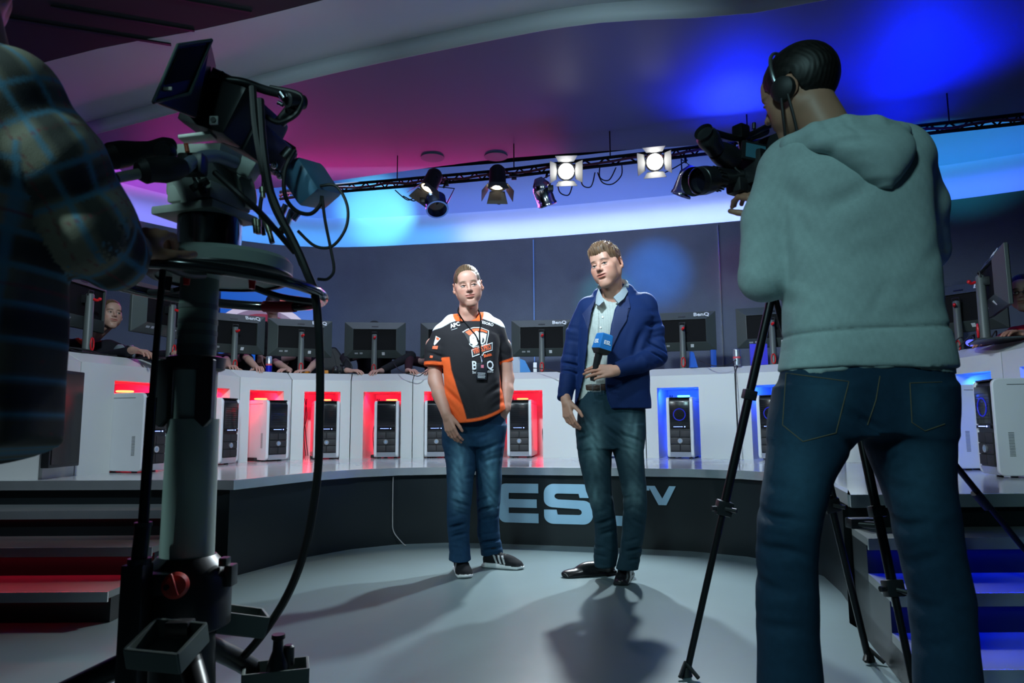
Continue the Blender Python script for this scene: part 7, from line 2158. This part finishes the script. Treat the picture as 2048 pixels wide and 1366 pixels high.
# saucer and steering ring
zs = zof(505)
mb = MB(); mb.lathe(V3(1.232, .052), V3(2, .052), [(0, .03), (.002, .120), (.006, .168), (.016, .176), (.044, .176), (.054, .168), (.060, .10), (.062, .05)], 48)
sc_top = mb.build('saucer', M_PGREY, ped)
mb = MB(); mb.lathe(V3(1.230, .052), V3(2, .052), [(0, .150), (.002, .166), (.010, .1755), (.014, .1775), (.018, .1765)], 48, cap=False); mb.build('saucer_rim', M_BLACK, sc_top)
for an in (200, 255, 330):
    mb = MB(); p = V3(1.231, .052 + .12 * math.cos(R(an)), .12 * math.sin(R(an))); mb.cyl(p, p + Vector((0, 0, -.035)), .010, .007, n=12); mb.build('red_lever', M_RED if an != 200 else M_BLACK, sc_top)
rc = V3(1.212, A(425, 556, YP).x - PX, 0.0)
tl = R(0)
RG = [rc + Vector((.275 * math.cos(2 * PI * k / 48), .275 * math.sin(2 * PI * k / 48), .018 * math.cos(2 * PI * k / 48) * -1)) for k in range(48)]
mb = MB(); mb.tube(RG, .0135, 14, closed=True, smooth=False); sr = mb.build('steering_ring', M_GLOSSB, ped)
mb = MB()
mb.tube(RG[8:12], .0165, 14, smooth=False); mb.build('red_tape', mat('red_tape', (0.35, 0.02, 0.03), 0.5), sr)
for k in (4, 20, 36):
    mb = MB(); mb.tube([RG[k], V3(1.235, .052).lerp(RG[k], .6) + Vector((0, 0, -.01)), V3(1.232, .052).lerp(RG[k], .3)], .009, 8); mb.build('spoke', M_BLACK, sr)
# pan and tilt head
zh0, zh1 = zof(452), zof(425)
mb = MB(); mb.lathe(V3(1.288, .02), V3(2, .02), [(0, .080), (.02, .076), (zh1 - 1.298, .078), (zh1 - 1.288, .060)], 32); hd_ = mb.build('head_mount', M_GLOSSB, ped)
cam_t = thing('studio_camera', 'large dark studio camera with box viewfinder on the grey pan head', 'video camera', tuple(Q(440, 250)))
def Qb(px, py, size, rot=None, bev=.006, Y=YP):
    mb = MB(); mb.box(Q(px, py, Y), size, rot, bev=bev); return mb
hr = Matrix.Rotation(-.32, 3, 'Z')
hy = 1.72
mb = Qb(420, 400, (.135, .15, .045), hr, .008); mb.box(Q(412, 432), (.19, .17, .022), hr, bev=.006); mb.box(Q(408, 368), (.125, .13, .090), hr, bev=.012); ph = mb.build('pan_head', M_CAMGREY, ped)
mb = MB(); c0 = Q(352, 385, 1.70); c1 = Q(380, 382, 1.72); mb.lathe(c0, c1, [(0, .040), (.004, .060), (.04, .064), (.045, .06)], 30); mb.lathe(Q(470, 378, 1.78), Q(498, 372, 1.80), [(0, .060), (.03, .062), (.036, .05)], 30); mb.build('tilt_drum', M_CAMGREY, ph)
mb = MB(); c_ = Q(403, 372, 1.645)
mb.cyl(c_, c_ + Vector((0, -.018, 0)), .012, n=14)
for k in range(4): mb.cyl(c_ + Vector((.022 * math.cos(PI / 2 * k + .5), -.010, .022 * math.sin(PI / 2 * k + .5))), c_ + Vector((0, -.010, 0)), .009, n=10)
mb.build('star_knob', M_BLACK, ph)
mb = Qb(440, 320, (.14, .16, .03), Matrix.Rotation(-.32, 3, 'Z') @ Matrix.Rotation(.12, 3, 'Y'), .006); mb.box(Q(478, 330), (.10, .05, .05), Matrix.Rotation(.5, 3, 'Y'), bev=.008); mb.build('tilt_plate', M_CAMGREY, ph)
mb = MB(); mb.box(Q(395, 275), (.085, .04, .010), Matrix.Rotation(-.12, 3, 'Y'), bev=.002); mb.build('wedge_plate', M_CAMGREY, ph)
# pan bars and grips
mb = MB(); mb.tube([Q(470, 325, 1.68), Q(430, 312, 1.62), Q(395, 318, 1.56), Q(370, 335, 1.50)], .0155, 12); pb = mb.build('pan_bar', mat('bar_blue_grey', (0.20, 0.25, 0.33), 0.35), ph)
mb = MB(); mb.cyl(Q(290, 345, 1.44), Q(222, 358, 1.36), .0110, n=14); mb.build('pan_bar', mat('bar_pale', (0.24, 0.26, 0.22), 0.4), ph)
mb = MB(); mb.cyl(Q(232, 357, 1.37), Q(214, 361, 1.355), .0125, n=14); mb.build('grip_end', M_RUBBER, ph)
mb = MB(); mb.lathe(Q(370, 335, 1.50), Q(282, 342, 1.43), [(0, .018), (.02, .026), (.05, .030), (.075, .026), (.09, .028), (.105, .018)], 22); mb.build('hand_grip', M_RUBBER, ph)
mb = MB(); mb.lathe(Q(345, 290, 1.62), Q(225, 312, 1.50), [(0, .016), (.02, .022), (.06, .018), (.10, .024), (.13, .030), (.16, .030), (.175, .016)], 22); mb.build('hand_grip', M_RUBBER, ph)
mb = MB(); mb.lathe(Q(335, 305, 1.56), Q(320, 300, 1.52), [(0, .022), (.02, .024), (.03, .018)], 18); mb.box(Q(385, 330, 1.55), (.06, .04, .05), bev=.01); mb.build('control_box', M_BLACK, ph)
mb = MB(); mb.cyl(Q(372, 288, 1.52), Q(375, 304, 1.52), .005, n=10); mb.build('orange_toggle', mat('orange_rubber', (0.7, 0.12, 0.04), 0.5), ph)
mb = MB(); mb.tube([Q(430, 345, 1.60), Q(480, 390, 1.58), Q(520, 425, 1.62), Q(560, 470, 1.70), Q(590, 505, 1.74)], .0075, 8); mb.build('cable', M_RUBBER, ph)
# camera: box viewfinder, body, lens, top handle
def hexa(pts_front, Yf, Yb, shrink=1.0, dx=0, dy=0):
    f_ = [Q(a_, b_, Yf) for a_, b_ in pts_front]
    return f_
vfr = rbasis((0.88, -0.28, 0.30), (-0.30, 0.05, 0.95))
mb = MB(); c_ = Q(372, 168, 1.62)
fr = [Q(358, 92, 1.55), Q(416, 78, 1.62), Q(446, 118, 1.78), Q(430, 160, 1.80), Q(388, 262, 1.70), Q(345, 250, 1.56), Q(304, 204, 1.50)]
bk_ = Vector((.035, .10, .015))
outer = [Q(354, 90, 1.56), Q(422, 80, 1.66), Q(392, 238, 1.66), Q(305, 205, 1.52)]
ex = Q(446, 112, 1.86) - outer[1]
back = [p + ex * 0.98 for p in outer]
ctr = sum(back, Vector()) / 4; back = [ctr + (p - ctr) * .72 for p in back]
mb.add(outer + back, [(0, 1, 2, 3), (7, 6, 5, 4), (0, 4, 5, 1), (1, 5, 6, 2), (2, 6, 7, 3), (3, 7, 4, 0)])
vf = mb.build('viewfinder', M_BLACK, cam_t, smooth=False, bevel=.006)
n0 = (outer[1] - outer[0]).cross(outer[3] - outer[0]).normalized()
if n0.y > 0: n0 = -n0
ctr = sum(outer, Vector()) / 4
def on(u, v, o=.002): return outer[0] + (outer[1] - outer[0]) * u + (outer[3] - outer[0]) * v + n0 * o
mb = MB()
for a_, b_ in (((0, 0), (1, 0)), ((0, 0), (0, 1)), ((0, 1), (1, 1)), ((1, 0), (1, 1))): mb.cyl(on(*a_), on(*b_), .004, n=8)
mb.build('rim', mat('viewfinder_rim', (0.05, 0.08, 0.075), 0.35), vf)
mb = MB(); mb.prism([on(.12, .08, .001), on(.88, .08, .001), on(.85, .72, .001), on(.12, .72, .001)], n0 * .002); mb.build('screen', mat('matte_dark_screen', (0.008, 0.012, 0.012), 0.6, spec=0.1), vf, smooth=False)
mb = MB(); mb.box(on(.18, .80, .004), (.03, .006, .008)); mb.build('label_plate', mat('dull_label', (0.12, 0.13, 0.11), 0.5), vf, smooth=False)
mb = MB(); mb.tube([Q(420, 150, 1.75), Q(470, 175, 1.78), Q(500, 200, 1.78)], .022, 10); mb.box(Q(440, 205, 1.80), (.09, .10, .12), Matrix.Rotation(-.3, 3, 'Y'), bev=.012); mb.build('viewfinder_arm', M_BLACK, cam_t)
mb = MB(); br = Matrix.Rotation(.42, 3, 'Y') @ Matrix.Rotation(-.3, 3, 'Z'); mb.box(Q(470, 245, 1.82), (.17, .20, .14), br, bev=.014); mb.box(Q(515, 290, 1.86), (.09, .16, .10), br, bev=.012); cb_ = mb.build('camera_body', M_BLACK, cam_t)
mb = MB(); p = Q(428, 241, 1.66); mb.box(p, (.022, .006, .022), bev=.002); mb.build('socket_plate', mat('socket_grey', (0.30, 0.31, 0.30), 0.5), cb_); 
mb = MB(); mb.cyl(p + Vector((0, -.002, 0)), p + Vector((0, -.006, 0)), .007, n=12); mb.build('socket', M_BLACK, cb_)
mb = MB(); mb.tube([Q(440, 160, 1.75), Q(485, 165, 1.76), Q(530, 180, 1.78), Q(575, 192, 1.80)], .012, 10); mb.cyl(Q(575, 200, 1.78), Q(606, 205, 1.82), .020, n=16); mb.cyl(Q(585, 215, 1.8), Q(560, 245, 1.82), .016, n=12); mb.build('top_handle', M_BLACK, cam_t)
mb = MB(); mb.cyl(Q(562, 186, 1.775), Q(570, 198, 1.775), .010, n=12); mb.cyl(Q(556, 205, 1.77), Q(566, 210, 1.77), .006, n=12); mb.build('coupling', M_CHROME, cam_t)
mb = MB(); mb.lathe(Q(520, 300, 1.95), Q(600, 330, 2.0), [(0, .04), (.02, .052), (.06, .052), (.09, .045), (.10, .03)], 24); mb.lathe(Q(570, 318, 1.84), Q(585, 300, 1.84), [(0, .02), (.03, .018)], 14); mb.build('lens_mount', M_BLACK, cam_t)
lb = MB(); lr = rbasis((0.62, -0.30, 0.50), (-0.55, 0.0, 0.84))
lb.box(Q(622, 368, 1.92), (.080, .13, .115), lr, bev=.014); lens_ = lb.build('lens_box', mat('lens_blue_lit', (0.08, 0.20, 0.32), 0.4, noise=0.05), cam_t)  # blue light falling on the box is put into its colour
mb = MB(); 
for k, (px, py, qx, qy) in enumerate(((584, 420, 572, 452), (598, 424, 586, 440), (572, 410, 560, 436))): mb.cyl(Q(px, py, 1.86), Q(qx, qy, 1.86), .009, n=12)
mb.build('connector', M_CHROME, lens_)
mb = MB(); mb.cyl(Q(574, 448, 1.86), Q(556, 470, 1.86), .010, n=12); mb.build('plug', M_RUBBER, lens_)
# hanging cables
CBL = [([(505, 175, 1.72), (512, 260, 1.70), (530, 350, 1.70), (560, 430, 1.70), (590, 490, 1.70), (606, 530, 1.70)], .0095, 'thick'),
       ([(520, 200, 1.72), (527, 300, 1.70), (545, 400, 1.70), (585, 480, 1.70), (612, 540, 1.70), (632, 600, 1.72), (640, 720, 1.74), (639, 860, 1.76), (634, 960, 1.78), (612, 1090, 1.80), (575, 1190, 1.84), (520, 1275, 1.9), (470, 1330, 1.95)], .0105, 'thick'),
       ([(640, 372, 1.86), (672, 372, 1.86), (694, 410, 1.86), (692, 455, 1.86), (665, 492, 1.86), (630, 492, 1.86), (596, 462, 1.86)], .0042, 'thin'),
       ([(645, 396, 1.86), (650, 440, 1.86), (662, 500, 1.86), (668, 540, 1.84), (655, 558, 1.82), (636, 558, 1.80)], .0042, 'thin'),
       ([(590, 300, 1.80), (570, 340, 1.80), (570, 390, 1.80), (590, 420, 1.82), (620, 428, 1.84), (640, 410, 1.86), (644, 392, 1.86)], .0055, 'thin'),
       ([(525, 330, 1.72), (527, 370, 1.72), (520, 420, 1.72), (528, 470, 1.72)], .005, 'thin'),
       ([(540, 175, 1.8), (600, 190, 1.8), (595, 225, 1.8), (560, 245, 1.8), (530, 232, 1.8)], .007, 'thin')]
for pts, r_, nm in CBL:
    mb = MB(); mb.tube([Q(*p) for p in pts], r_, 9); mb.build('cable', M_RUBBER, cam_t)
for px, py, qx, qy in ((510, 438, 512, 466), (516, 440, 518, 468), (532, 440, 545, 486), (525, 375, 526, 395)):
    mb = MB(); mb.cyl(Q(px, py, 1.70), Q(qx, qy, 1.70), .0065, n=12); mb.cyl(Q(px, py, 1.70), Q((px + qx) / 2, (py + qy) / 2, 1.70), .008, n=12); mb.build('connector', mat('connector_brass', (0.42, 0.42, 0.32), 0.3, 0.9), cam_t)
for px, py in ((553, 345), (548, 330), (560, 352)):
    mb = MB(); mb.sphere(Q(px, py, 1.80), .010, nu=12, nv=8); mb.build('coupling', M_CHROME, cam_t)
# ---------------------------------------------------------------- things lying on the desks
def on_desk(px, Y): 
    p = A(px, 720, Y); return Vector((p.x, p.y, DT + 0.001))
def can(px, Y, label, top, bottom, r_=.030, h_=.16):
    p = on_desk(px, Y); t_ = thing('drink_can', label, 'can', tuple(p), 0, 'drink cans on the desks')
    mb = MB(); mb.lathe(p, p + Vector((0, 0, 1)), [(0, r_ * .8), (.005, r_), (h_ * .45, r_)], 20); mb.build('lower_body', bottom, t_)
    mb = MB(); mb.lathe(p + Vector((0, 0, h_ * .45)), p + Vector((0, 0, 1)), [(0, r_), (h_ * .5, r_), (h_ * .54, r_ * .85)], 20); mb.build('upper_body', top, t_)
    mb = MB(); mb.lathe(p + Vector((0, 0, h_ * .42)), p + Vector((0, 0, 1)), [(0, r_ + .0006), (.018, r_ + .0006)], 20, cap=False); mb.build('red_band', mat('can_red', (0.6, 0.08, 0.1), 0.3), t_)
M_CANB = mat('can_blue', (0.01, 0.02, 0.55), 0.25, 0.4); M_CANS = mat('can_silver', (0.55, 0.6, 0.7), 0.25, 0.8)
can(538, 6.72, 'silver and blue drink can standing beside the lettered monitor', M_CANS, M_CANB)
can(1474, 6.28, 'silver drink can standing on the desk beside the tripod leg', M_CANS, M_CANS, .034, .15)
can(643, 6.95, 'small dark blue drink can behind the thick hanging cable', M_CANB, M_CANB, .028, .09)
def headphones(px, Y, label, m, rz=0, sc=1.0):
    p = on_desk(px, Y); t_ = thing('headphones', label, 'headphones', tuple(p))
    rr_ = Matrix.Rotation(rz, 3, 'Z')
    for sx in (-1, 1):
        c_ = p + rr_ @ Vector((sx * .045, 0, .045 * sc)); d = rr_ @ Vector((sx, -.25, .1)).normalized()
        mb = MB(); mb.lathe(c_ - d * .02, c_ + d * .03, [(0, .040 * sc), (.015, .048 * sc), (.03, .046 * sc), (.042, .034 * sc), (.045, .01)], 22); e_ = mb.build('ear_cup', m, t_)
        mb = MB(); mb.lathe(c_ - d * .034, c_ - d * .02, [(0, .030 * sc), (.004, .046 * sc), (.016, .046 * sc)], 22); mb.build('ear_cushion', M_RUBBER, e_)
    mb = MB(); mb.tube([p + rr_ @ Vector((x_, y_, z_)) for x_, y_, z_ in ((-.055, .02, .05), (-.06, .09, .05), (-.03, .15, .045), (.03, .15, .045), (.06, .09, .05), (.055, .02, .05))], .008, 8); mb.build('headband', M_BLACK, t_)
    return t_
headphones(250, 5.25, 'silver grey headphones lying on the desk right of the smiling young player', mat('headphone_silver', (0.35, 0.42, 0.45), 0.3, 0.5), .9, 1.15)
headphones(680, 7.0, 'black headphones lying on the desk left of the lone monitor', M_BLACK, .3, .9)
# keyboards
def keyboard(px, Y, rz, label, w=.36):
    p = on_desk(px, Y) + Vector((0, 0, .012)); t_ = thing('keyboard', label, 'keyboard', tuple(p), 0, 'keyboards on the desks'); r_ = Matrix.Rotation(rz, 3, 'Z')
    mb = MB(); mb.box(p, (w, .14, .022), r_, bev=.004); mb.build('case', M_BLACK, t_)
    mb = MB()
    for i in range(15):
        for j in range(5): mb.box(p + r_ @ Vector((-w / 2 + .02 + i * (w - .04) / 14, -.05 + j * .025, .016)), (.019, .019, .010), r_)
    k_ = mb.build('keys', M_DGREY, t_, smooth=False); k_['kind'] = 'stuff'
for k, (i_, lab) in enumerate(((3, 'black keyboard on the desk in front of the bare forearm'), (4, 'black keyboard between the drink can and the thick cable'), (5, 'black keyboard under the hands behind the lone monitor'), (9, 'black keyboard on the desk right of the blazer elbow'), (10, 'black keyboard on the desk behind the tripod leg'))):
    a, b, t, n = ringdir(i_); c_ = (a + b) / 2 + n * .68
    px_ = 1024 + FPX * c_.x / c_.y; keyboard(px_, c_.y, math.atan2(t.y, t.x), lab)
# orange and blue odds and ends
def small(name, label, cat, mb, m, grp=None): 
    o = mb.build(name, m); tag(o, label, cat, grp); return o
p = on_desk(606, 6.95); mb = MB(); mb.prism([p + Vector((-.05, 0, 0)), p + Vector((.05, .02, 0)), p + Vector((.06, .0, .03)), p + Vector((-.02, -.01, .02))], (0, .05, 0)); small('wrapper', 'orange wrapper lying at the foot of the lettered monitor stand', 'wrapper', mb, mat('orange_foil', (0.8, 0.25, 0.02), 0.3), None)
p = on_desk(653, 7.0); mb = MB(); mb.box(p + Vector((0, 0, .02)), (.045, .03, .04), bev=.004); small('small_box', 'tiny orange box beside the dark blue can behind the cable', 'box', mb, mat('orange_card', (0.7, 0.25, 0.02), 0.5))
p = on_desk(1427, 6.62); mb = MB(); mb.box(p + Vector((0, 0, .09)), (.05, .03, .18), bev=.003); small('blue_box', 'upright blue box on the desk under the right corner of the lettered monitor', 'box', mb, mat('box_blue', (0.02, 0.10, 0.5), 0.5))
p = on_desk(1388, 6.45); mb = MB(); mb.prism([p + Vector((-.035, 0, 0)), p + Vector((.035, 0, 0)), p + Vector((.0, 0, .14)), p + Vector((-.025, 0, .15))], (0, .05, 0)); small('blue_card', 'blue folded card leaning beside the monitor stand right of the blazer', 'card', mb, mat('card_blue', (0.02, 0.12, 0.55), 0.5))
p = on_desk(1052, 6.95); mb = MB(); mb.prism([p + Vector((-.06, 0, 0)), p + Vector((.05, 0, 0)), p + Vector((-.01, 0, .12)), p + Vector((-.06, 0, .14))], (0, .04, 0)); small('blue_card', 'bright blue card standing left of the monitor stand between the two men', 'card', mb, mat('card_cyan', (0.02, 0.22, 0.6), 0.5))
p = on_desk(1070, 6.95); mb = MB(); mb.box(p + Vector((0, 0, .05)), (.035, .03, .10), bev=.003); small('white_cup', 'white paper cup on the desk between the two standing men', 'cup', mb, M_LOGO)
p = on_desk(1518, 6.5); mb = MB(); mb.box(p + Vector((0, 0, .11)), (.16, .02, .22), bev=.003); small('violet_box', 'flat violet blue box standing on the desk behind the tripod leg', 'box', mb, mat('violet_panel', (0.05, 0.05, 0.6), 0.4, emit=(0.05, 0.05, 0.7), estr=.3))
# headset microphone stand left of the lone monitor
p = on_desk(684, 7.15); t_ = thing('headset_stand', 'little black stand with a cable left of the lone monitor', 'stand', tuple(p))
mb = MB(); mb.lathe(p, p + Vector((0, 0, 1)), [(0, .06), (.008, .058), (.02, .015), (.09, .012), (.11, .02), (.12, .012)], 18); mb.build('post', M_BLACK, t_)
mb = MB(); mb.tube([p + Vector((0, 0, .11)), p + Vector((.05, 0, .17)), p + Vector((.10, 0, .10)), p + Vector((.11, 0, .02))], .005, 6); mb.build('cable', M_RUBBER, t_)
# cables drooping over the desk edges
def ecable(pts, label, grp='cables over the desk edges', r=.004):
    mb = MB(); mb.tube([A(*q) for q in pts], r, 6); o = mb.build('desk_cable', M_RUBBER); tag(o, label, 'cable', grp)
ecable([(785, 722, 7.1), (800, 742, 6.72), (825, 750, 6.66), (838, 752, 6.68), (850, 744, 6.72), (866, 736, 6.85)], 'thin black cable drooping over the desk edge left of the jersey sleeve')
ecable([(1065, 736, 6.8), (1090, 738, 6.62), (1110, 742, 6.52), (1125, 746, 6.5)], 'thin black cable lying over the desk edge left of the blazer sleeve')
ecable([(1400, 722, 6.45), (1425, 731, 6.2), (1450, 731, 6.15), (1466, 724, 6.2), (1476, 716, 6.3)], 'thin black cable drooping over the desk edge right of the blazer')
ecable([(1466, 722, 6.25), (1471, 750, 6.17), (1473, 800, 6.14), (1476, 860, 6.12), (1479, 921, 6.08)], 'long thin black cable hanging down the desk seam beside the tripod leg')
for k, (x0, Y0_) in enumerate(((96, 4.72), (120, 4.78), (140, 4.85))):
    p = on_desk(x0, Y0_); mb = MB()
    mb.tube([p + Vector((-.05, .1, .005)), p + Vector((0, .02, .04)), p + Vector((.08, .06, .03)), p + Vector((.14, .16, .006)), p + Vector((.2, .22, .005))], .005, 6)
    o = mb.build('desk_cable', M_RUBBER); tag(o, ('looping black cable on the desk end beside the plaid shirt', 'middle loop of the black cables behind the wall screen', 'black cable loop nearest the stand of the monitor left of the young player')[k], 'cable', 'cables over the desk edges')
p = on_desk(1945, 4.9)
for k in range(3):
    p = on_desk(1930 + k * 22, 4.95 - .1 * k); mb = MB()
    mb.tube([p + Vector((-.08, .05, .005)), p + Vector((-.03, -.02, .08)), p + Vector((.03, .02, .03)), p + Vector((.08, .0, .10)), p + Vector((.12, .08, .006))], .005, 6)
    o = mb.build('desk_cable', M_RUBBER); tag(o, ('black cable loop by the dark monitor stand right of the hoodie', 'black cable loop on the right desk between both dark monitors', 'black cable loop nearest the hands of the player with glasses')[k], 'cable', 'cables over the desk edges')
p = on_desk(1945, 4.85); mb = MB(); mb.sphere(p + Vector((0, 0, .03)), .03, sc=(1.2, .8, .8)); small('mouse', 'computer mouse glowing blue on the desk beside the player with glasses', 'mouse', mb, mat('mouse_glow', (0.05, 0.05, 0.4), 0.3, emit=(0.1, 0.12, 1), estr=1.5))

# gaming chairs: pale backs seen between the monitors
def chair(px, Y, yaw, label, m1, m2):
    p = A(px, 700, Y); base = Vector((p.x, p.y, S)); t_ = thing('gaming_chair', label, 'chair', tuple(base), R(yaw), 'gaming chairs behind the desks')
    pts = [(-.17, 0.62), (-.24, .80), (-.23, 1.05), (-.16, 1.22), (-.10, 1.30), (.10, 1.30), (.16, 1.22), (.23, 1.05), (.24, .80), (.17, .62), (.16, .45), (-.16, .45)]
    mb = MB(); mb.prism([(x_, .0, z_) for x_, z_ in pts], (0, .08, 0)); bk = mb.build('backrest', m1, t_, local=True, bevel=.02)
    mb = MB(); mb.prism([(x_ * .55, -.006, z_ * .97) for x_, z_ in pts], (0, .02, 0)); mb.build('backrest_inlay', m2, bk, local=True, bevel=.004)
    mb = MB(); mb.box((0, -.24, .46), (.48, .50, .10), bev=.03); mb.build('seat', m2, t_, local=True)
    mb = MB(); mb.cyl((0, -.22, .10), (0, -.22, .42), .03); mb.build('gas_lift', M_BLACKM, t_, local=True)
    for sx in (-1, 1):
        mb = MB(); mb.box((sx * .28, -.22, .66), (.08, .26, .03), bev=.01); mb.cyl((sx * .26, -.2, .46), (sx * .28, -.2, .66), .015); mb.build('armrest', M_BLACK, t_, local=True)
    for k in range(5):
        an = 2 * PI * k / 5; e_ = Vector((.28 * math.cos(an), -.22 + .28 * math.sin(an), .07)); mb = MB(); mb.cyl((0, -.22, .11), e_, .02, .014, n=10); l_ = mb.build('leg', M_BLACKM, t_, local=True)
        mb = MB(); mb.cyl(e_ + Vector((-.015, 0, -.045)), e_ + Vector((.015, 0, -.045)), .025, n=14); mb.build('caster', M_RUBBER, l_, local=True)
M_CHW = mat('chair_pale', (0.50, 0.58, 0.66), 0.4, noise=.03); M_CHB = mat('chair_black', (0.012, 0.012, 0.014), 0.5)
chair(524, 8.45, 18, 'pale white chair back beside the lettered monitor and drink can', M_CHW, M_CHW)
chair(1005, 8.35, -4, 'pale white chair back visible right of the jersey sleeve', M_CHW, M_CHW)
chair(655, 8.75, 8, 'black gaming chair behind the desk left of the lone monitor', M_CHB, M_CHB)
